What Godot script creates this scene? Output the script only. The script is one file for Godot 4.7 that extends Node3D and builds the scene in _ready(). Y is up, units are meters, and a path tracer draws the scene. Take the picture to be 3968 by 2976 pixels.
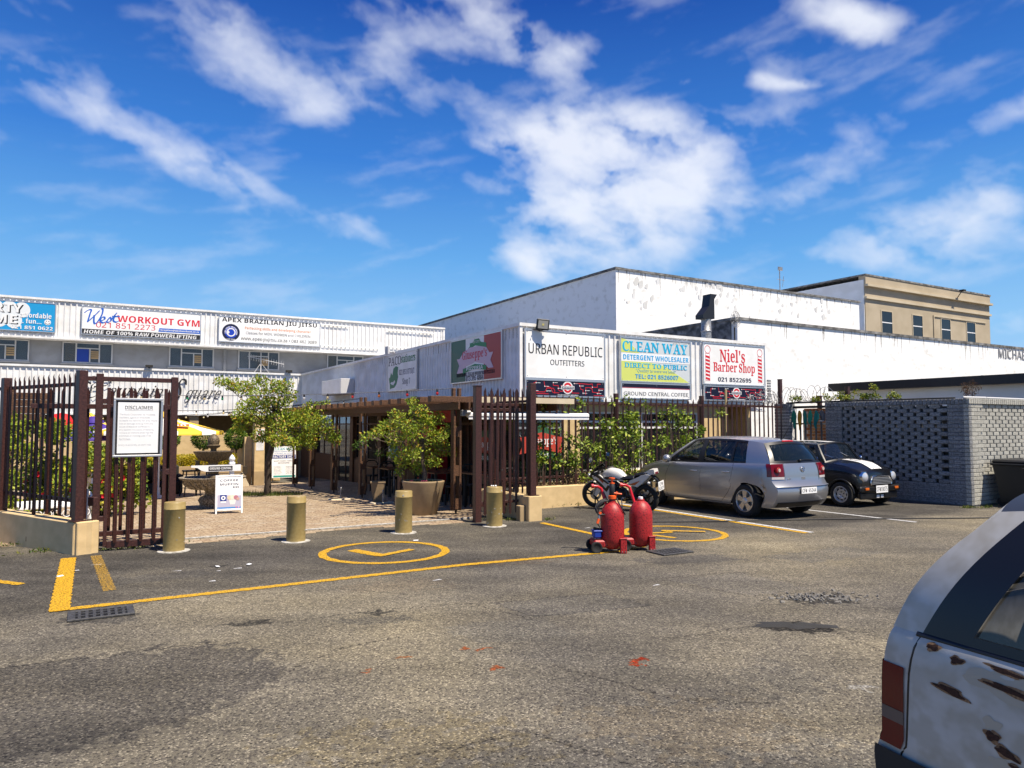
extends Node3D
# Site frame: "a" runs along the shop front (U), "b" towards the car park (W), y up; the camera stands at a = b = 0.
const TH := 0.532325
const SLOPE := 0.03
var U := Vector3(cos(TH), 0, -sin(TH))
var W := Vector3(sin(TH), 0, cos(TH))
var rng := RandomNumberGenerator.new()
var taken := {}
var M := {}
var X := {}


class MB:
	var v := PackedVector3Array()
	var n := PackedVector3Array()
	var t := PackedVector2Array()
	var c := PackedColorArray()
	var col := Color.WHITE
	var colored := false

	func tri(a: Vector3, b: Vector3, d: Vector3, na: Vector3, nb: Vector3, nd: Vector3, ua := Vector2.ZERO, ub := Vector2.ZERO, ud := Vector2.ZERO) -> void:
		if (b - a).cross(d - a).dot(na + nb + nd) > 0.0:
			v.append(a); v.append(d); v.append(b)
			n.append(na); n.append(nd); n.append(nb)
			t.append(ua); t.append(ud); t.append(ub)
		else:
			v.append(a); v.append(b); v.append(d)
			n.append(na); n.append(nb); n.append(nd)
			t.append(ua); t.append(ub); t.append(ud)
		if colored:
			c.append(col); c.append(col); c.append(col)

	func ftri(a: Vector3, b: Vector3, d: Vector3, out: Vector3) -> void:
		var nn := (b - a).cross(d - a).normalized()
		if nn.dot(out) < 0.0:
			nn = -nn
		tri(a, b, d, nn, nn, nn)

	func quad(a: Vector3, b: Vector3, d: Vector3, e: Vector3, nn: Vector3, uw := 1.0, uh := 1.0) -> void:
		tri(a, b, d, nn, nn, nn, Vector2(0, uh), Vector2(uw, uh), Vector2(uw, 0))
		tri(a, d, e, nn, nn, nn, Vector2(0, uh), Vector2(uw, 0), Vector2.ZERO)

	func box(o: Vector3, s: Vector3, bs := Basis()) -> void:
		var h := s * 0.5
		for k in 3:
			var i := (k + 1) % 3
			var j := (k + 2) % 3
			for sg in [-1.0, 1.0]:
				var f := Vector3.ZERO; f[k] = h[k] * sg
				var p := Vector3.ZERO; p[i] = h[i]
				var q := Vector3.ZERO; q[j] = h[j]
				var nn := Vector3.ZERO; nn[k] = sg
				quad(o + bs * (f - p - q), o + bs * (f + p - q), o + bs * (f + p + q), o + bs * (f - p + q), (bs * nn).normalized(), s[i], s[j])

	func span(p: Vector3, q: Vector3) -> void:
		box((p + q) * 0.5, (q - p).abs())

	# chamfered box
	func cbox(o: Vector3, s: Vector3, e: float, bs := Basis()) -> void:
		var h := s * 0.5
		e = minf(e, minf(h.x, minf(h.y, h.z)) * 0.95)
		for k in 3:
			var i := (k + 1) % 3
			var j := (k + 2) % 3
			for sg in [-1.0, 1.0]:
				var f := Vector3.ZERO; f[k] = h[k] * sg
				var p := Vector3.ZERO; p[i] = h[i] - e
				var q := Vector3.ZERO; q[j] = h[j] - e
				var nn := Vector3.ZERO; nn[k] = sg
				quad(o + bs * (f - p - q), o + bs * (f + p - q), o + bs * (f + p + q), o + bs * (f - p + q), bs * nn, s[i], s[j])
				for tg in [-1.0, 1.0]:
					var g := Vector3.ZERO; g[k] = (h[k] - e) * sg; g[i] = h[i] * tg
					var f2 := f; f2[i] = (h[i] - e) * tg
					var n2 := Vector3.ZERO; n2[k] = sg; n2[i] = tg
					quad(o + bs * (f2 - q), o + bs * (f2 + q), o + bs * (g + q), o + bs * (g - q), (bs * n2).normalized())
		for sx in [-1.0, 1.0]:
			for sy in [-1.0, 1.0]:
				for sz in [-1.0, 1.0]:
					var m := Vector3(sx, sy, sz)
					ftri(o + bs * (m * (h - Vector3(0, e, e))), o + bs * (m * (h - Vector3(e, 0, e))), o + bs * (m * (h - Vector3(e, e, 0))), bs * m)

	# polygon in x,y pulled along z from z0 to z1
	func prism(poly: PackedVector2Array, z0: float, z1: float, xf := Transform3D()) -> void:
		var ids := Geometry2D.triangulate_polygon(poly)
		var nz := (xf.basis * Vector3(0, 0, signf(z1 - z0))).normalized()
		for k in range(0, ids.size(), 3):
			var a := poly[ids[k]]; var b := poly[ids[k + 1]]; var d := poly[ids[k + 2]]
			tri(xf * Vector3(a.x, a.y, z1), xf * Vector3(b.x, b.y, z1), xf * Vector3(d.x, d.y, z1), nz, nz, nz, a, b, d)
			tri(xf * Vector3(a.x, a.y, z0), xf * Vector3(b.x, b.y, z0), xf * Vector3(d.x, d.y, z0), -nz, -nz, -nz, a, b, d)
		var cw := Geometry2D.is_polygon_clockwise(poly)
		for k in poly.size():
			var a := poly[k]; var b := poly[(k + 1) % poly.size()]
			var e := b - a
			var o := Vector2(-e.y, e.x) if cw else Vector2(e.y, -e.x)
			quad(xf * Vector3(a.x, a.y, z0), xf * Vector3(b.x, b.y, z0), xf * Vector3(b.x, b.y, z1), xf * Vector3(a.x, a.y, z1), (xf.basis * Vector3(o.x, o.y, 0)).normalized())

	# prism with a bevelled rim: softer plates and panels
	func plate(poly: PackedVector2Array, z0: float, z1: float, e: float, xf := Transform3D()) -> void:
		var inn := Geometry2D.offset_polygon(poly, -e)
		if inn.is_empty() or inn[0].size() != poly.size():
			prism(poly, z0, z1, xf)
			return
		prism(poly, z0 + e, z1 - e, xf)
		for s in [[z0 + e, z0, z0], [z1 - e, z1, z1]]:
			prism(inn[0], s[0] + (0.0002 if s[1] > s[0] else -0.0002), s[1], xf)

	func ring(p: Vector3, dirv: Vector3, up: Vector3, r: float, k: int) -> PackedVector3Array:
		var o := PackedVector3Array()
		var x := up.cross(dirv).normalized()
		var y := dirv.cross(x).normalized()
		for i in k:
			var an := TAU * i / k
			o.append(p + (x * cos(an) + y * sin(an)) * r)
		return o

	func tube(path: Array, r, k := 8, closed := false) -> void:
		var m := path.size()
		var rings := []
		var cen := []
		for i in m:
			var p: Vector3 = path[i]
			var d: Vector3
			if closed:
				d = path[(i + 1) % m] - path[(i - 1 + m) % m]
			else:
				d = path[mini(i + 1, m - 1)] - path[maxi(i - 1, 0)]
			d = d.normalized()
			var up := Vector3.UP if absf(d.y) < 0.9 else Vector3.RIGHT
			var rr: float = r[i] if r is Array else r
			rings.append(ring(p, d, up, rr, k)); cen.append(p)
		for i in (m if closed else m - 1):
			var j := (i + 1) % m
			var off := 0
			if closed or true:
				var best := 1e9
				for q in k:
					var dd: float = rings[i][0].distance_squared_to(rings[j][q])
					if dd < best:
						best = dd; off = q
			for q in k:
				var a: Vector3 = rings[i][q]; var b: Vector3 = rings[i][(q + 1) % k]
				var d: Vector3 = rings[j][(q + 1 + off) % k]; var e: Vector3 = rings[j][(q + off) % k]
				var na: Vector3 = (a - cen[i]).normalized(); var nb: Vector3 = (b - cen[i]).normalized()
				var nd: Vector3 = (d - cen[j]).normalized(); var ne: Vector3 = (e - cen[j]).normalized()
				tri(a, b, d, na, nb, nd); tri(a, d, e, na, nd, ne)
		if not closed:
			for i in [0, m - 1]:
				var nn: Vector3 = (cen[0] - cen[1]).normalized() if i == 0 else (cen[m - 1] - cen[m - 2]).normalized()
				for q in k:
					tri(cen[i], rings[i][q], rings[i][(q + 1) % k], nn, nn, nn)

	func cyl(p: Vector3, q: Vector3, r: float, k := 12) -> void:
		tube([p, q], r, k)

	# profile: Vector2(radius, height), turned round the y axis of xf; a repeated point makes a sharp edge
	func lathe(pr: Array, k := 24, xf := Transform3D(), squash := 1.0) -> void:
		for i in pr.size() - 1:
			var a: Vector2 = pr[i]; var b: Vector2 = pr[i + 1]
			if a.is_equal_approx(b):
				continue
			var na := pn(pr, i, i); var nb := pn(pr, i + 1, i)
			for q in k:
				var c0 := cos(TAU * q / k); var s0 := sin(TAU * q / k) * squash
				var c1 := cos(TAU * (q + 1) / k); var s1 := sin(TAU * (q + 1) / k) * squash
				var P := [Vector3(a.x * c0, a.y, a.x * s0), Vector3(a.x * c1, a.y, a.x * s1), Vector3(b.x * c1, b.y, b.x * s1), Vector3(b.x * c0, b.y, b.x * s0)]
				var N := [Vector3(na.x * c0, na.y, na.x * s0), Vector3(na.x * c1, na.y, na.x * s1), Vector3(nb.x * c1, nb.y, nb.x * s1), Vector3(nb.x * c0, nb.y, nb.x * s0)]
				for z in 4:
					P[z] = xf * P[z]; N[z] = (xf.basis * N[z]).normalized()
				var h0 := float(q) / k; var h1 := float(q + 1) / k
				if a.x > 1e-5:
					tri(P[0], P[1], P[2], N[0], N[1], N[2], Vector2(h0, a.y), Vector2(h1, a.y), Vector2(h1, b.y))
				if b.x > 1e-5:
					tri(P[0], P[2], P[3], N[0], N[2], N[3], Vector2(h0, a.y), Vector2(h1, b.y), Vector2(h0, b.y))

	func pn(pr: Array, i: int, seg: int) -> Vector2:
		var e: Vector2 = (pr[seg + 1] - pr[seg]).normalized()
		var o := seg + (1 if i > seg else -1)
		if o >= 0 and o < pr.size() - 1 and not pr[o].is_equal_approx(pr[o + 1]):
			var f: Vector2 = (pr[o + 1] - pr[o]).normalized()
			if e.dot(f) > 0.5:
				e = (e + f).normalized()
		return Vector2(e.y, -e.x)

	func ball(o: Vector3, r: Vector3, k := 16, bs := Basis()) -> void:
		var pr := []
		for i in k / 2 + 1:
			var an := -PI / 2 + PI * i / (k / 2)
			pr.append(Vector2(cos(an), sin(an)))
		lathe(pr, k, Transform3D(bs * Basis.from_scale(r), o))

	# grid of points (Array of rows), smooth normals
	func grid(g: Array, out := Vector3.ZERO, keep = null) -> void:
		var R := g.size(); var C: int = g[0].size()
		var N := []
		for i in R:
			var row := []
			for j in C:
				var dx: Vector3 = g[i][mini(j + 1, C - 1)] - g[i][maxi(j - 1, 0)]
				var dy: Vector3 = g[mini(i + 1, R - 1)][j] - g[maxi(i - 1, 0)][j]
				var nn := dx.cross(dy).normalized()
				if nn.dot(out) < 0.0:
					nn = -nn
				row.append(nn)
			N.append(row)
		for i in R - 1:
			for j in C - 1:
				if keep != null and not keep.call(i, j):
					continue
				var u0 := float(j) / (C - 1); var u1 := float(j + 1) / (C - 1)
				var w0 := float(i) / (R - 1); var w1 := float(i + 1) / (R - 1)
				tri(g[i][j], g[i][j + 1], g[i + 1][j + 1], N[i][j], N[i][j + 1], N[i + 1][j + 1], Vector2(u0, w0), Vector2(u1, w0), Vector2(u1, w1))
				tri(g[i][j], g[i + 1][j + 1], g[i + 1][j], N[i][j], N[i + 1][j + 1], N[i + 1][j], Vector2(u0, w0), Vector2(u1, w1), Vector2(u0, w1))

	# one pointed leaf of two folded halves
	func leaf(p: Vector3, d: Vector3, s: Vector3, l: float, w: float, fold := 0.25) -> void:
		var up := d.cross(s).normalized()
		var a := p; var e := p + d * l
		var m := p + d * (l * 0.45)
		var l1 := m + s * w + up * (w * fold); var l2 := m - s * w + up * (w * fold)
		ftri(a, l1, e, up); ftri(a, l2, e, up)

	func mesh() -> ArrayMesh:
		var ar := []
		ar.resize(Mesh.ARRAY_MAX)
		ar[Mesh.ARRAY_VERTEX] = v; ar[Mesh.ARRAY_NORMAL] = n; ar[Mesh.ARRAY_TEX_UV] = t
		if colored:
			ar[Mesh.ARRAY_COLOR] = c
		var m := ArrayMesh.new()
		if v.size():
			m.add_surface_from_arrays(Mesh.PRIMITIVE_TRIANGLES, ar)
		return m


func S(a: float, y: float, b: float) -> Vector3:
	return U * a + W * b + Vector3(0, y, 0)


func gy(b: float) -> float:  # height of the sloping square
	return SLOPE * minf(0.0, b + 11.5)


func put(parent: Node3D, called: String, m, material: Material, at := Vector3.ZERO, turn := Vector3.ZERO) -> MeshInstance3D:
	var o := MeshInstance3D.new()
	o.name = called
	o.mesh = m.mesh() if m is MB else m
	o.material_override = material
	parent.add_child(o, true)
	o.position = at
	o.rotation = turn
	return o


func numbered(called: String) -> String:
	var k: int = taken.get(called, 0)
	taken[called] = k + 1
	return called if k == 0 else "%s_%03d" % [called, k]


func thing(called: String, label: String, category: String, at := Vector3.ZERO, yaw := TH, group := "") -> Node3D:
	var o := Node3D.new()
	o.name = numbered(called)
	add_child(o)
	o.position = at
	o.rotation.y = yaw
	o.set_meta("label", label)
	o.set_meta("category", category)
	if group:
		o.set_meta("group", group)
	return o


func setting(called: String, label := "") -> Node3D:
	var o := Node3D.new()
	o.name = numbered(called)
	add_child(o)
	o.set_meta("kind", "structure")
	if label:
		o.set_meta("label", label)
	return o


func copy(src: Node3D, called: String, label: String, at: Vector3, yaw: float) -> Node3D:
	var o: Node3D = src.duplicate()
	o.name = numbered(called)
	add_child(o)
	o.position = at
	o.rotation.y = yaw
	o.set_meta("label", label)
	return o


func lin(r: float, g: float, b: float, al := 1.0) -> Color:
	var k := Color(r, g, b).linear_to_srgb()
	k.a = al
	return k


func mt(r: float, g: float, b: float, rough := 0.7, metal := 0.0) -> StandardMaterial3D:
	var m := StandardMaterial3D.new()
	m.albedo_color = lin(r, g, b)
	m.roughness = rough
	m.metallic = metal
	return m


func noisetex(freq: float, c0: Color, c1: Color, oct := 4, seed_ := 1, size := 512, kind := FastNoiseLite.TYPE_SIMPLEX_SMOOTH, lo := 0.25, hi := 0.75) -> ImageTexture:
	var nz := FastNoiseLite.new()
	nz.noise_type = kind; nz.seed = seed_; nz.frequency = freq; nz.fractal_octaves = oct
	var im := nz.get_seamless_image(size, size)
	im.convert(Image.FORMAT_L8)
	var d := im.get_data()
	var out := PackedByteArray()
	out.resize(d.size() * 3)
	var lut := []
	for i in 256:
		var k := smoothstep(lo, hi, i / 255.0)
		var q := c0.lerp(c1, k)
		lut.append([int(q.r * 255), int(q.g * 255), int(q.b * 255)])
	for i in d.size():
		var q: Array = lut[d[i]]
		out[i * 3] = q[0]; out[i * 3 + 1] = q[1]; out[i * 3 + 2] = q[2]
	return ImageTexture.create_from_image(Image.create_from_data(size, size, false, Image.FORMAT_RGB8, out))


# a material whose colour drifts by world-space noise (weathering, grain); scale = tiles per metre
func grain(r: float, g: float, b: float, rough: float, tex: Texture2D, scale := 0.5, bump: Texture2D = null, bs := 0.1, metal := 0.0) -> StandardMaterial3D:
	var m := mt(r, g, b, rough, metal)
	m.albedo_texture = tex
	m.uv1_triplanar = true
	m.uv1_world_triplanar = true
	m.uv1_scale = Vector3.ONE * scale
	if bump:
		m.heightmap_enabled = true
		m.heightmap_texture = bump
		m.heightmap_scale = bs
	return m


func glass(r: float, g: float, b: float, al: float) -> StandardMaterial3D:
	var m := mt(r, g, b, 0.03)
	m.transparency = BaseMaterial3D.TRANSPARENCY_ALPHA
	m.albedo_color.a = al
	return m


func font(family: String, weight := 400, italic := false) -> SystemFont:
	var f := SystemFont.new()
	f.font_names = PackedStringArray([family])
	f.font_weight = weight
	f.font_italic = italic
	return f


# lettering of a given width and cap height whose lower left corner stands at "at" on the x,y face of parent
func text(parent: Node3D, s: String, f: Font, wide: float, high: float, at: Vector3, material: Material, called := "lettering", depth := 0.004, skew := 0.0) -> MeshInstance3D:
	var tm := TextMesh.new()
	tm.text = s
	tm.font = f
	tm.font_size = 48
	tm.pixel_size = 0.01
	tm.depth = 0.1
	tm.curve_step = 2.0
	tm.horizontal_alignment = HORIZONTAL_ALIGNMENT_LEFT
	tm.vertical_alignment = VERTICAL_ALIGNMENT_TOP
	var ab := tm.get_aabb()
	var o := put(parent, called, tm, material)
	var sx := wide / maxf(ab.size.x, 0.001)
	var sy := high / maxf(ab.size.y, 0.001)
	o.transform.basis = Basis(Vector3(sx, 0, 0), Vector3(skew * sy, sy, 0), Vector3(0, 0, depth / 0.1))
	o.position = at - o.transform.basis * ab.position
	o.position.z = at.z + depth * 0.5
	return o


func poly(p: Array) -> PackedVector2Array:
	var o := PackedVector2Array()
	for k in range(0, p.size(), 2):
		o.append(Vector2(p[k], p[k + 1]))
	return o


func rv() -> Vector3:
	return Vector3(rng.randfn(), rng.randfn(), rng.randfn()).normalized()


# leaves scattered through clumps [a, y, b, r] about a thing's base
func leaves(clumps: Array, base: Vector3, per: float, l: float, w: float, c0: Color, c1: Color, c2: Color, flat := 0.7) -> MB:
	var mb := MB.new()
	mb.colored = true
	for k in clumps:
		var o := Vector3(k[0], k[1], k[2]) - base
		var r: float = k[3]
		for i in int(per * r * r):
			var p := rv() * r * pow(rng.randf(), 0.45)
			p.y *= flat
			var d := (rv() + p.normalized() * 0.5 + Vector3(0, -0.15, 0)).normalized()
			var s := d.cross(rv()).normalized()
			var f := rng.randf()
			mb.col = c0.lerp(c1, rng.randf()) if f > 0.12 else c2
			var z := rng.randf_range(0.5, 1.4)
			mb.leaf(o + p, d, s, l * z, w * z)
	return mb


func make_sky() -> ImageTexture:
	var w := 3072
	var h := 1536
	var big := FastNoiseLite.new()
	big.noise_type = FastNoiseLite.TYPE_SIMPLEX_SMOOTH; big.seed = 11; big.frequency = 0.0016; big.fractal_octaves = 5; big.fractal_gain = 0.55
	var wisp := FastNoiseLite.new()
	wisp.noise_type = FastNoiseLite.TYPE_SIMPLEX_SMOOTH; wisp.seed = 5; wisp.frequency = 0.0032; wisp.fractal_octaves = 6; wisp.fractal_gain = 0.55
	wisp.domain_warp_enabled = true; wisp.domain_warp_amplitude = 90.0; wisp.domain_warp_frequency = 0.004
	# cloud banks: bearing and height (in 1/2800 radian), half length, half height, strength, tilt
	var veil := FastNoiseLite.new()
	veil.noise_type = FastNoiseLite.TYPE_SIMPLEX_SMOOTH; veil.seed = 15; veil.frequency = 0.003; veil.fractal_octaves = 6; veil.fractal_gain = 0.6
	veil.domain_warp_enabled = true; veil.domain_warp_amplitude = 60.0; veil.domain_warp_frequency = 0.003
	var banks := []
	for k in [[2330, 600, 330, 150, 1.15, 0.1], [2560, 650, 250, 140, 0.8, 0.2], [2200, 520, 230, 70, 0.8, 0.0], [2010, 560, 160, 28, 0.75, 0.05], [2250, 840, 300, 110, 0.8, 0.1], [2500, 880, 230, 110, 0.45, 0.0], [2075, 1025, 110, 50, 0.95, 0.35], [2300, 990, 260, 70, 0.4, 0.1],
		[1880, 60, 380, 120, 0.46, 0.35], [2060, 150, 220, 110, 0.44, 0.4], [1650, 190, 300, 120, 0.26, 0.2], [1130, 240, 260, 110, 0.42, 0.3], [1000, 330, 230, 80, 0.32, 0.1], [1420, 330, 170, 80, 0.42, 0.0], [1250, 430, 100, 50, 0.55, 0.0], [820, 70, 240, 110, 0.36, 0.5], [2230, 190, 60, 30, 0.6, 0.0],
		[900, 690, 560, 60, 0.30, 0.33], [420, 470, 480, 90, 0.24, 0.3], [150, 230, 330, 80, 0.3, 0.4], [600, 560, 300, 40, 0.3, 0.3], [3280, 50, 120, 60, 0.9, 0.4], [3370, 120, 70, 42, 0.8, 0.2], [2960, 310, 50, 22, 0.75, 0.2], [3120, 325, 150, 14, 0.6, 0.1], [2640, 310, 50, 20, 0.6, 0.0],
		[3820, 760, 260, 110, 0.5, -0.35], [3880, 450, 170, 50, 0.45, -0.25], [3500, 930, 420, 120, 0.42, -0.2], [2900, 480, 420, 130, 0.28, -0.4], [3900, 1230, 120, 60, 0.55, 0.0], [3050, 780, 300, 60, 0.25, -0.3], [3350, 560, 330, 90, 0.25, -0.6]]:
		var d := Vector3((k[0] - 1984) / 2800.0, -(k[1] - 1488) / 2800.0, -1.0).rotated(Vector3.RIGHT, deg_to_rad(3.209)).normalized()
		banks.append([atan2(d.x, -d.z) * 2800.0, asin(d.y) * 2800.0, float(k[2]), float(k[3]), k[4] * (0.78 if k[4] < 0.7 else 1.0), k[5]])
	var bytes := PackedByteArray()
	bytes.resize(w * h * 3)
	bytes.fill(120)
	var pal := [[-90.0, 0.24, 0.30, 0.38], [0.0, 0.26, 0.40, 0.57], [7.0, 0.175, 0.35, 0.56], [13.0, 0.085, 0.25, 0.51], [20.0, 0.032, 0.14, 0.42], [31.0, 0.010, 0.056, 0.26], [50.0, 0.010, 0.055, 0.25], [90.0, 0.008, 0.045, 0.21]]
	for y in range(0, h / 2 + 8):
		var el := (0.5 - (y + 0.5) / h) * PI
		var deg := rad_to_deg(el)
		var base := Vector3.ZERO
		for q in pal.size() - 1:
			if deg >= pal[q][0] and deg <= pal[q + 1][0]:
				var f: float = (deg - pal[q][0]) / (pal[q + 1][0] - pal[q][0])
				base = Vector3(pal[q][1], pal[q][2], pal[q][3]).lerp(Vector3(pal[q + 1][1], pal[q + 1][2], pal[q + 1][3]), f)
		var sy := el * 2800.0
		var near := []
		for k in banks:
			if absf(sy - k[1]) < 3.2 * (k[3] + k[2] * absf(k[5])):
				near.append(k)
		for x in w:
			var az := wrapf((x + 0.5) / w, -0.5, 0.5) * TAU
			var sx := az * 2800.0
			var b := 0.05 + 0.26 * big.get_noise_2d(sx, sy * 2.2 + sx * 0.8)
			for k in near:
				var dx: float = sx - k[0]
				if absf(dx) > 3.0 * k[2]:
					continue
				var dy: float = sy - k[1] + dx * k[5]
				var q: float = dx * dx / (k[2] * k[2]) + dy * dy / (k[3] * k[3])
				if q < 6.0:
					b += k[4] * exp(-q * 0.9)
			var m := 0.0
			if b > 0.02:
				var nz := wisp.get_noise_2d(sx * 0.8, sy * 1.35 + sx * 0.2)
				b = minf(b, 1.15)
				m = clampf(b * (0.66 + 0.95 * nz) - 0.14, 0.0, 1.0)
				m = 1.0 - exp(-1.9 * m)
			var ci := veil.get_noise_2d(sx * 0.45 + sy * 0.6, sy * 2.4 - sx * 0.55) * 0.8 + 0.5 * big.get_noise_2d(sx + 900.0, sy * 1.5)
			m += (1.0 - m) * 0.2 * smoothstep(-0.05, 0.75, ci)
			var cl := Color(lerpf(base.x, 0.56, m), lerpf(base.y, 0.58, m), lerpf(base.z, 0.63, m)).linear_to_srgb()
			var i := (y * w + x) * 3
			bytes[i] = int(cl.r * 255.0); bytes[i + 1] = int(cl.g * 255.0); bytes[i + 2] = int(cl.b * 255.0)
	return ImageTexture.create_from_image(Image.create_from_data(w, h, false, Image.FORMAT_RGB8, bytes))


func _ready() -> void:
	rng.seed = 20
	var cam := Camera3D.new()
	cam.name = "camera"
	cam.fov = 55.975
	cam.position = Vector3(0, 1.7, 0)
	cam.rotation_degrees = Vector3(3.209, 0, 0)
	cam.near = 0.1
	cam.far = 900.0
	add_child(cam)
	cam.current = true
	var sun := DirectionalLight3D.new()
	sun.name = "sun"
	sun.light_energy = 1.5
	sun.light_color = Color(1.0, 0.955, 0.88)
	sun.light_angular_distance = 0.53
	sun.shadow_enabled = true
	add_child(sun)
	sun.look_at_from_position(Vector3(0.45, 1.0, 0.30), Vector3.ZERO, Vector3.UP)
	var env := Environment.new()
	env.background_mode = Environment.BG_SKY
	var psm := PanoramaSkyMaterial.new()
	psm.panorama = make_sky()
	env.sky = Sky.new()
	env.sky.sky_material = psm
	env.tonemap_mode = Environment.TONE_MAPPER_LINEAR
	env.tonemap_exposure = 1.68
	env.background_energy_multiplier = 1.0
	env.sdfgi_enabled = true
	env.ssao_enabled = true
	env.ssil_enabled = true
	var we := WorldEnvironment.new()
	we.name = "world_environment"
	we.environment = env
	add_child(we)
	materials()
	ground()
	markings()
	square()
	shop_block()
	left_building()
	far_buildings()
	brick_walls()
	shop_signs()
	left_signs()
	fences()
	pergola()
	square_things()
	plants()
	lights()
	cars()
	motorcycle()
	trolleys()
	small_things()


func materials() -> void:
	var blot := noisetex(0.012, Color(0.93, 0.925, 0.91), Color(1, 1, 1), 5, 3)
	var blot2 := noisetex(0.02, Color(0.72, 0.71, 0.69), Color(1, 1, 1), 5, 9, 512, FastNoiseLite.TYPE_SIMPLEX_SMOOTH, 0.3, 0.6)
	var fine := noisetex(0.12, Color(0.8, 0.8, 0.8), Color(1, 1, 1), 3, 4)
	X.blot = blot; X.blot2 = blot2; X.fine = fine
	X.streak = noisetex(0.03, Color(0.6, 0.59, 0.57), Color(1, 1, 1), 5, 21, 512, FastNoiseLite.TYPE_SIMPLEX_SMOOTH, 0.28, 0.5)
	X.old = noisetex(0.025, Color(0.9, 0.895, 0.88), Color(1, 1, 1), 6, 22, 512, FastNoiseLite.TYPE_SIMPLEX_SMOOTH, 0.12, 0.36)
	M.clad = grain(0.84, 0.84, 0.84, 0.5, blot, 0.25)
	M.cladtrim = grain(0.86, 0.86, 0.86, 0.5, blot, 0.4)
	M.white = mt(0.80, 0.80, 0.80, 0.5)
	M.gloss_white = mt(0.82, 0.82, 0.82, 0.3)
	M.sign_white = grain(0.90, 0.90, 0.90, 0.35, noisetex(0.008, Color(0.95, 0.95, 0.94), Color(1, 1, 1), 4, 31), 0.5)
	M.black = mt(0.012, 0.012, 0.014, 0.45)
	M.ink = mt(0.012, 0.012, 0.015, 0.6)
	M.dark = mt(0.02, 0.019, 0.018, 0.8)
	M.rubber = grain(0.018, 0.018, 0.018, 0.85, fine, 3.0)
	M.brown = grain(0.072, 0.026, 0.020, 0.42, noisetex(0.05, Color(0.72, 0.7, 0.7), Color(1, 1, 1), 4, 8), 1.3)
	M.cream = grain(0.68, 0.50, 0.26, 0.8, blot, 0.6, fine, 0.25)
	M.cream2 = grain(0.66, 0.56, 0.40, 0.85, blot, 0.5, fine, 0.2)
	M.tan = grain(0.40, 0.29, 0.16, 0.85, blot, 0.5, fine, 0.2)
	M.bollard = grain(0.36, 0.265, 0.10, 0.42, noisetex(0.02, Color(0.94, 0.93, 0.9), Color(1, 1, 1), 5, 14), 2.0, fine, 0.08)
	M.concrete = grain(0.46, 0.44, 0.40, 0.9, blot2, 0.9, fine, 0.3)
	M.plaster = grain(0.84, 0.84, 0.83, 0.85, blot, 0.12, fine, 0.3)
	M.plaster_old = grain(0.86, 0.86, 0.85, 0.9, X.old, 0.16, fine, 0.3)
	M.plaster_grey = grain(0.30, 0.31, 0.33, 0.85, blot, 0.3, fine, 0.2)
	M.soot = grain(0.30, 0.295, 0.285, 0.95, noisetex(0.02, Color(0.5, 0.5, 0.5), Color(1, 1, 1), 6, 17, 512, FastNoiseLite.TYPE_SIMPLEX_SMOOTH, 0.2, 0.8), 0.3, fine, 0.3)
	M.beige = grain(0.46, 0.385, 0.275, 0.9, blot, 0.1)
	M.beige_light = grain(0.55, 0.47, 0.34, 0.9, blot, 0.1)
	M.steel = mt(0.55, 0.55, 0.56, 0.35, 0.9)
	M.alu = mt(0.62, 0.62, 0.63, 0.4, 0.8)
	M.chrome = mt(0.75, 0.75, 0.76, 0.08, 1.0)
	M.galv = grain(0.42, 0.42, 0.42, 0.5, blot2, 2.0, null, 0.0, 0.6)
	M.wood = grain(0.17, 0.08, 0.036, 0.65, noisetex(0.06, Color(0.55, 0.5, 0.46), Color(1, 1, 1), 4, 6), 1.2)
	M.table = grain(0.22, 0.085, 0.03, 0.5, noisetex(0.05, Color(0.6, 0.55, 0.5), Color(1, 1, 1), 4, 26), 1.5)
	M.stone = grain(0.46, 0.39, 0.29, 0.9, noisetex(0.03, Color(0.45, 0.43, 0.4), Color(1, 1, 1), 5, 12), 1.5, fine, 0.5)
	M.stone_dark = grain(0.24, 0.17, 0.09, 0.55, noisetex(0.03, Color(0.4, 0.4, 0.4), Color(1, 1, 1), 5, 13), 2.0, fine, 0.5)
	M.pot = grain(0.33, 0.235, 0.13, 0.75, blot, 1.2, fine, 0.15)
	M.terracotta = grain(0.40, 0.15, 0.05, 0.85, blot2, 1.3)
	M.soil = grain(0.05, 0.035, 0.022, 1.0, fine, 2.0)
	M.bark = grain(0.16, 0.12, 0.085, 0.95, X.streak, 2.0, fine, 0.5)
	M.bark_dark = grain(0.075, 0.055, 0.04, 0.95, X.streak, 2.0, fine, 0.5)
	M.pane = glass(0.02, 0.025, 0.03, 0.35)
	M.pane_dark = mt(0.012, 0.014, 0.017, 0.05)
	M.grey_light = mt(0.55, 0.55, 0.55, 0.5)
	M.leaf = mt(1, 1, 1, 0.5)
	M.leaf.vertex_color_use_as_albedo = true
	M.leaf.backlight_enabled = true
	M.leaf.backlight = Color(0.55, 0.6, 0.3)
	M.leaf.metallic_specular = 0.35
	M.paint = mt(0.72, 0.40, 0.008, 0.75)
	M.paint_old = mt(0.52, 0.30, 0.03, 0.85)
	M.paint_white = mt(0.66, 0.66, 0.66, 0.75)
	M.red = grain(0.40, 0.016, 0.018, 0.5, noisetex(0.03, Color(0.5, 0.42, 0.4), Color(1, 1, 1), 5, 41, 512, FastNoiseLite.TYPE_SIMPLEX_SMOOTH, 0.2, 0.5), 2.4)
	M.orange = mt(0.75, 0.10, 0.012, 0.45)
	M.blue = mt(0.012, 0.045, 0.32, 0.4)
	M.bin = mt(0.012, 0.012, 0.012, 0.5)


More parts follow.
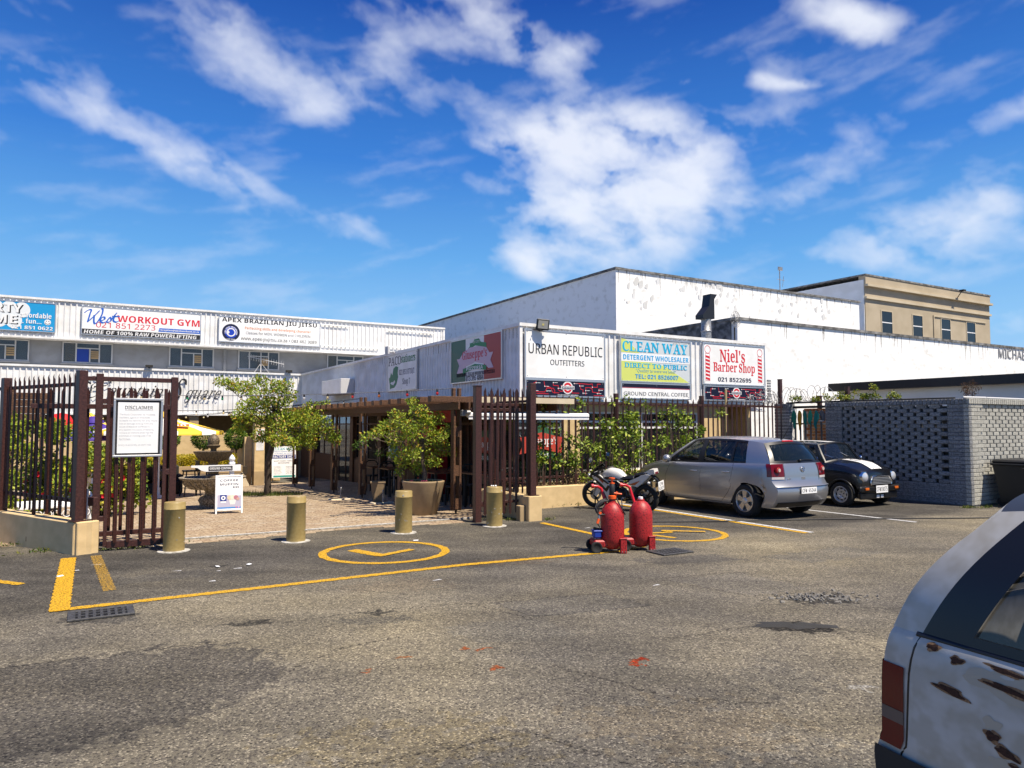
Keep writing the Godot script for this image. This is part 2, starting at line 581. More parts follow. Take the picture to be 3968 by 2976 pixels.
func worn(base: StandardMaterial3D, keep: float, seed_: int) -> StandardMaterial3D:  # paint with grit showing through
	var nz := FastNoiseLite.new()
	nz.noise_type = FastNoiseLite.TYPE_SIMPLEX_SMOOTH; nz.seed = seed_; nz.frequency = 0.09; nz.fractal_octaves = 4; nz.fractal_gain = 0.7
	var im := nz.get_seamless_image(512, 512)
	im.convert(Image.FORMAT_L8)
	var d := im.get_data()
	var o := PackedByteArray()
	o.resize(d.size() * 4)
	for i in d.size():
		var g := 200 + d[i] / 5
		o[i * 4] = g; o[i * 4 + 1] = g; o[i * 4 + 2] = g
		o[i * 4 + 3] = 255 if d[i] > keep * 255.0 else 0
	var m: StandardMaterial3D = base.duplicate()
	m.albedo_texture = ImageTexture.create_from_image(Image.create_from_data(512, 512, false, Image.FORMAT_RGBA8, o))
	m.transparency = BaseMaterial3D.TRANSPARENCY_ALPHA_SCISSOR
	m.alpha_scissor_threshold = 0.5
	m.uv1_triplanar = true
	m.uv1_world_triplanar = true
	m.uv1_scale = Vector3.ONE * 0.9
	return m


func ground() -> void:
	# grit: dark and pale stones in a tan-grey binder, 1.6 m a tile
	var sz := 1024
	var cell := FastNoiseLite.new()
	cell.noise_type = FastNoiseLite.TYPE_CELLULAR; cell.seed = 7; cell.frequency = 0.12; cell.fractal_type = FastNoiseLite.FRACTAL_NONE
	cell.cellular_return_type = FastNoiseLite.RETURN_CELL_VALUE; cell.cellular_jitter = 1.0
	var edge: FastNoiseLite = cell.duplicate()
	edge.cellular_return_type = FastNoiseLite.RETURN_DISTANCE2_SUB
	var rough := FastNoiseLite.new()
	rough.seed = 3; rough.frequency = 0.02; rough.fractal_octaves = 5
	var bytes := PackedByteArray(); bytes.resize(sz * sz * 3)
	var hb := PackedByteArray(); hb.resize(sz * sz)
	for y in sz:
		for x in sz:
			# torus wrap by sampling a ring in x is costly; fade the last rows into the first instead
			var v := cell.get_noise_2d(x, y)
			var e := edge.get_noise_2d(x, y)
			var r := rough.get_noise_2d(x, y)
			if x > sz - 40 or y > sz - 40:
				var fx := maxf((x - sz + 40) / 40.0, 0.0); var fy := maxf((y - sz + 40) / 40.0, 0.0)
				if fx > 0.5 and fy <= 0.5:
					v = cell.get_noise_2d(x - sz, y); e = edge.get_noise_2d(x - sz, y)
				elif fy > 0.5 and fx <= 0.5:
					v = cell.get_noise_2d(x, y - sz); e = edge.get_noise_2d(x, y - sz)
			var st := clampf((e + 0.95) * 6.0, 0.0, 1.0)
			var k := 0.70 + 0.10 * r
			if v > 0.42:
				k = lerpf(k, 0.34 + 0.25 * fmod(absf(v) * 17.0, 1.0), st)
			elif v < -0.72:
				k = lerpf(k, 0.98, st * 0.8)
			elif v < -0.4:
				k = lerpf(k, 0.56, st * 0.7)
			var i := y * sz + x
			bytes[i * 3] = int(clampf(k * 1.0, 0, 1) * 255); bytes[i * 3 + 1] = int(clampf(k * 0.985, 0, 1) * 255); bytes[i * 3 + 2] = int(clampf(k * (0.95 if k > 0.6 else 1.0), 0, 1) * 255)
			hb[i] = int(clampf(0.45 + 0.5 * k * st - 0.2 * (1.0 - st) + 0.1 * r, 0, 1) * 255)
	var grit := ImageTexture.create_from_image(Image.create_from_data(sz, sz, false, Image.FORMAT_RGB8, bytes))
	var gritH := ImageTexture.create_from_image(Image.create_from_data(sz, sz, false, Image.FORMAT_L8, hb))
	# wear map: 26 m a side, world x -13..13, z -20..6
	var ms := 1024
	var n1 := FastNoiseLite.new(); n1.seed = 2; n1.frequency = 0.006; n1.fractal_octaves = 5; n1.fractal_gain = 0.55
	var n2 := FastNoiseLite.new(); n2.seed = 8; n2.frequency = 0.02; n2.fractal_octaves = 5; n2.fractal_gain = 0.6
	var mp := PackedByteArray(); mp.resize(ms * ms * 3)
	for y in ms:
		var z := -20.0 + 26.0 * y / ms
		for x in ms:
			var wx := -13.0 + 26.0 * x / ms
			var bb := wx * W.x + z * W.z
			var f := n1.get_noise_2d(x, y); var g := n2.get_noise_2d(x * 0.6, y * 1.6)
			# newer, greyer tar inside the painted bays; dustier, browner drive in front of them
			var bay := smoothstep(-7.6, -8.2, bb + 0.25 * f)
			var k := lerpf(0.77, 0.62, bay) + 0.22 * f + 0.15 * g
			var warm := clampf(0.5 + 0.9 * f - 0.3 * bay, 0.0, 1.0)
			var cl := Color(k, k * lerpf(0.975, 0.95, warm), k * lerpf(0.94, 0.83, warm))
			var i := (y * ms + x) * 3
			mp[i] = int(clampf(cl.r, 0, 1) * 255); mp[i + 1] = int(clampf(cl.g, 0, 1) * 255); mp[i + 2] = int(clampf(cl.b, 0, 1) * 255)
	var wear := Image.create_from_data(ms, ms, false, Image.FORMAT_RGB8, mp)
	wear.resize(2048, 2048, Image.INTERPOLATE_CUBIC)
	stains(wear)
	var m := mt(0.60, 0.597, 0.59, 0.9)
	m.albedo_texture = grit
	m.heightmap_enabled = true; m.heightmap_texture = gritH; m.heightmap_scale = 0.5
	m.uv1_scale = Vector3(1, 1, 1)
	m.detail_enabled = true
	m.detail_albedo = ImageTexture.create_from_image(wear)
	m.detail_blend_mode = BaseMaterial3D.BLEND_MODE_MUL
	m.detail_uv_layer = BaseMaterial3D.DETAIL_UV_2
	m.metallic_specular = 0.3
	M.asphalt = m
	var vs := PackedVector3Array(); var ns := PackedVector3Array(); var u1 := PackedVector2Array(); var u2 := PackedVector2Array()
	var ba := [300.0, 60.0, 12.0, -11.5, -45.0, -400.0]
	for k in ba.size() - 1:
		for q in [[0, 0], [1, 1], [1, 0], [0, 0], [0, 1], [1, 1]]:
			var b: float = ba[k + q[1]]
			var p := S(-400.0 if q[0] == 0 else 400.0, SLOPE * clampf(b + 11.5, -33.5, 0.0) - 0.004 * float(b < -11.5), b)
			vs.append(p); ns.append(Vector3.UP)
			u1.append(Vector2(p.x, p.z) / 1.6); u2.append(Vector2((p.x + 13.0) / 26.0, (p.z + 20.0) / 26.0))
	var ar := []; ar.resize(Mesh.ARRAY_MAX)
	ar[Mesh.ARRAY_VERTEX] = vs; ar[Mesh.ARRAY_NORMAL] = ns; ar[Mesh.ARRAY_TEX_UV] = u1; ar[Mesh.ARRAY_TEX_UV2] = u2
	var am := ArrayMesh.new()
	am.add_surface_from_arrays(Mesh.PRIMITIVE_TRIANGLES, ar)
	var o := put(self, "ground", am, m)
	o.set_meta("kind", "structure")
	o.set_meta("label", "worn tan-grey asphalt car park with grit and stains")


func stains(im: Image) -> void:
	var nz := FastNoiseLite.new(); nz.seed = 77; nz.frequency = 1.3; nz.fractal_octaves = 4
	var nf := FastNoiseLite.new(); nf.seed = 78; nf.frequency = 9.0; nf.fractal_octaves = 3
	# [outline in world x,z], tint, strength, ragged edge in metres
	var marks := [
		[[-3.9, -5.05, -3.32, -5.31, -2.86, -5.49, -2.33, -5.75, -1.91, -5.6, -1.66, -5.2, -1.5, -4.85, -1.67, -4.62, -1.99, -4.12, -2.7, -3.7, -3.9, -3.3], [0.55, 0.54, 0.55], 0.6, 0.11],
		[[2.05, -6.12, 2.35, -6.36, 2.6, -6.3, 2.66, -6.08, 2.4, -6.02], [0.22, 0.21, 0.21], 0.85, 0.06],
		[[2.62, -7.15, 2.98, -7.42, 3.36, -7.3, 3.15, -6.95, 2.8, -7.0], [0.36, 0.36, 0.37], 0.8, 0.09],
		[[1.7, -8.0, 2.6, -8.4, 3.1, -7.6, 2.35, -7.3], [1.05, 1.03, 1.0], 0.6, 0.05],
		[[-0.6, -6.2, 0.3, -6.5, 0.5, -5.9, -0.3, -5.7], [0.98, 0.98, 0.97], 0.35, 0.06],
		[[-2.5, -6.25, -2.2, -6.42, -2.05, -6.36, -2.2, -6.2], [0.3, 0.3, 0.3], 0.7, 0.05], [[-1.4, -6.62, -1.2, -6.75, -1.05, -6.68, -1.2, -6.56], [0.3, 0.3, 0.3], 0.75, 0.04],
		[[-3.63, -8.8, -3.5, -8.9, -3.4, -8.84, -3.5, -8.76], [0.3, 0.3, 0.3], 0.7, 0.03], [[-1.65, -6.4, -1.0, -6.55, -0.75, -6.4, -1.3, -6.25], [0.62, 0.62, 0.62], 0.5, 0.05],
		[[0.80, -5.25, 0.9, -5.35, 1.0, -5.3, 0.92, -5.22], [1.5, 0.42, 0.08], 0.95, 0.05], [[-0.45, -5.6, -0.38, -5.66, -0.33, -5.62, -0.4, -5.58], [1.4, 0.5, 0.12], 0.7, 0.04],
		[[-0.16, -5.13, -0.1, -5.2, -0.07, -5.15, -0.12, -5.11], [1.4, 0.5, 0.12], 0.7, 0.04], [[-0.86, -5.36, -0.8, -5.45, -0.72, -5.4, -0.8, -5.34], [1.3, 0.6, 0.2], 0.6, 0.05], [[-0.27, -5.57, -0.2, -5.65, -0.15, -5.6, -0.22, -5.55], [1.4, 0.5, 0.12], 0.7, 0.04], [[-1.05, -5.08, -1.0, -5.14, -0.96, -5.1, -1.0, -5.06], [1.4, 0.5, 0.12], 0.6, 0.04],
		[[2.15, -4.75, 2.27, -4.86, 2.38, -4.8, 2.28, -4.72], [1.5, 1.5, 1.45], 0.9, 0.04],
		[[-0.9, -9.0, 0.2, -9.4, 0.6, -9.1, -0.4, -8.8], [1.15, 0.95, 0.75], 0.35, 0.12], [[-1.9, -7.7, -0.9, -8.2, -0.5, -7.8, -1.4, -7.4], [1.1, 0.98, 0.85], 0.3, 0.14],
		[[-3.95, -6.55, -3.35, -6.62, -3.3, -6.3, -3.95, -6.25], [0.55, 0.55, 0.56], 0.6, 0.05], [[1.4, -9.2, 2.6, -9.6, 3.0, -9.2, 1.9, -8.9], [0.72, 0.72, 0.74], 0.6, 0.06],
		[[-0.2, -7.0, 0.9, -7.4, 1.3, -6.9, 0.2, -6.5], [0.8, 0.8, 0.82], 0.5, 0.05], [[3.2, -9.4, 4.6, -10.2, 5.0, -9.7, 3.7, -9.0], [0.85, 0.85, 0.86], 0.5, 0.06], [[-4.6, -8.0, -3.6, -8.6, -3.4, -8.3, -4.4, -7.6], [0.82, 0.82, 0.84], 0.45, 0.08], [[3.6, -6.8, 4.4, -7.2, 4.6, -6.7, 3.9, -6.3], [0.8, 0.79, 0.78], 0.5, 0.1], [[0.6, -3.6, 1.9, -4.0, 2.1, -3.6, 0.9, -3.1], [0.82, 0.82, 0.83], 0.45, 0.14],
		[[0.2, -4.3, 1.1, -4.6, 1.7, -4.2, 1.0, -3.7], [1.12, 1.02, 0.85], 0.4, 0.2], [[-1.3, -4.0, -0.2, -4.3, 0.2, -3.9, -0.8, -3.5], [1.15, 1.05, 0.8], 0.45, 0.2], [[1.4, -5.0, 1.9, -5.3, 2.2, -4.9, 1.8, -4.6], [0.7, 0.7, 0.7], 0.4, 0.15]]
	for k in marks:
		var pg := poly(k[0])
		var lo := pg[0]; var hi := pg[0]
		for p in pg:
			lo = lo.min(p); hi = hi.max(p)
		var e: float = k[3]
		for py in range(int((lo.y - 2 * e + 20.0) / 26.0 * 2048), int((hi.y + 2 * e + 20.0) / 26.0 * 2048) + 1):
			for px in range(int((lo.x - 2 * e + 13.0) / 26.0 * 2048), int((hi.x + 2 * e + 13.0) / 26.0 * 2048) + 1):
				if px < 0 or py < 0 or px > 2047 or py > 2047:
					continue
				var p := Vector2(-13.0 + 26.0 * px / 2048.0, -20.0 + 26.0 * py / 2048.0)
				var q := p + Vector2(nz.get_noise_2d(p.x * 4, p.y * 4), nz.get_noise_2d(p.x * 4 + 50, p.y * 4)) * e * 2.2
				if not Geometry2D.is_point_in_polygon(q, pg):
					continue
				var gr := clampf(0.8 + 1.1 * nf.get_noise_2d(p.x * 3, p.y * 3), 0.0, 1.0)
				var s: float = k[2] * gr
				var c := im.get_pixel(px, py)
				var g := (c.r + c.g + c.b) / 3.0
				im.set_pixel(px, py, Color(lerpf(c.r, minf(g * k[1][0], 1.0), s), lerpf(c.g, minf(g * k[1][1], 1.0), s), lerpf(c.b, minf(g * k[1][2], 1.0), s)))
	# cracks and sealed seams
	for k in [[1.2, -5.85, 1.5, -5.95, 1.99, -6.2, 2.4, -6.36, 2.62, -6.28, 2.68, -5.9, 2.79, -5.5], [2.45, -6.3, 2.9, -6.0, 3.0, -5.7], [2.4, -7.1, 2.64, -7.17, 3.0, -7.4], [3.1, -6.92, 3.5, -6.75], [-3.9, -5.0, -2.86, -5.5, -2.33, -5.77], [0.9, -8.3, 1.7, -8.0, 2.35, -7.28, 2.9, -7.4], [-2.0, -6.3, -1.3, -6.7, -0.4, -7.0, 0.2, -6.4], [1.6, -8.1, 2.6, -8.45, 3.3, -8.2], [2.6, -8.45, 3.2, -7.7], [-1.6, -5.0, -1.3, -5.6, -0.9, -5.9], [-0.2, -7.0, 0.9, -7.4, 1.3, -6.9, 0.2, -6.5, -0.2, -7.0], [3.6, -6.8, 4.4, -7.2, 5.2, -7.1], [-3.0, -7.2, -1.8, -7.6, -0.9, -7.3], [0.3, -5.2, 1.0, -4.6, 1.6, -4.5], [-1.0, -3.6, 0.1, -4.1, 0.6, -3.7]]:
		for q in range(0, k.size() - 2, 2):
			var a := Vector2(k[q], k[q + 1]); var b := Vector2(k[q + 2], k[q + 3])
			var st := int(a.distance_to(b) / 0.006)
			for i in st:
				var p := a.lerp(b, float(i) / st)
				p += Vector2(nf.get_noise_2d(p.x * 2, p.y * 2), nf.get_noise_2d(p.y * 2, p.x * 2)) * 0.05
				var px := int((p.x + 13.0) / 26.0 * 2048); var py := int((p.y + 20.0) / 26.0 * 2048)
				if rng.randf() < 0.8 and px >= 0 and py >= 0 and px < 2048 and py < 2048:
					var c := im.get_pixel(px, py)
					im.set_pixel(px, py, Color(c.r * 0.74, c.g * 0.74, c.b * 0.75))


func stripe(parent: Node3D, called: String, pts: Array, wide: float, m: Material, y := 0.006) -> void:
	var mb := MB.new()
	var pl := []
	for k in range(0, pts.size() - 2, 2):
		var p := Vector2(pts[k], pts[k + 1]); var q := Vector2(pts[k + 2], pts[k + 3])
		var st := maxi(int(p.distance_to(q) / 0.06), 1)
		for i in st:
			pl.append(p.lerp(q, float(i) / st))
	pl.append(Vector2(pts[-2], pts[-1]))
	for i in pl.size() - 1:
		var d: Vector2 = (pl[mini(i + 1, pl.size() - 1)] - pl[maxi(i - 1, 0)]).normalized().orthogonal()
		var e: Vector2 = (pl[mini(i + 2, pl.size() - 1)] - pl[i]).normalized().orthogonal()
		var j := func(p: Vector2, dd: Vector2, sg: float, s: int) -> Vector3:
			var r := 0.012 * sin(s * 12.9898 + sg * 4.1) * cos(s * 3.7)
			var q := p + dd * (wide * 0.5 * sg + r)
			return S(q.x, y, q.y)
		mb.quad(j.call(pl[i], d, -1.0, i), j.call(pl[i + 1], e, -1.0, i + 1), j.call(pl[i + 1], e, 1.0, i + 1), j.call(pl[i], d, 1.0, i), Vector3.UP)
	put(parent, called, mb, m)


func arc(a: float, b: float, ra: float, rb: float) -> Array:
	var o := []
	for i in 49:
		o.append(a + ra * cos(TAU * i / 48)); o.append(b + rb * sin(TAU * i / 48))
	return o


func markings() -> void:
	var y1 := worn(M.paint, 0.35, 51)
	var y2 := worn(M.paint_old, 0.52, 52)
	var w1 := worn(M.paint_white, 0.3, 53)
	var o := setting("road_marking", "yellow painted outline of the loading bay")
	stripe(o, "bay_edge_line", [-0.24, -7.9, 1.6, -7.9, 4.0, -7.93, 6.2, -7.72, 6.75, -7.85], 0.115, y1)
	stripe(o, "bay_side_line", [-0.14, -10.86, -0.16, -7.84], 0.165, y1, 0.010)
	o = setting("road_marking", "faded yellow stripe inside the loading bay")
	stripe(o, "faded_stripe", [0.16, -10.9, 0.26, -8.55], 0.12, y2)
	o = setting("road_marking", "yellow ringed letter L of the loading bay")
	stripe(o, "ring", arc(3.49, -9.27, 0.81, 0.80), 0.11, y1)
	stripe(o, "letter_stroke", [3.15, -9.62, 3.36, -9.02], 0.17, y1)
	stripe(o, "letter_stroke", [3.29, -9.0, 3.87, -9.24], 0.12, y1, 0.010)
	o = setting("road_marking", "yellow ringed letter M of the motorcycle bay")
	stripe(o, "ring", arc(7.98, -8.55, 0.76, 0.78), 0.1, y1)
	stripe(o, "letter_stroke", [7.52, -8.72, 7.66, -8.18], 0.1, y1)
	stripe(o, "letter_stroke", [7.52, -8.74, 8.0, -8.62], 0.1, y1, 0.010)
	stripe(o, "letter_stroke", [8.0, -8.62, 7.96, -8.78], 0.1, y1, 0.014)
	stripe(o, "letter_stroke", [7.94, -8.8, 8.46, -8.36], 0.1, y1, 0.018)
	o = setting("road_marking", "yellow line along the side of the motorcycle bay")
	stripe(o, "bay_side_line", [6.84, -10.6, 6.83, -7.95], 0.115, y1)
	o = setting("road_marking", "paired white and yellow line beside the silver car")
	stripe(o, "white_line", [9.93, -12.3, 9.9, -7.5], 0.1, w1)
	stripe(o, "yellow_line", [9.80, -12.3, 9.77, -7.5], 0.11, y1)
	o = setting("road_marking", "white line between the silver car and the black car")
	stripe(o, "white_line", [12.32, -12.3, 12.5, -7.36], 0.09, w1)
	o = setting("road_marking", "short yellow line end by the low cream wall")
	stripe(o, "yellow_line", [-1.6, -10.75, -0.54, -9.36], 0.1, y1)
	# light-coloured streaks and chips of old paint
	o = setting("road_marking", "chips of old white paint on the tar")
	for k in [[0.9, -9.3], [1.35, -9.05], [1.55, -9.1], [1.2, -8.5], [7.1, -9.7], [7.3, -9.6], [8.3, -10.2], [0.1, -10.2], [-0.12, -9.9], [3.3, -7.3], [5.2, -5.9]]:
		stripe(o, "paint_chip", [k[0], k[1], k[0] + rng.randf_range(0.04, 0.14), k[1] + rng.randf_range(-0.03, 0.03)], rng.randf_range(0.02, 0.05), w1, 0.005)
	# sliding-gate track across the mouth of the square
	o = setting("kerb", "pale concrete strip of the sliding gate track")
	var mb := MB.new()
	for i in 20:
		var a := 1.0 + 0.255 * i
		mb.cbox(S(a + 0.125, 0.002, -11.78), Vector3(0.252, 0.03, 0.15), 0.006, Basis(Vector3.UP, TH))
	put(o, "concrete_strip", mb, grain(0.40, 0.34, 0.26, 0.95, X.blot2, 1.4))
	mb = MB.new()
	mb.cbox(S(3.4, 0.022, -11.72), Vector3(5.4, 0.016, 0.02), 0.003, Basis(Vector3.UP, TH))
	put(o, "steel_rail", mb, M.galv)


func square() -> void:
	# clay pavers in running bond, the nearest 300 singly, the rest joined
	var o := setting("paving", "clay-brick paving of the sloping shop square")
	var tones := []
	var tx := noisetex(0.03, Color(0.78, 0.76, 0.74), Color(1, 1, 1), 4, 61)
	for k in [[0.40, 0.30, 0.19], [0.43, 0.335, 0.22], [0.35, 0.255, 0.165], [0.45, 0.365, 0.26]]:
		tones.append(grain(k[0], k[1], k[2], 0.9, tx, 1.0))
	var one := MB.new()
	one.cbox(Vector3(0, -0.02, 0), Vector3(0.216, 0.05, 0.104), 0.006)
	var pm := one.mesh()
	var rest := [MB.new(), MB.new(), MB.new(), MB.new()]
	var single := 0
	var bs := Basis(Vector3.UP, TH)
	var row := 0
	var b := -11.98
	while b > -27.5:
		var a := -3.0 + (0.11 if row % 2 else 0.0)
		while a < 8.5:
			var on := a > 0.3 or b < -12.6
			on = on and not (a > 7.0 and b > -12.9)
			if on:
				var hh := gy(b) + 0.018 + rng.randf_range(-0.003, 0.003)
				var k := 0 if rng.randf() < 0.45 else rng.randi_range(1, 3)
				if single < 300 and a > 0.9 and a < 5.9:
					put(o, "paver", pm, tones[k], S(a, hh, b), Vector3(0, TH, 0))
					single += 1
				else:
					rest[k].box(S(a, hh - 0.02, b), Vector3(0.214, 0.05, 0.103), bs)
			a += 0.222
		b -= 0.11
		row += 1
	for k in 4:
		put(o, "pavers", rest[k], tones[k]).set_meta("kind", "stuff")
	# a ragged apron of pavers that runs out towards the tar
	var ap := setting("paving", "worn paver edging between bollards and gate track")
	b = -11.62
	for r in 3:
		for i in 26:
			var a := 0.95 + i * 0.222 + (0.11 if r % 2 else 0.0)
			var lim := 0.33 * (0.5 + 0.5 * sin(a * 1.1 + 0.6)) + 0.05
			if -11.62 + 0.11 * r > -11.62 + lim + 0.02 or a > 5.8:
				continue
			put(ap, "paver", pm, tones[rng.randi_range(0, 3)], S(a, 0.006 + rng.randf_range(-0.002, 0.002), -11.6 + 0.11 * r), Vector3(0, TH, 0))


# ribbed sheet facing +z of xf: s along x from 0 to long
func ribs(mb: MB, long: float, y0: float, y1: float, pitch: float, d: float, xf := Transform3D()) -> void:
	var s := 0.0
	var prof := [0.0, 0.0, 0.62, 0.0, 0.72, 1.0, 0.90, 1.0, 1.0, 0.0]
	while s < long - 0.001:
		for k in range(0, 8, 2):
			var x0: float = minf(s + prof[k] * pitch, long); var x1: float = minf(s + prof[k + 2] * pitch, long)
			if x1 - x0 < 0.0005:
				continue
			var z0: float = prof[k + 1] * d; var z1: float = prof[k + 3] * d
			var nn := xf.basis * Vector3(z0 - z1, 0, x1 - x0).normalized()
			mb.quad(xf * Vector3(x0, y0, z0), xf * Vector3(x1, y0, z1), xf * Vector3(x1, y1, z1), xf * Vector3(x0, y1, z0), nn, 1, 1)
		s += pitch


func bx(parent: Node3D, called: String, p: Vector3, q: Vector3, m: Material, e := 0.0) -> MeshInstance3D:
	var mb := MB.new()
	if e > 0.0:
		mb.cbox((p + q) * 0.5, (q - p).abs(), e)
	else:
		mb.span(p, q)
	return put(parent, called, mb, m)


# window facing +z: frame bars round panes split at the given x and y marks
func window(parent: Node3D, x0: float, x1: float, y0: float, y1: float, z: float, xs: Array, ys: Array, fm: Material, pm: Material, t := 0.05) -> MeshInstance3D:
	var mb := MB.new()
	mb.span(Vector3(x0, y0, z), Vector3(x1, y0 + t, z + 0.05)); mb.span(Vector3(x0, y1 - t, z), Vector3(x1, y1, z + 0.05))
	for x in [x0 + t * 0.5] + xs + [x1 - t * 0.5]:
		mb.span(Vector3(x - t * 0.5, y0 + t, z), Vector3(x + t * 0.5, y1 - t, z + 0.046))
	for y in ys:
		mb.span(Vector3(x0 + t, y - t * 0.5, z), Vector3(x1 - t, y + t * 0.5, z + 0.042))
	var o := put(parent, "window", mb, fm)
	var xa := [x0 + t * 0.5] + xs + [x1 - t * 0.5]
	var ya := [y0] + ys + [y1]
	for i in xa.size() - 1:
		for j in ya.size() - 1:
			var g := MB.new()
			g.span(Vector3(xa[i] + 0.004, ya[j] + 0.004, z + 0.012), Vector3(xa[i + 1] - 0.004, ya[j + 1] - 0.004, z + 0.02))
			put(o, "pane", g, pm)
	return o


func shop_block() -> void:
	var o := thing("shop_building", "single-storey shop building wrapped in a band of pale grey ribbed sheeting", "building", S(8.53, 0, -14.1))
	var L := 19.45
	var side := Transform3D(Basis(Vector3.UP, -PI / 2), Vector3(0, 0, -L))
	var mb := MB.new()
	ribs(mb, 8.1, 2.30, 3.97, 0.172, 0.034)
	put(o, "front_cladding", mb, M.clad)
	mb = MB.new()
	ribs(mb, L - 0.03, 2.30, 3.97, 0.172, 0.034, side)
	put(o, "side_cladding", mb, M.clad)
	mb = MB.new()
	mb.span(Vector3(-0.06, 3.955, -0.1), Vector3(8.16, 4.03, 0.065)); mb.span(Vector3(-0.062, 3.954, -L), Vector3(0.1, 4.031, -0.1))
	mb.span(Vector3(-0.055, 2.255, -0.1), Vector3(8.15, 2.31, 0.05)); mb.span(Vector3(-0.056, 2.256, -L), Vector3(0.1, 2.309, -0.1))
	mb.span(Vector3(-0.045, 2.31, -0.02), Vector3(0.03, 3.955, 0.045)); mb.span(Vector3(8.06, 2.31, -0.1), Vector3(8.14, 3.955, 0.045))
	put(o, "flashing", mb, M.cladtrim)
	bx(o, "roof", Vector3(0.0, 3.7, -L), Vector3(8.1, 3.94, -0.02), M.galv)
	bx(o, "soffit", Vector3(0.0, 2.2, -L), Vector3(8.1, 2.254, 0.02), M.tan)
	# walls
	bx(o, "pillar", Vector3(1.28, -0.2, -0.48), Vector3(1.74, 2.2, -0.12), M.cream)
	bx(o, "wall", Vector3(5.72, -0.2, -0.5), Vector3(6.5, 2.2, -0.13), M.cream)
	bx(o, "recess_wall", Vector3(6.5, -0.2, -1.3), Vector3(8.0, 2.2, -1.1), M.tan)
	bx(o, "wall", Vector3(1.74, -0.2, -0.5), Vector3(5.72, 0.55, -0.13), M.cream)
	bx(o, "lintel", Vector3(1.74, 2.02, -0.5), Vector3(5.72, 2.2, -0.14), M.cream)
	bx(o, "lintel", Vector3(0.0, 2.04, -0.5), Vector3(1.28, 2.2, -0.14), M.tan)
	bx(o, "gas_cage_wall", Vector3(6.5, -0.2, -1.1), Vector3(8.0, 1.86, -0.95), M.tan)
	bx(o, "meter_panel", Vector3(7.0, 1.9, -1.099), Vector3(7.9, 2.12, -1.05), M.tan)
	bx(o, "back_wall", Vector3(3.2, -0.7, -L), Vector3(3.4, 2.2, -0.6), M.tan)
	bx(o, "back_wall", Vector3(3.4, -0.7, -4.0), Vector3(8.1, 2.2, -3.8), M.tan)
	bx(o, "end_wall", Vector3(7.95, -0.7, -3.8), Vector3(8.1, 2.2, -0.5), M.cream)
	bx(o, "rear_wall", Vector3(3.4, 2.2, -L), Vector3(8.1, 3.7, -L + 0.2), M.plaster_grey)
	window(o, 1.74, 3.72, 0.55, 2.02, -0.24, [], [1.62, 1.77], M.white, M.pane)
	window(o, 3.72, 5.72, 0.55, 2.02, -0.24, [], [1.62, 1.77], M.white, M.pane)
	window(o, 0.0, 1.28, 0.35, 2.04, -0.24, [], [1.62, 1.77], M.alu, M.pane)
	bx(o, "sill_wall", Vector3(0.0, -0.2, -0.4), Vector3(1.28, 0.35, -0.16), M.cream)
	# shop fronts under the pergola, facing the square
	var z := -0.3
	for k in [[1.9, 0.0], [1.9, 1.0], [0.35, 3.0], [2.4, 0.0], [2.2, 1.0], [0.35, 3.0], [2.6, 0.0], [0.35, 3.0], [2.6, 1.0], [2.4, 0.0], [2.0, 3.0]]:
		var z1: float = z - k[0]
		var y0 := gy(-14.1 + z1) - 0.1
		if k[1] == 3.0:
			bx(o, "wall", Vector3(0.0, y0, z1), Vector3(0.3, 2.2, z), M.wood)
		else:
			var w := Node3D.new(); w.name = "shop_front"; o.add_child(w, true)
			w.rotation.y = -PI / 2; w.position = Vector3(0.16, 0, z1)
			if k[1] == 0.0:
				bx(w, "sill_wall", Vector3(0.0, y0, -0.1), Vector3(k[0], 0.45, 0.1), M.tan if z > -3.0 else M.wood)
				window(w, 0.0, k[0], 0.45, 2.2, 0.0, [k[0] * 0.5], [1.72], M.wood, M.pane)
			else:
				window(w, 0.0, k[0], y0, 2.2, 0.0, [k[0] * 0.33, k[0] * 0.66], [1.72], M.wood, M.pane)
		z = z1
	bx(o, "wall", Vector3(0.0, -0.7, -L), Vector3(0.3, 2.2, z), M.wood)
	bx(o, "floor", Vector3(0.3, -0.75, -L), Vector3(8.1, -0.25, -0.5), M.tan)


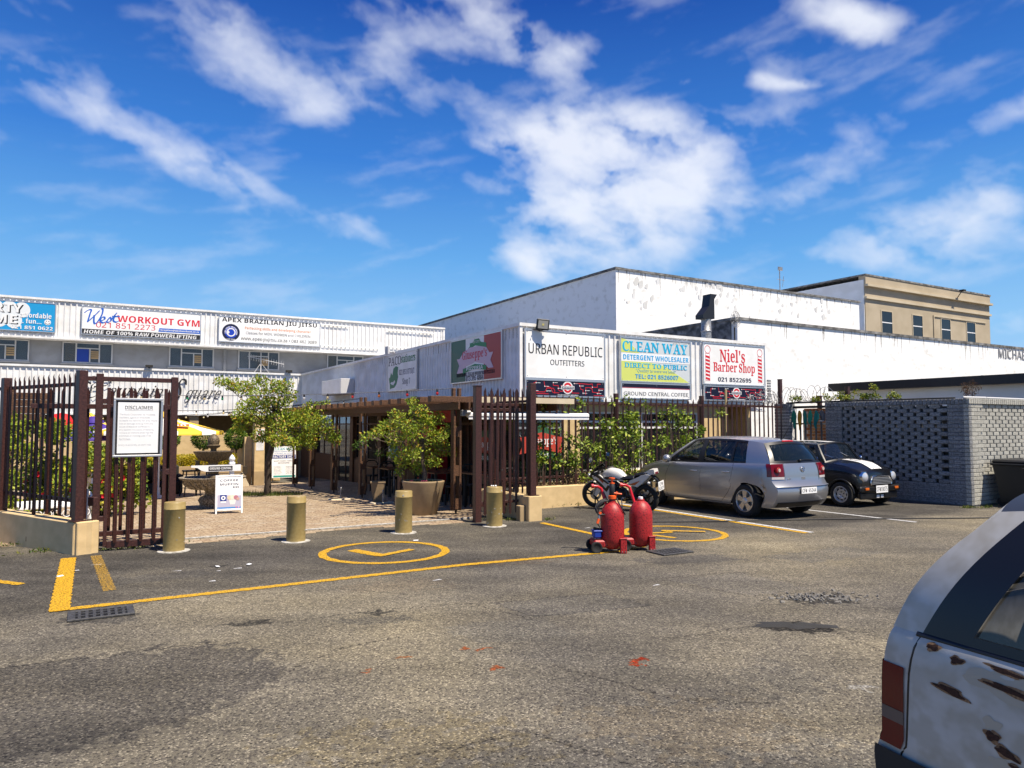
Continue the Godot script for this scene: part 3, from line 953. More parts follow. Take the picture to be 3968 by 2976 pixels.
func left_building() -> void:
	var o := thing("arcade_building", "two-storey building with two bands of pale ribbed sheeting behind the square", "building", S(0, 0, -33.58))
	var mb := MB.new()
	var xf := Transform3D(Basis(), Vector3(-14, 0, 0))
	ribs(mb, 22.53, 2.14, 3.97, 0.2, 0.04, xf)
	put(o, "lower_cladding", mb, M.clad)
	mb = MB.new()
	ribs(mb, 29.7, 5.12, 6.60, 0.2, 0.04, xf)
	put(o, "upper_cladding", mb, M.clad)
	mb = MB.new()
	mb.span(Vector3(-14, 3.95, -0.7), Vector3(8.46, 4.03, 0.075)); mb.span(Vector3(-14, 2.09, -0.3), Vector3(8.46, 2.15, 0.06))
	mb.span(Vector3(-14, 6.58, -0.3), Vector3(15.76, 6.66, 0.075)); mb.span(Vector3(-14, 5.06, -0.6), Vector3(15.74, 5.13, 0.06))
	mb.span(Vector3(15.66, 5.13, -0.3), Vector3(15.75, 6.58, 0.05))
	put(o, "flashing", mb, M.cladtrim)
	bx(o, "upper_wall", Vector3(-14, 3.9, -0.9), Vector3(15.7, 5.06, -0.6), M.plaster_grey)
	bx(o, "upper_block", Vector3(-14, 5.13, -9.0), Vector3(15.7, 6.5, -0.05), M.galv)
	bx(o, "end_wall", Vector3(15.5, 2.0, -9.0), Vector3(15.7, 5.06, -0.9), M.plaster_grey)
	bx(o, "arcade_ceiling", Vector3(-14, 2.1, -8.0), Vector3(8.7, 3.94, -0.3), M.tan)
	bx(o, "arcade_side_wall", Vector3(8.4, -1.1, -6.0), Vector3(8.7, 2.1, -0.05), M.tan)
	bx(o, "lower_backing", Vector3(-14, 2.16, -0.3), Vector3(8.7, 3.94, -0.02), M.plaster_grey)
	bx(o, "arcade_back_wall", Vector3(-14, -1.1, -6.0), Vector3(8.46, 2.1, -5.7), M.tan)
	for a in [-8.0, -4.0, 0.0, 4.0, 8.0]:
		bx(o, "column", Vector3(a - 0.18, -0.9, -0.4), Vector3(a + 0.18, 2.09, -0.05), M.tan, 0.01)
	# upper windows
	var n := 0
	for k in [[-3.7, -2.0], [-0.9, 0.88], [3.0, 4.8], [5.82, 7.62], [9.85, 11.64]]:
		var w: float = k[1] - k[0]
		var win := window(o, k[0], k[1], 4.19, 5.04, -0.58, [k[0] + w * 0.27, k[0] + w * 0.73], [], M.grey_light, M.pane, 0.05)
		mb = MB.new()
		mb.span(Vector3(k[0] + w * 0.27, 4.78, -0.57), Vector3(k[0] + w * 0.73, 4.82, -0.53)); mb.span(Vector3(k[0] + w * 0.53, 4.2, -0.57), Vector3(k[0] + w * 0.555, 4.78, -0.53))
		put(win, "glazing_bar", mb, M.grey_light)
		mb = MB.new()
		for q in 4:
			mb.cbox(Vector3(k[0] + w * 0.64, 4.42 + q * 0.085, -0.535), Vector3(w * 0.16, 0.07, 0.02), 0.004, Basis(Vector3.RIGHT, 0.5))
		put(win, "louvre", mb, M.tan)
		bx(win, "blind", Vector3(k[0] + w * 0.05, 4.25, -0.59), Vector3(k[0] + w * 0.25, 5.0, -0.583), [M.grey_light, M.tan, M.plaster_grey][n % 3])
		if n == 1:
			bx(win, "blue_board", Vector3(k[0] + w * 0.28, 4.25, -0.556), Vector3(k[0] + w * 0.52, 4.77, -0.548), M.blue)
		bx(win, "sill", Vector3(k[0] - 0.05, 4.12, -0.6), Vector3(k[1] + 0.05, 4.18, -0.46), M.plaster_grey)
		n += 1
	mb = MB.new()
	mb.cyl(Vector3(5.25, 4.0, -0.52), Vector3(5.25, 5.06, -0.52), 0.06)
	put(o, "downpipe", mb, M.plaster_grey)
	mb = MB.new()
	mb.cyl(Vector3(9.3, 6.38, 0.07), Vector3(10.7, 6.36, 0.07), 0.025); mb.cyl(Vector3(9.3, 5.4, 0.07), Vector3(12.2, 5.38, 0.07), 0.02)
	mb.cyl(Vector3(12.6, 6.32, 0.07), Vector3(15.1, 6.31, 0.07), 0.025); mb.cyl(Vector3(12.6, 5.5, 0.07), Vector3(15.1, 5.49, 0.07), 0.02)
	put(o, "sign_rail", mb, M.white)
	# roof antenna on the lower band
	o = thing("tv_antenna", "white comb-shaped television antenna standing on the lower sheeting", "antenna", S(6.75, 4.03, -33.85))
	mb = MB.new()
	mb.cyl(Vector3(0, 0, 0), Vector3(0, 2.0, 0), 0.022)
	put(o, "mast", mb, M.grey_light)
	mb = MB.new()
	mb.cyl(Vector3(-0.6, 0.72, 0.1), Vector3(1.0, 0.42, 0.1), 0.014)
	for i in 15:
		var p := Vector3(-0.55 + i * 0.11, 0.71 - i * 0.0206, 0.1)
		mb.cyl(p - Vector3(0, 0.13, 0), p + Vector3(0, 0.13, 0), 0.008, 6)
	put(o, "boom", mb, M.grey_light)
	for k in [-0.3, 0.35]:
		mb = MB.new()
		mb.cyl(Vector3(0, 0.45, 0), Vector3(k, 0, 0.12), 0.01, 6)
		put(o, "stay", mb, M.grey_light)


# grimy run marks under a coping, each a ragged film of its own
func drips(o: Node3D, long: float, y: float, count: int) -> void:
	var mb := MB.new()
	for i in count:
		var x := rng.randf_range(0.1, long)
		var h := 0.08 + absf(rng.randfn()) * 0.32
		var w := rng.randf_range(0.012, 0.06)
		var pg := PackedVector2Array()
		for k in 7:
			pg.append(Vector2(x - w * (1.0 - k / 6.5) * rng.randf_range(0.4, 1.0), y - h * k / 6.0))
		for k in range(6, -1, -1):
			pg.append(Vector2(x + 0.004 + w * (1.0 - k / 6.5) * rng.randf_range(0.4, 1.0), y - h * k / 6.0))
		mb.prism(pg, 0.0, 0.003)
	put(o, "run_marks", mb, grain(0.50, 0.49, 0.47, 0.95, X.blot2, 1.0)).set_meta("kind", "stuff")


func far_buildings() -> void:
	var o := thing("warehouse", "tall white flat-roofed warehouse with flaking plaster behind the shops", "building", S(18.98, 0, -23.64))
	bx(o, "wall", Vector3(0, -0.5, -32), Vector3(16.5, 8.2, 0), M.plaster_old)
	var mb := MB.new()
	mb.span(Vector3(-0.06, 8.2, -32), Vector3(0.4, 8.3, 0.06)); mb.span(Vector3(0.4, 8.2, -0.3), Vector3(16.55, 8.29, 0.06))
	put(o, "coping", mb, M.soot)
	# flakes of loose plaster standing proud of the sunlit wall
	var fl := MB.new()
	for i in 60:
		var p := Vector3(rng.randf_range(0.3, 14.0), 8.1 - absf(rng.randfn()) * 0.8, 0.006)
		var pg := PackedVector2Array()
		var r := rng.randf_range(0.04, 0.16)
		for k in 7:
			pg.append(Vector2(cos(TAU * k / 7), sin(TAU * k / 7) * 1.7) * r * rng.randf_range(0.5, 1.1))
		fl.prism(pg, 0.0, rng.randf_range(0.006, 0.02), Transform3D(Basis(Vector3.RIGHT, 0.12), p))
	put(o, "plaster_flakes", fl, M.plaster).set_meta("kind", "stuff")
	drips(o, 16.0, 8.2, 70)
	o = thing("roof_antenna", "thin whip antenna on the white warehouse roof", "antenna", S(29.9, 8.29, -24.2))
	mb = MB.new()
	mb.cyl(Vector3.ZERO, Vector3(0, 1.3, 0), 0.025, 6)
	put(o, "mast", mb, M.galv)
	mb = MB.new()
	mb.box(Vector3(0.05, 1.25, 0), Vector3(0.3, 0.18, 0.05)); mb.cyl(Vector3(-0.2, 0.7, 0), Vector3(0.35, 0.68, 0), 0.012, 6); mb.cyl(Vector3(0.2, 0.35, 0), Vector3(0.3, 0.9, 0), 0.012, 6)
	put(o, "crossarm", mb, M.galv)

	o = thing("annex_building", "long low white building with a sooty end wall and wall lettering", "building", S(18.66, 0, -16.86))
	bx(o, "wall", Vector3(0.01, -0.5, -6.0), Vector3(30.0, 5.2, 0), M.plaster_old)
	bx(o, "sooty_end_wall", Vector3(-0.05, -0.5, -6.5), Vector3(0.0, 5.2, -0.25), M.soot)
	bx(o, "coping", Vector3(-0.08, 5.2, -6.5), Vector3(30.0, 5.29, 0.05), M.soot)
	drips(o, 26.0, 5.2, 90)
	mb = MB.new()
	for k in [[15.2, 3.85, 15.9, 3.87], [15.2, 3.1, 15.22, 3.85], [15.88, 3.2, 15.9, 3.85]]:
		mb.span(Vector3(k[0], k[1], 0.0), Vector3(k[2], k[3], 0.03))
	put(o, "patched_opening", mb, M.plaster_grey)
	text(o, "MICHAEL", font("Droid Sans"), 2.75, 0.42, Vector3(16.75, 4.72, 0.0), M.plaster_grey, "wall_lettering", 0.03)

	o = thing("beige_building", "beige flat-roofed upper storey with four sash windows behind the white buildings", "building", S(41.0, 0, -26.9))
	bx(o, "wall", Vector3(0.01, -0.5, -12), Vector3(14.5, 10.3, 0), M.beige)
	bx(o, "white_side_wall", Vector3(-0.05, -0.5, -12), Vector3(0.0, 10.6, -0.05), M.plaster)
	bx(o, "parapet", Vector3(0.0, 10.3, -0.4), Vector3(14.52, 10.85, 0.06), M.beige)
	bx(o, "cornice", Vector3(-0.02, 10.18, -0.1), Vector3(14.6, 10.32, 0.22), M.beige_light)
	bx(o, "string_course", Vector3(-0.02, 9.42, -0.1), Vector3(14.56, 9.56, 0.12), M.beige_light)
	bx(o, "coping", Vector3(-0.06, 10.85, -12), Vector3(14.58, 10.95, 0.1), M.soot)
	for x in [1.62, 4.96, 8.26, 11.4]:
		var w := MB.new()
		w.span(Vector3(x - 0.07, 7.4, 0.0), Vector3(x, 8.85, 0.03)); w.span(Vector3(x + 1.08, 7.4, 0.0), Vector3(x + 1.15, 8.85, 0.03)); w.span(Vector3(x, 8.78, 0.0), Vector3(x + 1.08, 8.85, 0.029))
		var f := put(o, "window", w, M.beige_light)
		bx(f, "pane", Vector3(x, 8.1, -0.02), Vector3(x + 1.08, 8.78, 0.006), M.pane_dark)
		bx(f, "pane", Vector3(x, 7.2, -0.02), Vector3(x + 1.08, 8.06, 0.005), M.pane_dark)
		bx(f, "sash_bar", Vector3(x, 8.05, 0.0), Vector3(x + 1.08, 8.11, 0.02), M.white)
	bx(o, "conduit", Vector3(7.3, 8.86, 0.0), Vector3(13.9, 8.96, 0.06), M.beige_light)
	bx(o, "downpipe", Vector3(7.3, 6.5, 0.0), Vector3(7.4, 8.86, 0.06), M.beige)
	mb = MB.new()
	mb.cyl(Vector3(9.8, 10.3, 0.3), Vector3(10.0, 10.75, 0.5), 0.03, 6); mb.box(Vector3(10.0, 10.78, 0.55), Vector3(0.3, 0.1, 0.3))
	put(o, "wall_lamp", mb, M.dark)

	o = thing("low_building", "low grey flat-roofed outbuilding with a black fascia above the brick wall", "building", S(21.0, 0, -9.0))
	bx(o, "wall", Vector3(0.2, 0, -5.9), Vector3(8, 2.8, 0.2), M.plaster)
	bx(o, "fascia", Vector3(-0.1, 2.78, -6.1), Vector3(8.2, 3.03, 0.4), M.black)

	# chimney flue and round wall fan
	o = thing("chimney_flue", "round metal flue with a black angled cowl on the shop roof", "chimney", S(16.25, 3.9, -15.9))
	mb = MB.new()
	mb.lathe([Vector2(0.15, 0.0), Vector2(0.15, 0.28), Vector2(0.15, 0.28), Vector2(0.165, 0.29), Vector2(0.165, 0.31), Vector2(0.15, 0.32), Vector2(0.15, 0.32), Vector2(0.15, 0.62), Vector2(0.15, 0.62), Vector2(0.165, 0.63), Vector2(0.165, 0.65), Vector2(0.15, 0.66), Vector2(0.15, 1.02)])
	put(o, "pipe", mb, M.galv)
	mb = MB.new()
	mb.prism(poly([-0.28, 1.0, 0.2, 1.02, 0.2, 1.62, 0.32, 1.78, 0.05, 1.78, -0.02, 1.4, -0.28, 1.12]), -0.16, 0.16)
	put(o, "cowl", mb, M.black)
	o = thing("wall_fan", "round wire-caged fan on a thin pole behind the barber sign", "fan", S(16.05, 3.9, -14.6))
	mb = MB.new()
	mb.cyl(Vector3(0, 0, 0), Vector3(0, 0.62, 0), 0.022)
	put(o, "pole", mb, M.dark)
	mb = MB.new()
	for r in [0.06, 0.11, 0.16, 0.2]:
		var c := []
		for i in 20:
			c.append(Vector3(r * cos(TAU * i / 20), 0.82 + r * 1.2 * sin(TAU * i / 20), 0.1 - r * 0.25))
		mb.tube(c, 0.007, 5, true)
	for i in 12:
		mb.cyl(Vector3(0, 0.82, 0.1), Vector3(0.2 * cos(TAU * i / 12), 0.82 + 0.24 * sin(TAU * i / 12), 0.05), 0.005, 4)
	put(o, "cage", mb, M.galv)
	mb = MB.new()
	mb.lathe([Vector2(0.0, -0.06), Vector2(0.07, -0.05), Vector2(0.07, 0.08), Vector2(0.0, 0.1)], 12, Transform3D(Basis(Vector3.RIGHT, PI / 2), Vector3(0, 0.8, -0.02)))
	put(o, "motor", mb, M.dark)
	mb = MB.new()
	for i in 3:
		mb.prism(poly([0.02, -0.03, 0.17, -0.07, 0.18, 0.05, 0.02, 0.03]), 0.0, 0.006, Transform3D(Basis(Vector3.BACK, TAU * i / 3) * Basis(Vector3.RIGHT, 0.4), Vector3(0, 0.82, 0.04)))
	put(o, "blades", mb, M.galv)


func brick_walls() -> void:
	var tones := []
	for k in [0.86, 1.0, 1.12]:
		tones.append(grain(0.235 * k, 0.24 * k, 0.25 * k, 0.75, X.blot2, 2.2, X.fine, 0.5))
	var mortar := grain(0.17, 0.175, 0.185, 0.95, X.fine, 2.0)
	var raw := grain(0.42, 0.17, 0.06, 0.9, X.blot2, 2.0)
	var tan := [grain(0.42, 0.19, 0.075, 0.9, X.blot2, 2.5), grain(0.34, 0.13, 0.05, 0.9, X.blot2, 2.5), grain(0.48, 0.25, 0.11, 0.9, X.blot2, 2.5)]
	var mk := func(l: float, h: float, d: float) -> ArrayMesh:
		var q := MB.new()
		q.cbox(Vector3.ZERO, Vector3(l, h, d), 0.005)
		return q.mesh()
	var full: ArrayMesh = mk.call(0.222, 0.074, 0.106)
	var half: ArrayMesh = mk.call(0.106, 0.074, 0.106)
	var stand: ArrayMesh = mk.call(0.074, 0.112, 0.23)
	var CH := 0.0845
	# pierced screen wall beside the black car; faces -a. Local x runs towards +b seen from the car park
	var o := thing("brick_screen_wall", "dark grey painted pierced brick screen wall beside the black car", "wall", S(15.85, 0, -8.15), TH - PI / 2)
	# local +x = -z of site turned: x grows from b=-11.56 (x=-3.4) to the corner (x=0)
	var rest := MB.new()
	var count := 0
	for r in range(24, -1, -1):
		var y := 0.02 + CH * (r + 0.5)
		var x := -3.40
		var flip := r % 2 == 1
		# left pier, screen, right pier
		var spots := []
		if flip:
			spots = [[-3.40, 0.106], [-3.288, 0.222], [-3.06, 0.106]]
		else:
			spots = [[-3.40, 0.222], [-3.172, 0.222]]
		if r < 5:
			x = -2.94
			while x < -0.48:
				spots.append([x + (0.114 if flip else 0.0), 0.222]); x += 0.228
		else:
			x = -2.90 + (0.15 if flip else 0.0)
			if flip:
				spots.append([-2.945, 0.106])
			while x < -0.55:
				spots.append([x, minf(0.222, -0.44 - x)]); x += 0.296
		if flip:
			spots += [[-0.444, 0.222], [-0.216, 0.216]]
		else:
			spots += [[-0.444, 0.106], [-0.332, 0.222], [-0.104, 0.104]]
		for s in spots:
			var screen: bool = s[0] > -2.95 and s[0] < -0.45
			var p := Vector3(s[0] + s[1] * 0.5, y, -0.075 if screen else -0.055)
			var me: Mesh = full if s[1] > 0.15 else half
			if r >= 5 and count < 300 or r > 12:
				var k := put(o, "brick", me, tones[rng.randi_range(0, 2)], p + Vector3(0, rng.randf_range(-0.001, 0.001), rng.randf_range(-0.002, 0.002)))
				k.scale.x = s[1] / (0.222 if s[1] > 0.15 else 0.106)
				count += 1
			else:
				rest.box(p, Vector3(s[1], 0.074, 0.106))
	put(o, "bricks", rest, tones[1]).set_meta("kind", "stuff")
	var jm := MB.new()
	jm.span(Vector3(-3.38, 0, -0.18), Vector3(-2.96, 2.13, -0.012)); jm.span(Vector3(-0.43, 0, -0.2), Vector3(-0.012, 2.13, -0.012)); jm.span(Vector3(-2.96, 0, -0.18), Vector3(-0.43, 0.44, -0.032))
	put(o, "mortar", jm, mortar)
	var bed := MB.new()
	for r in range(6, 25):
		bed.span(Vector3(-2.96, 0.02 + CH * r - 0.005, -0.122), Vector3(-0.43, 0.02 + CH * r + 0.0045, -0.032))
	put(o, "mortar_bed", bed, mortar)
	var i := 0
	var xx := -3.40
	while xx < -0.06:
		put(o, "coping_brick", stand, tones[rng.randi_range(0, 2)], Vector3(xx + 0.037, 2.19, -0.1)); xx += 0.0845
	var pm := MB.new()
	pm.tube([Vector3(-4.6, 2.262, -0.06), Vector3(-3.0, 2.266, -0.06), Vector3(-0.3, 2.262, -0.06)], 0.022, 8)
	put(o, "pipe", pm, M.dark)
	bx(o, "inner_skin", Vector3(-2.96, 0.0, -0.36), Vector3(-0.43, 2.1, -0.24), mortar)

	# sunlit wall round the corner
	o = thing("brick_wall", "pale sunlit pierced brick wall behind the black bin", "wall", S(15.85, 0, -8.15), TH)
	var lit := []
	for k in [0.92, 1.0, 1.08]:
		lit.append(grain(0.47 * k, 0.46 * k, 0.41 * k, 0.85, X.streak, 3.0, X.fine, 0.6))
	for r in 25:
		var y := 0.02 + CH * (r + 0.5)
		var flip := r % 2 == 1
		var spots := [[0.0, 0.106], [0.112, 0.222], [0.34, 0.106]] if flip else [[0.0, 0.222], [0.228, 0.33]]
		var x := 0.62 if not flip else 0.5
		if r < 5:
			x = 0.456 if flip else 0.57
		while x < 3.6:
			spots.append([x, 0.222]); x += 0.228 if r < 5 else 0.268
		for s in spots:
			var pier: bool = s[0] < 0.46
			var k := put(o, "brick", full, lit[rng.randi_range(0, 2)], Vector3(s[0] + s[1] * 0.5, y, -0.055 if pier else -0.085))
			k.scale.x = s[1] / 0.222
	jm = MB.new()
	jm.span(Vector3(0.012, 0, -0.2), Vector3(0.44, 2.13, -0.014)); jm.span(Vector3(0.44, 0, -0.2), Vector3(3.8, 0.44, -0.045))
	put(o, "mortar", jm, mortar)
	bed = MB.new()
	for r in range(6, 25):
		bed.span(Vector3(0.44, 0.02 + CH * r - 0.005, -0.13), Vector3(3.8, 0.02 + CH * r + 0.0045, -0.042))
	put(o, "mortar_bed", bed, mortar)
	xx = 0.0
	while xx < 3.7:
		put(o, "coping_brick", stand, lit[rng.randi_range(0, 2)], Vector3(xx + 0.037, 2.19, -0.1)); xx += 0.0845
	bx(o, "inner_skin", Vector3(0.44, 0.0, -0.6), Vector3(3.8, 2.1, -0.48), mortar)
	bx(o, "wall_cap", Vector3(0.44, 2.1, -0.6), Vector3(3.8, 2.13, -0.2), mortar)
	pm = MB.new()
	pm.tube([Vector3(-0.1, 2.27, -0.06), Vector3(0.8, 2.274, -0.06)], 0.022, 8); pm.tube([Vector3(0.82, 2.274, -0.06), Vector3(3.8, 2.266, -0.06)], 0.02, 8)
	put(o, "pipe", pm, M.grey_light)

	# pier at the end of the long fence
	o = thing("brick_pier", "grey painted brick pier at the end of the long brown fence", "wall", S(15.85, 0, -12.62), TH - PI / 2)
	for r in 25:
		var y := 0.02 + CH * (r + 0.5)
		for s in ([[-0.47, 0.106], [-0.358, 0.222], [-0.13, 0.13]] if r % 2 else [[-0.47, 0.222], [-0.242, 0.242]]):
			var k := put(o, "brick", full, tones[rng.randi_range(0, 2)], Vector3(s[0] + s[1] * 0.5, y, -0.055))
			k.scale.x = s[1] / 0.222
	for q in 6:
		put(o, "coping_brick", stand, tones[q % 3], Vector3(-0.433 + q * 0.0815, 2.19, -0.1))
	jm = MB.new()
	jm.span(Vector3(-0.46, 0, -0.32), Vector3(-0.008, 2.13, -0.012))
	put(o, "mortar", jm, M.plaster)

	# yard wall of raw orange brick behind the yard gate
	o = thing("orange_brick_wall", "raw orange brick wall seen through the grey yard gate", "wall", S(16.75, 0, -11.2), TH - PI / 2)
	for r in 25:
		for c in 9:
			put(o, "brick", full, tan[rng.randi_range(0, 2)], Vector3(-1.55 + c * 0.23 + (0.115 if r % 2 else 0.0), 0.02 + CH * (r + 0.5), -0.055))
	jm = MB.new()
	jm.span(Vector3(-1.7, 0, -0.2), Vector3(0.55, 2.1, -0.01))
	put(o, "mortar", jm, M.concrete)

	# yard gate
	o = thing("yard_gate", "grey steel palisade gate with washing hung along its top", "gate", S(15.98, 0, -11.56), TH - PI / 2)
	var pale := pale_mesh(1.95, 0.055)
	var gm := mt(0.055, 0.055, 0.06, 0.5)
	for k in 7:
		put(o, "pale", pale, gm, Vector3(-0.98 + k * 0.155, 0.08, 0.0))
	for y in [0.35, 1.1, 1.72]:
		bx(o, "rail", Vector3(-1.06, y - 0.02, -0.045), Vector3(-0.01, y + 0.02, -0.006), M.galv if y > 1.0 else gm)
	bx(o, "overhead_beam", Vector3(-1.06, 2.12, -0.09), Vector3(-0.01, 2.18, -0.02), M.black)
	var cols := [[0.015, 0.20, 0.13], [0.46, 0.22, 0.015], [0.012, 0.17, 0.13], [0.02, 0.24, 0.16], [0.012, 0.17, 0.15], [0.11, 0.11, 0.12]]
	var nm := ["dark green cloth hung at the gate hinge side", "mustard yellow cloth hung on the yard gate", "teal green cloth hung beside the mustard cloth", "bright green cloth bunched on the yard gate", "blue-green cloth hung beside the grey cap", "grey cap hung at the end of the washing row"]
	for k in 6:
		var g := thing("hanging_cloth" if k < 5 else "grey_cap", nm[k], "cloth" if k < 5 else "cap", S(15.93, 2.06, -12.5 + 0.165 * k), TH - PI / 2, "washing hung on the yard gate" if k < 5 else "")
		var gr := []
		var hl: float = [0.5, 0.54, 0.46, 0.40, 0.5, 0.3][k]
		for a in 9:
			var row := []
			for c in 7:
				var f := a / 8.0
				var wd := 0.02 + 0.055 * sin(minf(f * 2.6, 2.2))
				var e := (c - 3) / 3.0
				row.append(Vector3(e * wd + 0.02 * f * sin(k * 1.7), -f * hl * (1.0 - 0.42 * absf(e + 0.5 * sin(k * 2.1))), 0.045 + 0.02 * sin(e * 5.0 + k + f * 2.0) * (0.3 + f)))
			gr.append(row)
		var q := MB.new()
		q.grid(gr, Vector3.BACK)
		var back := []
		for row in gr:
			var rr := []
			for p in row:
				rr.append(p - Vector3(0, 0, 0.006))
			back.append(rr)
		q.grid(back, Vector3.FORWARD)
		put(g, "cloth" if k < 5 else "crown", q, mt(cols[k][0], cols[k][1], cols[k][2], 0.9))
		if k == 5:
			bx(g, "stitched_edge", Vector3(-0.06, -0.275, 0.05), Vector3(0.05, -0.26, 0.06), M.white)


func board(called: String, label: String, a: float, y: float, b: float, w: float, h: float, side := false, m: Material = null, category := "sign", frame := true) -> Node3D:
	var o := thing(called, label, category, S(a, y, b), TH - (PI / 2 if side else 0.0))
	bx(o, "panel", Vector3(0.004, 0.004, 0.0), Vector3(w - 0.004, h - 0.004, 0.03), m if m else M.sign_white)
	if frame:
		var mb := MB.new()
		for k in [[-0.02, -0.02, w + 0.02, 0.012], [-0.02, h - 0.012, w + 0.02, h + 0.02], [-0.02, 0.012, 0.012, h - 0.012], [w - 0.012, 0.012, w + 0.02, h - 0.012]]:
			mb.span(Vector3(k[0], k[1], -0.005), Vector3(k[2], k[3], 0.042))
		put(o, "frame", mb, M.alu)
	var bolts := MB.new()
	for x in [0.05, w * 0.5, w - 0.05]:
		for q in [0.045, h - 0.045]:
			bolts.lathe([Vector2(0.012, 0.03), Vector2(0.012, 0.034), Vector2(0.0, 0.037)], 8, Transform3D(Basis(Vector3.RIGHT, PI / 2), Vector3(x, q, 0.0)))
	put(o, "bolts", bolts, M.galv)
	return o


func flat(parent: Node3D, called: String, pts: Array, m: Material, z := 0.0305, t := 0.003) -> MeshInstance3D:
	var mb := MB.new()
	mb.prism(poly(pts), z, z + t)
	return put(parent, called, mb, m)


func disc(parent: Node3D, called: String, x: float, y: float, r0: float, r1: float, m: Material, z := 0.0305, t := 0.003, sq := 1.0) -> MeshInstance3D:
	var mb := MB.new()
	mb.lathe([Vector2(r0, z), Vector2(r0, z + t), Vector2(r0, z + t), Vector2(r1, z + t), Vector2(r1, z + t), Vector2(r1, z)], 32, Transform3D(Basis(Vector3(1, 0, 0), Vector3(0, 0, 1), Vector3(0, -sq, 0)), Vector3(x, y, 0)))
	return put(parent, called, mb, m)


func line(parent: Node3D, called: String, pts: Array, w: float, m: Material, z := 0.031) -> MeshInstance3D:
	var mb := MB.new()
	for k in range(0, pts.size() - 2, 2):
		var p := Vector2(pts[k], pts[k + 1]); var q := Vector2(pts[k + 2], pts[k + 3])
		var d := (q - p).normalized() * w * 0.5
		var e := d.orthogonal()
		mb.prism(PackedVector2Array([p - d + e, q + d + e, q + d - e, p - d - e]), z - 0.001, z + 0.001 + 0.0006 * ((k / 2) % 2))
	return put(parent, called, mb, m)


# script-like stroke of varying width through a curve
func stroke(parent: Node3D, called: String, curves: Array, w: float, m: Material, z := 0.03) -> MeshInstance3D:
	var mb := MB.new()
	var lay := 0
	for c in curves:
		var cv := Curve2D.new()
		var n: int = c.size() / 2
		for i in n:
			var p := Vector2(c[i * 2], c[i * 2 + 1])
			var a := Vector2(c[maxi(i - 1, 0) * 2], c[maxi(i - 1, 0) * 2 + 1])
			var b := Vector2(c[mini(i + 1, n - 1) * 2], c[mini(i + 1, n - 1) * 2 + 1])
			cv.add_point(p, (a - b) / 6.0, (b - a) / 6.0)
		var pts := cv.tessellate_even_length(4, w * 0.8)
		for i in pts.size() - 1:
			var d := (pts[i + 1] - pts[i]).normalized()
			# a slanted nib: thick down strokes, thin hairlines
			var wd := w * (0.3 + 0.7 * absf(d.cross(Vector2(0.8, 0.6))))
			var e := d.orthogonal() * wd * 0.5
			lay += 1
			mb.prism(PackedVector2Array([pts[i] - d * wd * 0.2 + e, pts[i + 1] + d * wd * 0.2 + e, pts[i + 1] + d * wd * 0.2 - e, pts[i] - d * wd * 0.2 - e]), z, z + 0.006 + 0.0007 * (lay % 5))
	return put(parent, called, mb, m)


func tube_map(o: Node3D, w: float, h: float) -> void:
	var red := mt(0.62, 0.012, 0.02, 0.5)
	var dot: Material = M.white
	for k in [[0.0, 0.55, 0.10, 0.55], [0.28, 1.0, 0.28, 0.85, 0.22, 0.85, 0.22, 0.3, 0.3, 0.22, 0.52, 0.22, 0.58, 0.5, 0.76, 0.5, 0.8, 0.35, 0.8, 0.15], [0.5, 1.0, 0.52, 0.62, 0.68, 0.55, 0.75, 0.2, 0.92, 0.18], [0.76, 0.9, 0.76, 0.7, 0.9, 0.7, 0.9, 0.4, 0.96, 0.3, 1.02, 0.3, 1.06, 0.6, 0.98, 0.72], [1.36, 0.88, 1.52, 0.9, 1.55, 0.5, 1.62, 0.45, 1.62, 0.15], [1.3, 0.72, 1.3, 0.2, 1.5, 0.2], [1.52, 0.9, 1.8, 0.86, 1.9, 0.9, 1.9, 0.66, 2.05, 0.66, 2.05, 0.9, 2.15, 0.9], [1.7, 0.1, 1.7, 0.62, 1.84, 0.62, 1.9, 0.5, 1.9, 0.3, 2.1, 0.25, 2.1, 0.55, 2.26, 0.55], [0.3, 0.1, 0.62, 0.1], [1.95, 0.05, 2.24, 0.05]]:
		var pts := []
		for q in range(0, k.size(), 2):
			pts += [k[q] * w / 2.27, 0.02 + k[q + 1] * (h - 0.04)]
		line(o, "map_line", pts, 0.014, red)
	for k in [[0.1, 0.55], [0.28, 0.85], [0.52, 0.62], [0.76, 0.9], [0.22, 0.3], [0.9, 0.5], [1.52, 0.72], [1.7, 0.4], [1.9, 0.66], [2.1, 0.45], [1.36, 0.88], [2.05, 0.2], [1.62, 0.2], [0.58, 0.3]]:
		disc(o, "station_dot", k[0] * w / 2.27, 0.02 + k[1] * (h - 0.04), 0.0, 0.014, dot, 0.0315)
		bx(o, "station_name", Vector3(k[0] * w / 2.27 + 0.03, k[1] * (h - 0.04) + 0.016, 0.0302), Vector3(minf(k[0] * w / 2.27 + 0.12, w - 0.02), k[1] * (h - 0.04) + 0.026, 0.032), dot)
	roundel(o, w * 0.515, h * 0.56, 0.15)
	text(o, "IT'S BEST TO START GROUNDED", font("Droid Sans", 700), w * 0.26, 0.024, Vector3(w * 0.39, 0.02, 0.03), M.white)


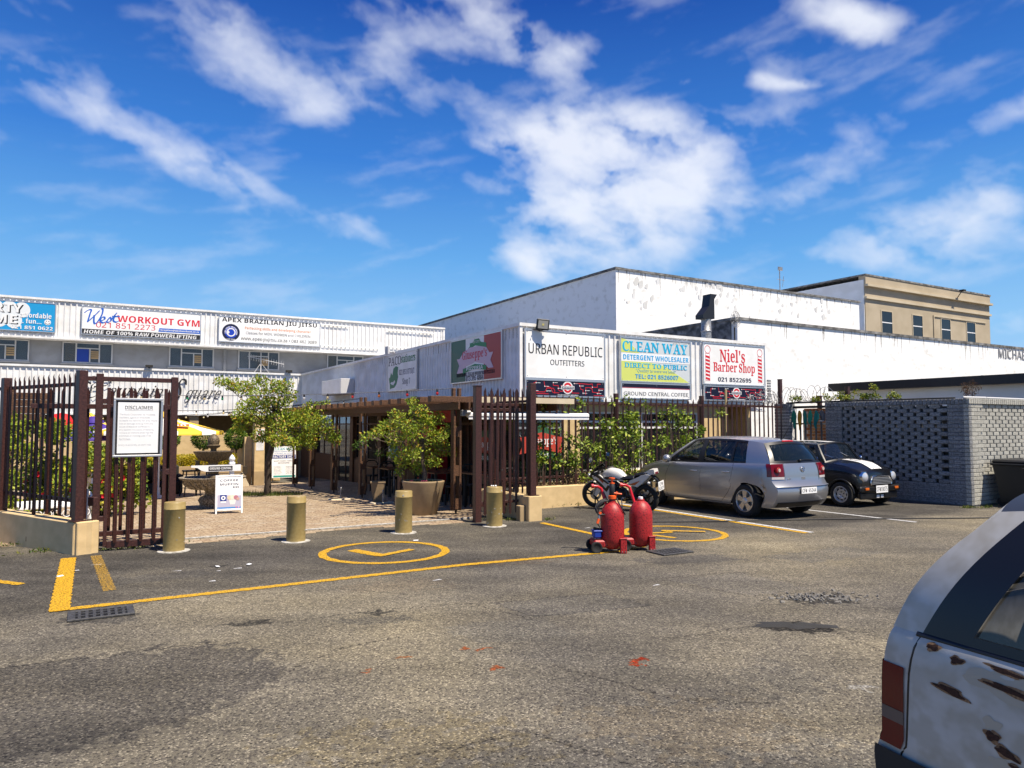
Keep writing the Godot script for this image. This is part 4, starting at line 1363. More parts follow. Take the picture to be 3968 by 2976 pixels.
func roundel(o: Node3D, x: float, y: float, r: float) -> void:
	var red := mt(0.62, 0.012, 0.02, 0.5)
	disc(o, "roundel", x, y, 0.0, r, M.white, 0.033)
	disc(o, "roundel_ring", x, y, r * 0.48, r * 0.8, red, 0.0365)
	flat(o, "roundel_bar", [x - r * 1.25, y - r * 0.28, x + r * 1.25, y - r * 0.28, x + r * 1.25, y + r * 0.28, x - r * 1.25, y + r * 0.28], M.white, 0.0365, 0.0045)
	flat(o, "roundel_bar", [x - r * 1.12, y - r * 0.18, x + r * 1.12, y - r * 0.18, x + r * 1.12, y + r * 0.18, x - r * 1.12, y + r * 0.18], mt(0.02, 0.02, 0.06, 0.5), 0.0412)
	text(o, "GROUND CENTRAL", font("Droid Sans", 700), r * 2.05, r * 0.2, Vector3(x - r * 1.02, y - r * 0.1, 0.0442), M.white, "lettering", 0.002)


func shop_signs() -> void:
	var sans := font("Droid Sans"); var bold := font("Droid Sans", 700); var serif := font("Droid Serif"); var sbold := font("Droid Serif", 700)
	var navy := mt(0.006, 0.005, 0.022, 0.35)
	var F := -14.045
	var o := board("shop_sign", "white clothing shop board lettered Urban Republic under the floodlight", 8.61, 2.77, F, 2.27, 1.11)
	text(o, "URBAN REPUBLIC", sans, 2.12, 0.235, Vector3(0.085, 0.565, 0.03), M.ink)
	text(o, "OUTFITTERS", sans, 0.98, 0.125, Vector3(0.68, 0.32, 0.03), M.ink)
	o = board("map_sign", "navy sign with red route map under the Urban Republic board", 8.62, 2.36, F, 2.25, 0.37, false, navy)
	tube_map(o, 2.25, 0.37)
	# Clean Way
	var cy := mt(0.0, 0.42, 0.70, 0.5)
	var bl := mt(0.03, 0.28, 0.62, 0.5)
	o = board("shop_sign", "grey and lime detergent shop board lettered Clean Way", 11.38, 2.78, F, 2.34, 1.09, false, mt(0.58, 0.62, 0.64, 0.4))
	var lime := mt(0.60, 0.66, 0.16, 0.45)
	flat(o, "lime_corner", [0.006, 1.08, 0.006, 0.72, 0.6, 0.72, 0.22, 1.02], lime)
	flat(o, "lime_field", [0.006, 0.006, 2.3, 0.006, 1.45, 0.42, 0.9, 0.5, 0.006, 0.5], lime)
	flat(o, "white_band", [0.006, 0.5, 2.334, 0.5, 2.334, 0.71, 0.006, 0.71], M.white, 0.031)
	text(o, "CLEAN WAY", sbold, 2.18, 0.25, Vector3(0.06, 0.755, 0.0335), cy)
	text(o, "DETERGENT WHOLESALER", bold, 2.2, 0.125, Vector3(0.08, 0.545, 0.034), mt(0.02, 0.36, 0.70, 0.5))
	text(o, "DIRECT TO PUBLIC", sbold, 2.1, 0.12, Vector3(0.12, 0.345, 0.034), cy)
	text(o, "\"Quality is were we lead\"", serif, 1.35, 0.09, Vector3(0.48, 0.225, 0.034), mt(0.25, 0.45, 0.5, 0.5))
	text(o, "TEL: 021 8526007", bold, 1.45, 0.11, Vector3(0.46, 0.075, 0.034), bl)
	text(o, "SINCE 1993", sans, 0.5, 0.06, Vector3(1.75, 1.0, 0.032), mt(0.7, 0.72, 0.7, 0.5))
	o = board("coffee_sign", "white coffee strip sign with navy band under the Clean Way board", 11.4, 2.36, F, 2.3, 0.37, false)
	flat(o, "navy_band", [0.006, 0.27, 2.294, 0.27, 2.294, 0.364, 0.006, 0.364], navy)
	flat(o, "red_line", [0.006, 0.255, 2.294, 0.255, 2.294, 0.267, 0.006, 0.267], mt(0.5, 0.01, 0.03, 0.5))
	text(o, "GROUND CENTRAL COFFEE", sans, 2.16, 0.09, Vector3(0.07, 0.07, 0.03), mt(0.1, 0.1, 0.11, 0.5))
	# barber
	var red := mt(0.62, 0.015, 0.025, 0.5)
	o = board("shop_sign", "white barber shop board with red and white striped poles", 14.2, 2.79, F, 2.39, 1.1)
	text(o, "Niel's", sbold, 0.98, 0.36, Vector3(0.62, 0.62, 0.03), red)
	text(o, "Barber Shop", sbold, 1.62, 0.34, Vector3(0.37, 0.27, 0.03), red)
	text(o, "021 8522695", bold, 1.3, 0.12, Vector3(0.54, 0.075, 0.03), mt(0.03, 0.03, 0.06, 0.5))
	for x in [0.16, 2.2]:
		disc(o, "pole_globe", x, 0.93, 0.095, 0.108, red)
		for k in 7:
			var y := 0.13 + k * 0.098
			flat(o, "pole_stripe", [x - 0.075, y, x + 0.075, y - 0.03, x + 0.075, y + 0.025, x - 0.075, y + 0.055], red)
		line(o, "pole_edge", [x - 0.08, 0.09, x - 0.08, 0.82, x + 0.08, 0.82, x + 0.08, 0.09, x - 0.08, 0.09], 0.008, red)
	o = board("map_sign", "navy sign with red route map under the barber board", 14.23, 2.36, F, 2.35, 0.37, false, navy)
	tube_map(o, 2.35, 0.37)
	# side of the building, facing the square
	var A := 8.475
	o = board("pizzeria_sign", "green white and red pizzeria board on the ribbed side wall", A, 2.8, -17.56, 2.74, 1.12, true, mt(0.0, 0.115, 0.075, 0.4))
	flat(o, "white_field", [0.86, 0.006, 1.86, 0.006, 1.86, 1.114, 0.86, 1.114], M.sign_white)
	flat(o, "red_field", [1.86, 0.006, 2.734, 0.006, 2.734, 1.114, 1.86, 1.114], mt(0.42, 0.015, 0.022, 0.4))
	var pink := mt(0.68, 0.50, 0.58, 0.5)
	var grn := mt(0.02, 0.25, 0.09, 0.5)
	flat(o, "crest", [0.86, 0.78, 1.1, 0.9, 1.1, 0.98, 1.25, 0.98, 1.36, 1.06, 1.6, 1.06, 1.7, 0.96, 1.98, 0.92, 2.0, 0.8, 1.4, 0.9], grn, 0.034)
	flat(o, "ribbon", [0.36, 0.62, 0.52, 0.62, 0.75, 0.78, 1.1, 0.87, 1.6, 0.87, 2.0, 0.8, 2.15, 0.66, 2.34, 0.66, 2.2, 0.48, 2.36, 0.28, 2.1, 0.28, 1.9, 0.4, 1.4, 0.48, 0.9, 0.4, 0.7, 0.24, 0.36, 0.24, 0.5, 0.44], pink, 0.0375)
	flat(o, "green_band", [0.72, 0.34, 1.4, 0.43, 2.0, 0.36, 2.0, 0.24, 1.4, 0.31, 0.72, 0.22], grn, 0.041)
	text(o, "Giuseppe's", sbold, 1.35, 0.3, Vector3(0.68, 0.51, 0.0405), mt(0.62, 0.06, 0.1, 0.5))
	text(o, "PIZZERIA", bold, 0.9, 0.09, Vector3(0.93, 0.285, 0.0445), M.white)
	text(o, "EST 2012", serif, 0.34, 0.06, Vector3(1.29, 0.96, 0.0375), M.white)
	text(o, "TRADITIONAL ITALIAN WOODFIRED PIZZERIA", sbold, 2.1, 0.09, Vector3(0.32, 0.145, 0.034), M.ink)
	text(o, "073 395 4884", sbold, 0.95, 0.13, Vector3(0.89, 0.012, 0.034), M.ink)
	o = board("stationer_sign", "white stationers board with a green map outline on the ribbed wall", A, 2.77, -22.33, 2.4, 1.15, true)
	text(o, "PACO", serif, 1.08, 0.27, Vector3(0.07, 0.82, 0.03), M.ink)
	text(o, "stationers", sbold, 1.12, 0.25, Vector3(1.17, 0.85, 0.03), mt(0.01, 0.18, 0.06, 0.5))
	var green := mt(0.015, 0.2, 0.1, 0.5)
	flat(o, "map_shape", [0.12, 0.42, 0.22, 0.44, 0.3, 0.6, 0.42, 0.5, 0.52, 0.72, 0.72, 0.78, 0.92, 0.74, 0.88, 0.56, 0.92, 0.42, 0.78, 0.2, 0.6, 0.1, 0.36, 0.09, 0.22, 0.06, 0.2, 0.22], green)
	flat(o, "open_book", [0.25, 0.26, 0.42, 0.3, 0.48, 0.27, 0.62, 0.34, 0.68, 0.28, 0.52, 0.18, 0.46, 0.2, 0.4, 0.2], M.white, 0.034)
	text(o, "021 851 8710/1", serif, 1.22, 0.2, Vector3(1.0, 0.45, 0.03), mt(0.05, 0.05, 0.12, 0.5))
	text(o, "Shop 7", serif, 0.62, 0.24, Vector3(1.28, 0.12, 0.03), mt(0.06, 0.07, 0.1, 0.5))
	o = thing("lightbox_sign", "blank white box sign standing off the ribbed side wall", "sign", S(A, 2.83, -28.3), TH - PI / 2)
	bx(o, "case", Vector3(0, 0, 0), Vector3(2.45, 0.56, 0.5), M.grey_light, 0.01)
	bx(o, "face", Vector3(-0.012, 0.02, 0.02), Vector3(-0.001, 0.54, 0.48), M.white)
	bx(o, "front_face", Vector3(0.02, 0.02, 0.501), Vector3(2.43, 0.54, 0.51), M.sign_white)
	# floodlight over the Urban Republic board
	o = thing("floodlight", "black square floodlight on the parapet above the clothing board", "floodlight", S(8.98, 3.9, -13.98))
	var lamp := Node3D.new(); lamp.name = "lamp_head"; o.add_child(lamp); lamp.rotation = Vector3(0.12, -0.35, -0.08); lamp.position = Vector3(0, 0.09, 0.14); lamp.scale = Vector3.ONE * 1.15
	var mb := MB.new()
	mb.cbox(Vector3(0, 0, -0.03), Vector3(0.26, 0.22, 0.06), 0.012)
	for k in 7:
		mb.box(Vector3(-0.09 + 0.03 * k, 0, -0.075), Vector3(0.006, 0.18, 0.04))
	put(lamp, "housing", mb, M.black)
	bx(lamp, "glass", Vector3(-0.1, -0.08, 0.0), Vector3(0.1, 0.08, 0.008), mt(0.35, 0.35, 0.33, 0.15))
	bx(lamp, "led_chip", Vector3(-0.02, -0.02, 0.008), Vector3(0.02, 0.02, 0.012), mt(0.7, 0.6, 0.2, 0.5))
	mb = MB.new()
	mb.tube([Vector3(-0.16, 0.06, 0.12), Vector3(-0.17, 0.0, 0.05), Vector3(0.0, -0.04, 0.0), Vector3(0.17, 0.0, 0.05), Vector3(0.14, 0.08, 0.12)], 0.012, 6)
	put(o, "bracket", mb, M.black)
	o = thing("floodlight", "small white floodlight on the parapet above the stationers board", "floodlight", S(8.42, 3.95, -21.9), TH - PI / 2)
	bx(o, "head", Vector3(-0.2, 0.0, 0.1), Vector3(0.05, 0.26, 0.16), M.grey_light, 0.01)
	mb = MB.new()
	mb.tube([Vector3(-0.1, 0.1, 0.1), Vector3(0.1, 0.05, 0.02), Vector3(0.2, 0.06, 0.0)], 0.025, 6)
	put(o, "arm", mb, M.grey_light)


func left_signs() -> void:
	var sans := font("Droid Sans"); var bold := font("Droid Sans", 700)
	var F := -33.525
	var o := board("party_sign", "bright blue party shop board with white balloon letters", -4.6, 5.32, F, 3.45, 1.12, false, mt(0.012, 0.30, 0.62, 0.4))
	var bal := mt(0.72, 0.76, 0.78, 0.4)
	for k in [[1.1, 0.82], [1.5, 0.84], [1.95, 0.82], [2.35, 0.8], [1.25, 0.42], [1.65, 0.4], [2.1, 0.38]]:
		disc(o, "balloon", k[0], k[1], 0.0, 0.27, bal, 0.0305 + 0.0004 * k[0], 0.003, 1.1)
	text(o, "PARTY", bold, 1.55, 0.34, Vector3(0.86, 0.66, 0.0355), M.black)
	text(o, "TIME", bold, 1.3, 0.34, Vector3(0.95, 0.23, 0.0355), M.black)
	text(o, "PARTY", bold, 1.52, 0.32, Vector3(0.84, 0.69, 0.0405), M.white)
	text(o, "TIME", bold, 1.27, 0.32, Vector3(0.93, 0.26, 0.0405), M.white)
	text(o, "affordable", bold, 1.02, 0.2, Vector3(2.3, 0.52, 0.0405), M.white)
	text(o, ". fun...", bold, 0.62, 0.19, Vector3(2.38, 0.29, 0.0405), M.white)
	disc(o, "smiley", 3.2, 0.38, 0.0, 0.11, M.white)
	disc(o, "smiley_eye", 3.16, 0.42, 0.0, 0.016, M.black, 0.034); disc(o, "smiley_eye", 3.24, 0.42, 0.0, 0.016, M.black, 0.034)
	line(o, "smiley_mouth", [3.12, 0.36, 3.15, 0.32, 3.2, 0.305, 3.25, 0.32, 3.28, 0.36], 0.016, M.black, 0.035)
	text(o, "021 851 0622", bold, 1.36, 0.14, Vector3(2.02, 0.06, 0.0405), M.white)

	o = board("gym_sign", "white gym board with red and blue lettering and black base band", -0.25, 5.32, F, 4.4, 1.12)
	var blue := mt(0.015, 0.12, 0.55, 0.45); var red := mt(0.66, 0.012, 0.035, 0.45)
	stroke(o, "script_lettering", [[0.08, 0.86, 0.2, 0.97, 0.32, 1.0, 0.28, 0.85, 0.2, 0.5], [0.2, 0.5, 0.42, 0.75, 0.6, 0.98], [0.42, 0.78, 0.42, 0.5, 0.5, 0.46, 0.68, 0.8, 0.72, 1.05, 0.66, 1.06],
		[0.62, 0.56, 0.78, 0.64, 0.78, 0.74, 0.68, 0.7, 0.64, 0.56, 0.74, 0.5, 0.86, 0.56], [0.86, 0.56, 0.98, 0.74, 1.02, 0.62, 0.94, 0.54, 0.86, 0.54], [1.02, 0.62, 1.12, 0.8, 1.22, 0.94], [1.16, 0.82, 1.1, 0.62, 1.2, 0.56, 1.3, 0.62], [1.06, 0.78, 1.32, 0.8]], 0.07, blue)
	text(o, "WORKOUT GYM", bold, 3.12, 0.27, Vector3(1.24, 0.58, 0.03), red)
	text(o, "021 851 2273", sans, 2.15, 0.22, Vector3(0.5, 0.3, 0.03), red)
	flat(o, "black_band", [0.006, 0.006, 4.394, 0.006, 4.394, 0.22, 0.006, 0.22], M.ink)
	text(o, "HOME OF 100% RAW POWERLIFTING", bold, 4.15, 0.15, Vector3(0.08, 0.035, 0.0335), M.white, "lettering", 0.004, 0.15)
	flat(o, "blue_band", [2.76, 0.27, 4.394, 0.27, 4.394, 0.42, 2.8, 0.42], blue)
	text(o, "reception@westworkout.co.za", bold, 1.52, 0.1, Vector3(2.82, 0.29, 0.0335), M.white)

	o = board("martial_arts_sign", "white Brazilian jiu jitsu board with a round navy badge", 4.89, 5.33, F, 4.42, 1.1)
	text(o, "APEX BRAZILIAN JIU JITSU", bold, 4.15, 0.235, Vector3(0.12, 0.83, 0.03), M.ink)
	text(o, "Perfecting skills and developing character", bold, 2.92, 0.16, Vector3(1.08, 0.56, 0.03), mt(0.7, 0.30, 0.16, 0.5))
	text(o, "Classes for MEN, WOMEN and CHILDREN", sans, 2.85, 0.14, Vector3(1.12, 0.36, 0.03), mt(0.06, 0.06, 0.08, 0.5))
	text(o, "www.apex-jiujitsu.co.za • 083 462 9089", sans, 3.35, 0.19, Vector3(0.92, 0.07, 0.03), M.ink)
	disc(o, "badge", 0.5, 0.42, 0.0, 0.37, mt(0.01, 0.012, 0.05, 0.4))
	disc(o, "badge_field", 0.5, 0.42, 0.0, 0.26, mt(0.012, 0.05, 0.45, 0.4), 0.034)
	disc(o, "badge_ring", 0.5, 0.42, 0.14, 0.19, M.white, 0.0375)
	flat(o, "badge_belt", [0.33, 0.46, 0.38, 0.52, 0.44, 0.42, 0.4, 0.34], M.white, 0.0375)
	var tx := "JIU JITSU BROTHERHOOD"
	for i in tx.length():
		var an := PI * 1.08 - i * (PI * 1.16) / (tx.length() - 1)
		if tx[i] != " ":
			var p := Vector2(0.5, 0.42) + Vector2(cos(an), sin(an)) * 0.285
			var q := text(o, tx[i], bold, 0.042, 0.055, Vector3(0, 0, 0.0335), M.white)
			q.transform = Transform3D(Basis(Vector3.BACK, an - PI / 2) * q.transform.basis, Vector3.ZERO)
			q.position = Vector3(p.x, p.y, 0.0355)
	text(o, "CAPE TOWN", bold, 0.36, 0.05, Vector3(0.32, 0.085, 0.0335), M.white)

	# painted name on the lower band
	o = thing("building_lettering", "black script reading Fountain Square on the lower sheeting", "lettering", S(0, 0, -33.53))
	var f: Array = []
	# F with flourish, then the rest of the name in slanted serif
	stroke(o, "script_capital", [[0.12, 3.34, 0.0, 3.46, 0.18, 3.62, 0.5, 3.56, 0.9, 3.6], [0.55, 3.56, 0.5, 3.2, 0.32, 2.86, 0.08, 2.78, -0.02, 2.92, 0.16, 3.0], [0.25, 3.22, 0.48, 3.24, 0.7, 3.3, 0.84, 3.48, 0.66, 3.58, 0.2, 3.3, 0.14, 3.04]], 0.07, M.ink, 0.045)
	text(o, "ountain", font("Droid Serif", 400, true), 2.0, 0.46, Vector3(0.68, 2.86, 0.05), M.ink, "lettering", 0.008, 0.5)
	stroke(o, "script_capital", [[3.62, 3.4, 3.6, 3.58, 3.46, 3.6, 3.36, 3.4, 3.42, 3.15, 3.38, 2.9, 3.2, 2.68, 2.98, 2.62, 2.92, 2.8]], 0.1, M.ink, 0.045)
	text(o, "quare", font("Droid Serif", 400, true), 1.35, 0.54, Vector3(3.48, 2.64, 0.05), M.ink, "lettering", 0.008, 0.5)


# one palisade pale: folded steel strip with a pointed head
func pale_mesh(h: float, w := 0.052) -> ArrayMesh:
	var mb := MB.new()
	var q := w * 0.5
	var xs := [-q, -q * 0.45, 0.0, q * 0.45, q]
	var zs := [0.0, 0.012, 0.004, 0.012, 0.0]
	for i in 4:
		var y0: float = h - 0.075 * absf(xs[i]) / q; var y1: float = h - 0.075 * absf(xs[i + 1]) / q
		var b0: float = 0.035 * absf(xs[i]) / q * float(h > 1.0); var b1: float = 0.035 * absf(xs[i + 1]) / q * float(h > 1.0)
		for t in [0.0, -0.004]:
			var nn := Vector3(zs[i] - zs[i + 1], 0, xs[i + 1] - xs[i]).normalized() * (1.0 if t == 0.0 else -1.0)
			mb.quad(Vector3(xs[i], b0, zs[i] + t), Vector3(xs[i + 1], b1, zs[i + 1] + t), Vector3(xs[i + 1], y1, zs[i + 1] + t), Vector3(xs[i], y0, zs[i] + t), nn)
		mb.ftri(Vector3(xs[i], y0, zs[i]), Vector3(xs[i + 1], y1, zs[i + 1]), Vector3(xs[i + 1], y1, zs[i + 1] - 0.004), Vector3.UP)
		mb.ftri(Vector3(xs[i], y0, zs[i]), Vector3(xs[i + 1], y1, zs[i + 1] - 0.004), Vector3(xs[i], y0, zs[i] - 0.004), Vector3.UP)
	for x in [-q, q]:
		mb.quad(Vector3(x, 0.03, 0), Vector3(x, 0.03, -0.004), Vector3(x, h - 0.075, -0.004), Vector3(x, h - 0.075, 0), Vector3(signf(x), 0, 0))
	return mb.mesh()


func fences() -> void:
	var br: Material = M.brown
	var tall := pale_mesh(1.92)
	# long fence in front of the shop windows
	var o := thing("palisade_fence", "long brown steel palisade fence with creepers before the shop windows", "fence", S(7.05, 0, -12.8))
	for k in 53:
		var x := 0.1 + k * 0.1655
		if k in [19, 35]:
			bx(o, "post", Vector3(x - 0.045, 0.3, -0.1), Vector3(x + 0.045, 2.4, -0.01), br, 0.006)
		put(o, "pale", tall, br, Vector3(x, 0.42 - 0.0006 * k, 0.0), Vector3(0, rng.randf_range(-0.06, 0.06), rng.randf_range(-0.004, 0.004)))
	for y in [0.57, 2.14]:
		bx(o, "rail", Vector3(0.0, y, -0.05), Vector3(8.8, y + 0.045, -0.008), br, 0.004)
	# plinth with corner pillar
	o = thing("plinth_wall", "low cream plinth wall under the long brown fence", "wall", S(6.74, 0, -10.86))
	bx(o, "pillar", Vector3(0, -0.05, -0.22), Vector3(0.28, 0.44, 0.0), M.cream, 0.012)
	bx(o, "wall", Vector3(0.03, -0.05, -1.8), Vector3(0.25, 0.42, -0.22), M.cream, 0.01)
	bx(o, "wall", Vector3(0.03, -0.06, -2.06), Vector3(9.1, 0.41, -1.8), M.cream, 0.012)
	bx(o, "stub", Vector3(-0.12, -0.05, -0.24), Vector3(-0.005, 0.27, -0.1), M.tan, 0.008)
	# return fence on the side plinth
	o = thing("return_fence", "short brown palisade fence running back from the corner pillar", "fence", S(6.87, 0, -10.97), TH - PI / 2)
	bx(o, "post", Vector3(-0.06, 0.44, -0.06), Vector3(0.06, 2.44, 0.06), br, 0.006)
	bx(o, "base_plate", Vector3(-0.1, 0.441, -0.1), Vector3(0.1, 0.452, 0.1), br)
	for k in 11:
		put(o, "pale", tall, br, Vector3(-0.16 - k * 0.158, 0.44, 0.0))
	for y in [0.6, 2.1]:
		bx(o, "rail", Vector3(-1.85, y, -0.05), Vector3(-0.06, y + 0.045, -0.008), br, 0.004)
	# opened gate leaf beside the right bollard, and a second leaf folded behind it
	o = thing("gate_leaf", "opened brown palisade gate leaf on a square post beside the right bollard", "gate", S(5.92, 0, -11.25))
	bx(o, "post", Vector3(-0.06, -0.02, -0.06), Vector3(0.06, 2.37, 0.06), br, 0.006)
	bx(o, "post_cap", Vector3(-0.066, 2.37, -0.066), Vector3(0.066, 2.385, 0.066), br)
	var leafp := pale_mesh(2.26, 0.052)
	for k in 6:
		put(o, "pale", leafp, br, Vector3(0.155 + k * 0.128, 0.1, 0.0), Vector3(0, 0.1, 0))
	for y in [0.3, 2.03]:
		bx(o, "rail", Vector3(0.06, y, -0.055), Vector3(0.86, y + 0.05, -0.008), br, 0.004)
	o = thing("gate_leaf", "second brown palisade gate leaf folded back behind the first", "gate", S(6.05, 0, -11.75), TH - 0.12)
	for k in 8:
		put(o, "pale", pale_mesh(2.2, 0.045) if k == 0 else o.get_child(0).mesh, br, Vector3(0.05 + k * 0.125, 0.06, 0.0), Vector3(0, 0.9, 0))
	for y in [0.2, 1.95]:
		bx(o, "rail", Vector3(0.0, y, -0.055), Vector3(1.0, y + 0.05, -0.008), br, 0.004)

	# left: low plinth and slanting fence
	var d := Vector2(-0.93, -1.93).normalized()
	var yaw := TH + atan2(d.y, d.x) + PI
	# local x points from the far end back to the corner
	var ax := (U * -d.x + W * -d.y)
	yaw = atan2(-ax.z, ax.x)
	o = thing("plinth_wall", "low cream plinth wall under the slanting brown fence", "wall", S(-0.1, 0, -11.1), yaw)
	bx(o, "wall", Vector3(-6.0, -0.12, -0.24), Vector3(0.0, 0.42, 0.0), M.cream, 0.012)
	bx(o, "end_pier", Vector3(-0.02, -0.1, -0.3), Vector3(0.06, 0.424, -0.02), M.cream, 0.01)
	o = thing("plinth_pier", "cream block at the end of the low plinth beside the gate", "wall", S(-0.105, 0, -11.11))
	bx(o, "block", Vector3(0, -0.05, -0.3), Vector3(0.22, 0.426, 0.005), M.cream, 0.012)
	o = thing("slanting_fence", "brown palisade fence along the low plinth left of the gate", "fence", S(-0.06, 0, -11.2), yaw)
	bx(o, "corner_post", Vector3(-0.055, 0.426, -0.055), Vector3(0.055, 2.42, 0.055), br, 0.006)
	bx(o, "base_plate", Vector3(-0.09, 0.427, -0.09), Vector3(0.09, 0.44, 0.09), br)
	bx(o, "post", Vector3(-2.32, 0.42, -0.055), Vector3(-2.21, 2.4, 0.055), br, 0.006)
	var lp := pale_mesh(1.93)
	for k in 36:
		put(o, "pale", lp, br, Vector3(-0.17 - k * 0.15, 0.47, 0.0), Vector3(0, rng.randf_range(-0.05, 0.05), 0))
	for y in [0.66, 2.22]:
		bx(o, "rail", Vector3(-5.8, y, -0.055), Vector3(-0.05, y + 0.05, -0.008), br, 0.004)
	bx(o, "bracket", Vector3(0.05, 0.62, -0.16), Vector3(0.2, 0.74, -0.1), br, 0.004)
	# sliding gate parked behind the slanting fence
	o = thing("sliding_gate", "brown palisade sliding gate parked behind the slanting fence", "gate", S(-0.68, 0, -12.35))
	var sp := pale_mesh(2.15, 0.048)
	for k in 12:
		put(o, "pale", sp, br, Vector3(0.08 + k * 0.155, 0.1, 0.0), Vector3(0, PI, 0))
	for y in [0.06, 1.93]:
		bx(o, "rail", Vector3(0.0, y, 0.008), Vector3(1.86, y + 0.07, 0.06), br, 0.004)
	for x in [1.8]:
		bx(o, "stile", Vector3(x, 0.13, 0.009), Vector3(x + 0.06, 2.0, 0.059), br, 0.004)
	# pedestrian gate with its frame
	o = thing("pedestrian_gate", "brown steel pedestrian gate in a tall frame holding the disclaimer board", "gate", S(0.15, 0, -11.28))
	bx(o, "gate_post", Vector3(-0.045, -0.03, -0.045), Vector3(0.045, 2.39, 0.045), br, 0.005)
	bx(o, "gate_post", Vector3(0.88, -0.03, -0.045), Vector3(0.97, 2.37, 0.045), br, 0.005)
	bx(o, "top_bar", Vector3(-0.2, 2.29, -0.025), Vector3(0.88, 2.35, 0.025), br, 0.004)
	var leaf := Node3D.new(); leaf.name = "leaf"; o.add_child(leaf)
	leaf.position = Vector3(0.09, 0, 0.03); leaf.rotation.y = -0.06
	bx(leaf, "stile", Vector3(0, 0.06, -0.02), Vector3(0.045, 2.2, 0.02), br, 0.004)
	bx(leaf, "stile", Vector3(0.70, 0.06, -0.02), Vector3(0.745, 2.2, 0.02), br, 0.004)
	bx(leaf, "bottom_rail", Vector3(0.045, 0.04, -0.02), Vector3(0.70, 0.13, 0.02), br, 0.004)
	bx(leaf, "top_rail", Vector3(0.045, 1.88, -0.02), Vector3(0.70, 1.94, 0.02), br, 0.004)
	var gp := pale_mesh(2.1, 0.05); var gs := pale_mesh(1.05, 0.05)
	for k in 4:
		put(leaf, "pale", gp, br, Vector3(0.135 + k * 0.157, 0.13, 0.024))
	for k in 4:
		put(leaf, "short_pale", gs, br, Vector3(0.14 + k * 0.157, 0.1, 0.045))
	for y in [0.4, 1.98]:
		bx(leaf, "hinge", Vector3(-0.05, y, -0.02), Vector3(0.0, y + 0.07, 0.02), br, 0.004)
	bx(leaf, "latch", Vector3(0.74, 1.0, -0.02), Vector3(0.79, 1.08, 0.02), br, 0.004)
	# disclaimer board on the gate
	o = thing("disclaimer_sign", "framed white disclaimer notice fixed to the pedestrian gate", "sign", S(0.318, 1.255, -11.2), TH - 0.02)
	var mb := MB.new()
	for k in [[-0.0, 0.0, 0.61, 0.03], [0.0, 0.775, 0.61, 0.805], [0.0, 0.03, 0.03, 0.775], [0.58, 0.03, 0.61, 0.775]]:
		mb.cbox(Vector3((k[0] + k[2]) * 0.5, (k[1] + k[3]) * 0.5, 0.02), Vector3(k[2] - k[0], k[3] - k[1], 0.03), 0.006)
	put(o, "frame", mb, M.alu)
	bx(o, "black_border", Vector3(0.03, 0.03, 0.006), Vector3(0.58, 0.775, 0.016), M.ink)
	bx(o, "sheet", Vector3(0.055, 0.055, 0.0165), Vector3(0.555, 0.75, 0.019), M.sign_white)
	text(o, "DISCLAIMER", font("Droid Sans", 400), 0.34, 0.045, Vector3(0.14, 0.655, 0.019), M.ink, "heading", 0.002)
	bx(o, "rule", Vector3(0.14, 0.638, 0.019), Vector3(0.485, 0.642, 0.0205), M.grey_light)
	var faint := mt(0.55, 0.55, 0.56, 0.6)
	var n := 0
	for s in ["The Body Corporate, its Trustees,", "members, agents or employees", "accepts no liability for any injury", "loss or damage arising from any", "cause whatsoever suffered by", "any person inclusive of tenants,", "owners or visitors entering the", "premises or making use of its", "facilities.", "", "Entry is entirely at own risk."]:
		if s:
			text(o, s, font("Droid Sans"), s.length() * 0.01335, 0.031, Vector3(0.075, 0.565 - n * 0.0415, 0.019), faint, "notice_line", 0.0015)
		n += 1


func bollards() -> void:
	var o := thing("bollard", "olive-gold round bollard beside the pedestrian gate", "bollard", S(1.07, 0, -10.8), TH, "row of olive-gold bollards")
	var mb := MB.new()
	mb.lathe([Vector2(0.135, 0.0), Vector2(0.135, 0.555), Vector2(0.139, 0.56), Vector2(0.139, 0.568), Vector2(0.135, 0.572), Vector2(0.135, 0.645), Vector2(0.128, 0.655), Vector2(0.128, 0.655), Vector2(0.0, 0.657)], 32)
	put(o, "post", mb, M.bollard)
	mb = MB.new()
	mb.lathe([Vector2(0.21, -0.02), Vector2(0.205, 0.006), Vector2(0.13, 0.012)], 20)
	put(o, "concrete_foot", mb, M.concrete)
	mb = MB.new()
	for i in 16:
		var an := rng.randf() * TAU
		mb.box(Vector3(cos(an) * 0.135, rng.randf_range(0.05, 0.6), sin(an) * 0.135), Vector3(rng.randf_range(0.006, 0.02), rng.randf_range(0.006, 0.03), 0.004), Basis(Vector3.UP, PI / 2 - an) * Basis(Vector3.BACK, rng.randf() * 3.0))
	put(o, "paint_chips", mb, M.concrete)
	copy(o, "bollard", "olive-gold round bollard second from the pedestrian gate", S(2.69, 0, -10.78), 1.3)
	copy(o, "bollard", "olive-gold round bollard in front of the large planted pot", S(4.36, 0, -10.77), 2.6)
	var last := copy(o, "bollard", "olive-gold round bollard before the opened gate leaf with crumbs on top", S(5.96, 0, -10.7), 3.6)
	mb = MB.new()
	for k in [[-0.03, 0.02], [0.02, 0.0], [0.04, 0.03], [-0.01, -0.03]]:
		mb.ball(Vector3(k[0], 0.668, k[1]), Vector3(0.018, 0.014, 0.015), 8)
	put(last, "crumbs", mb, M.white)


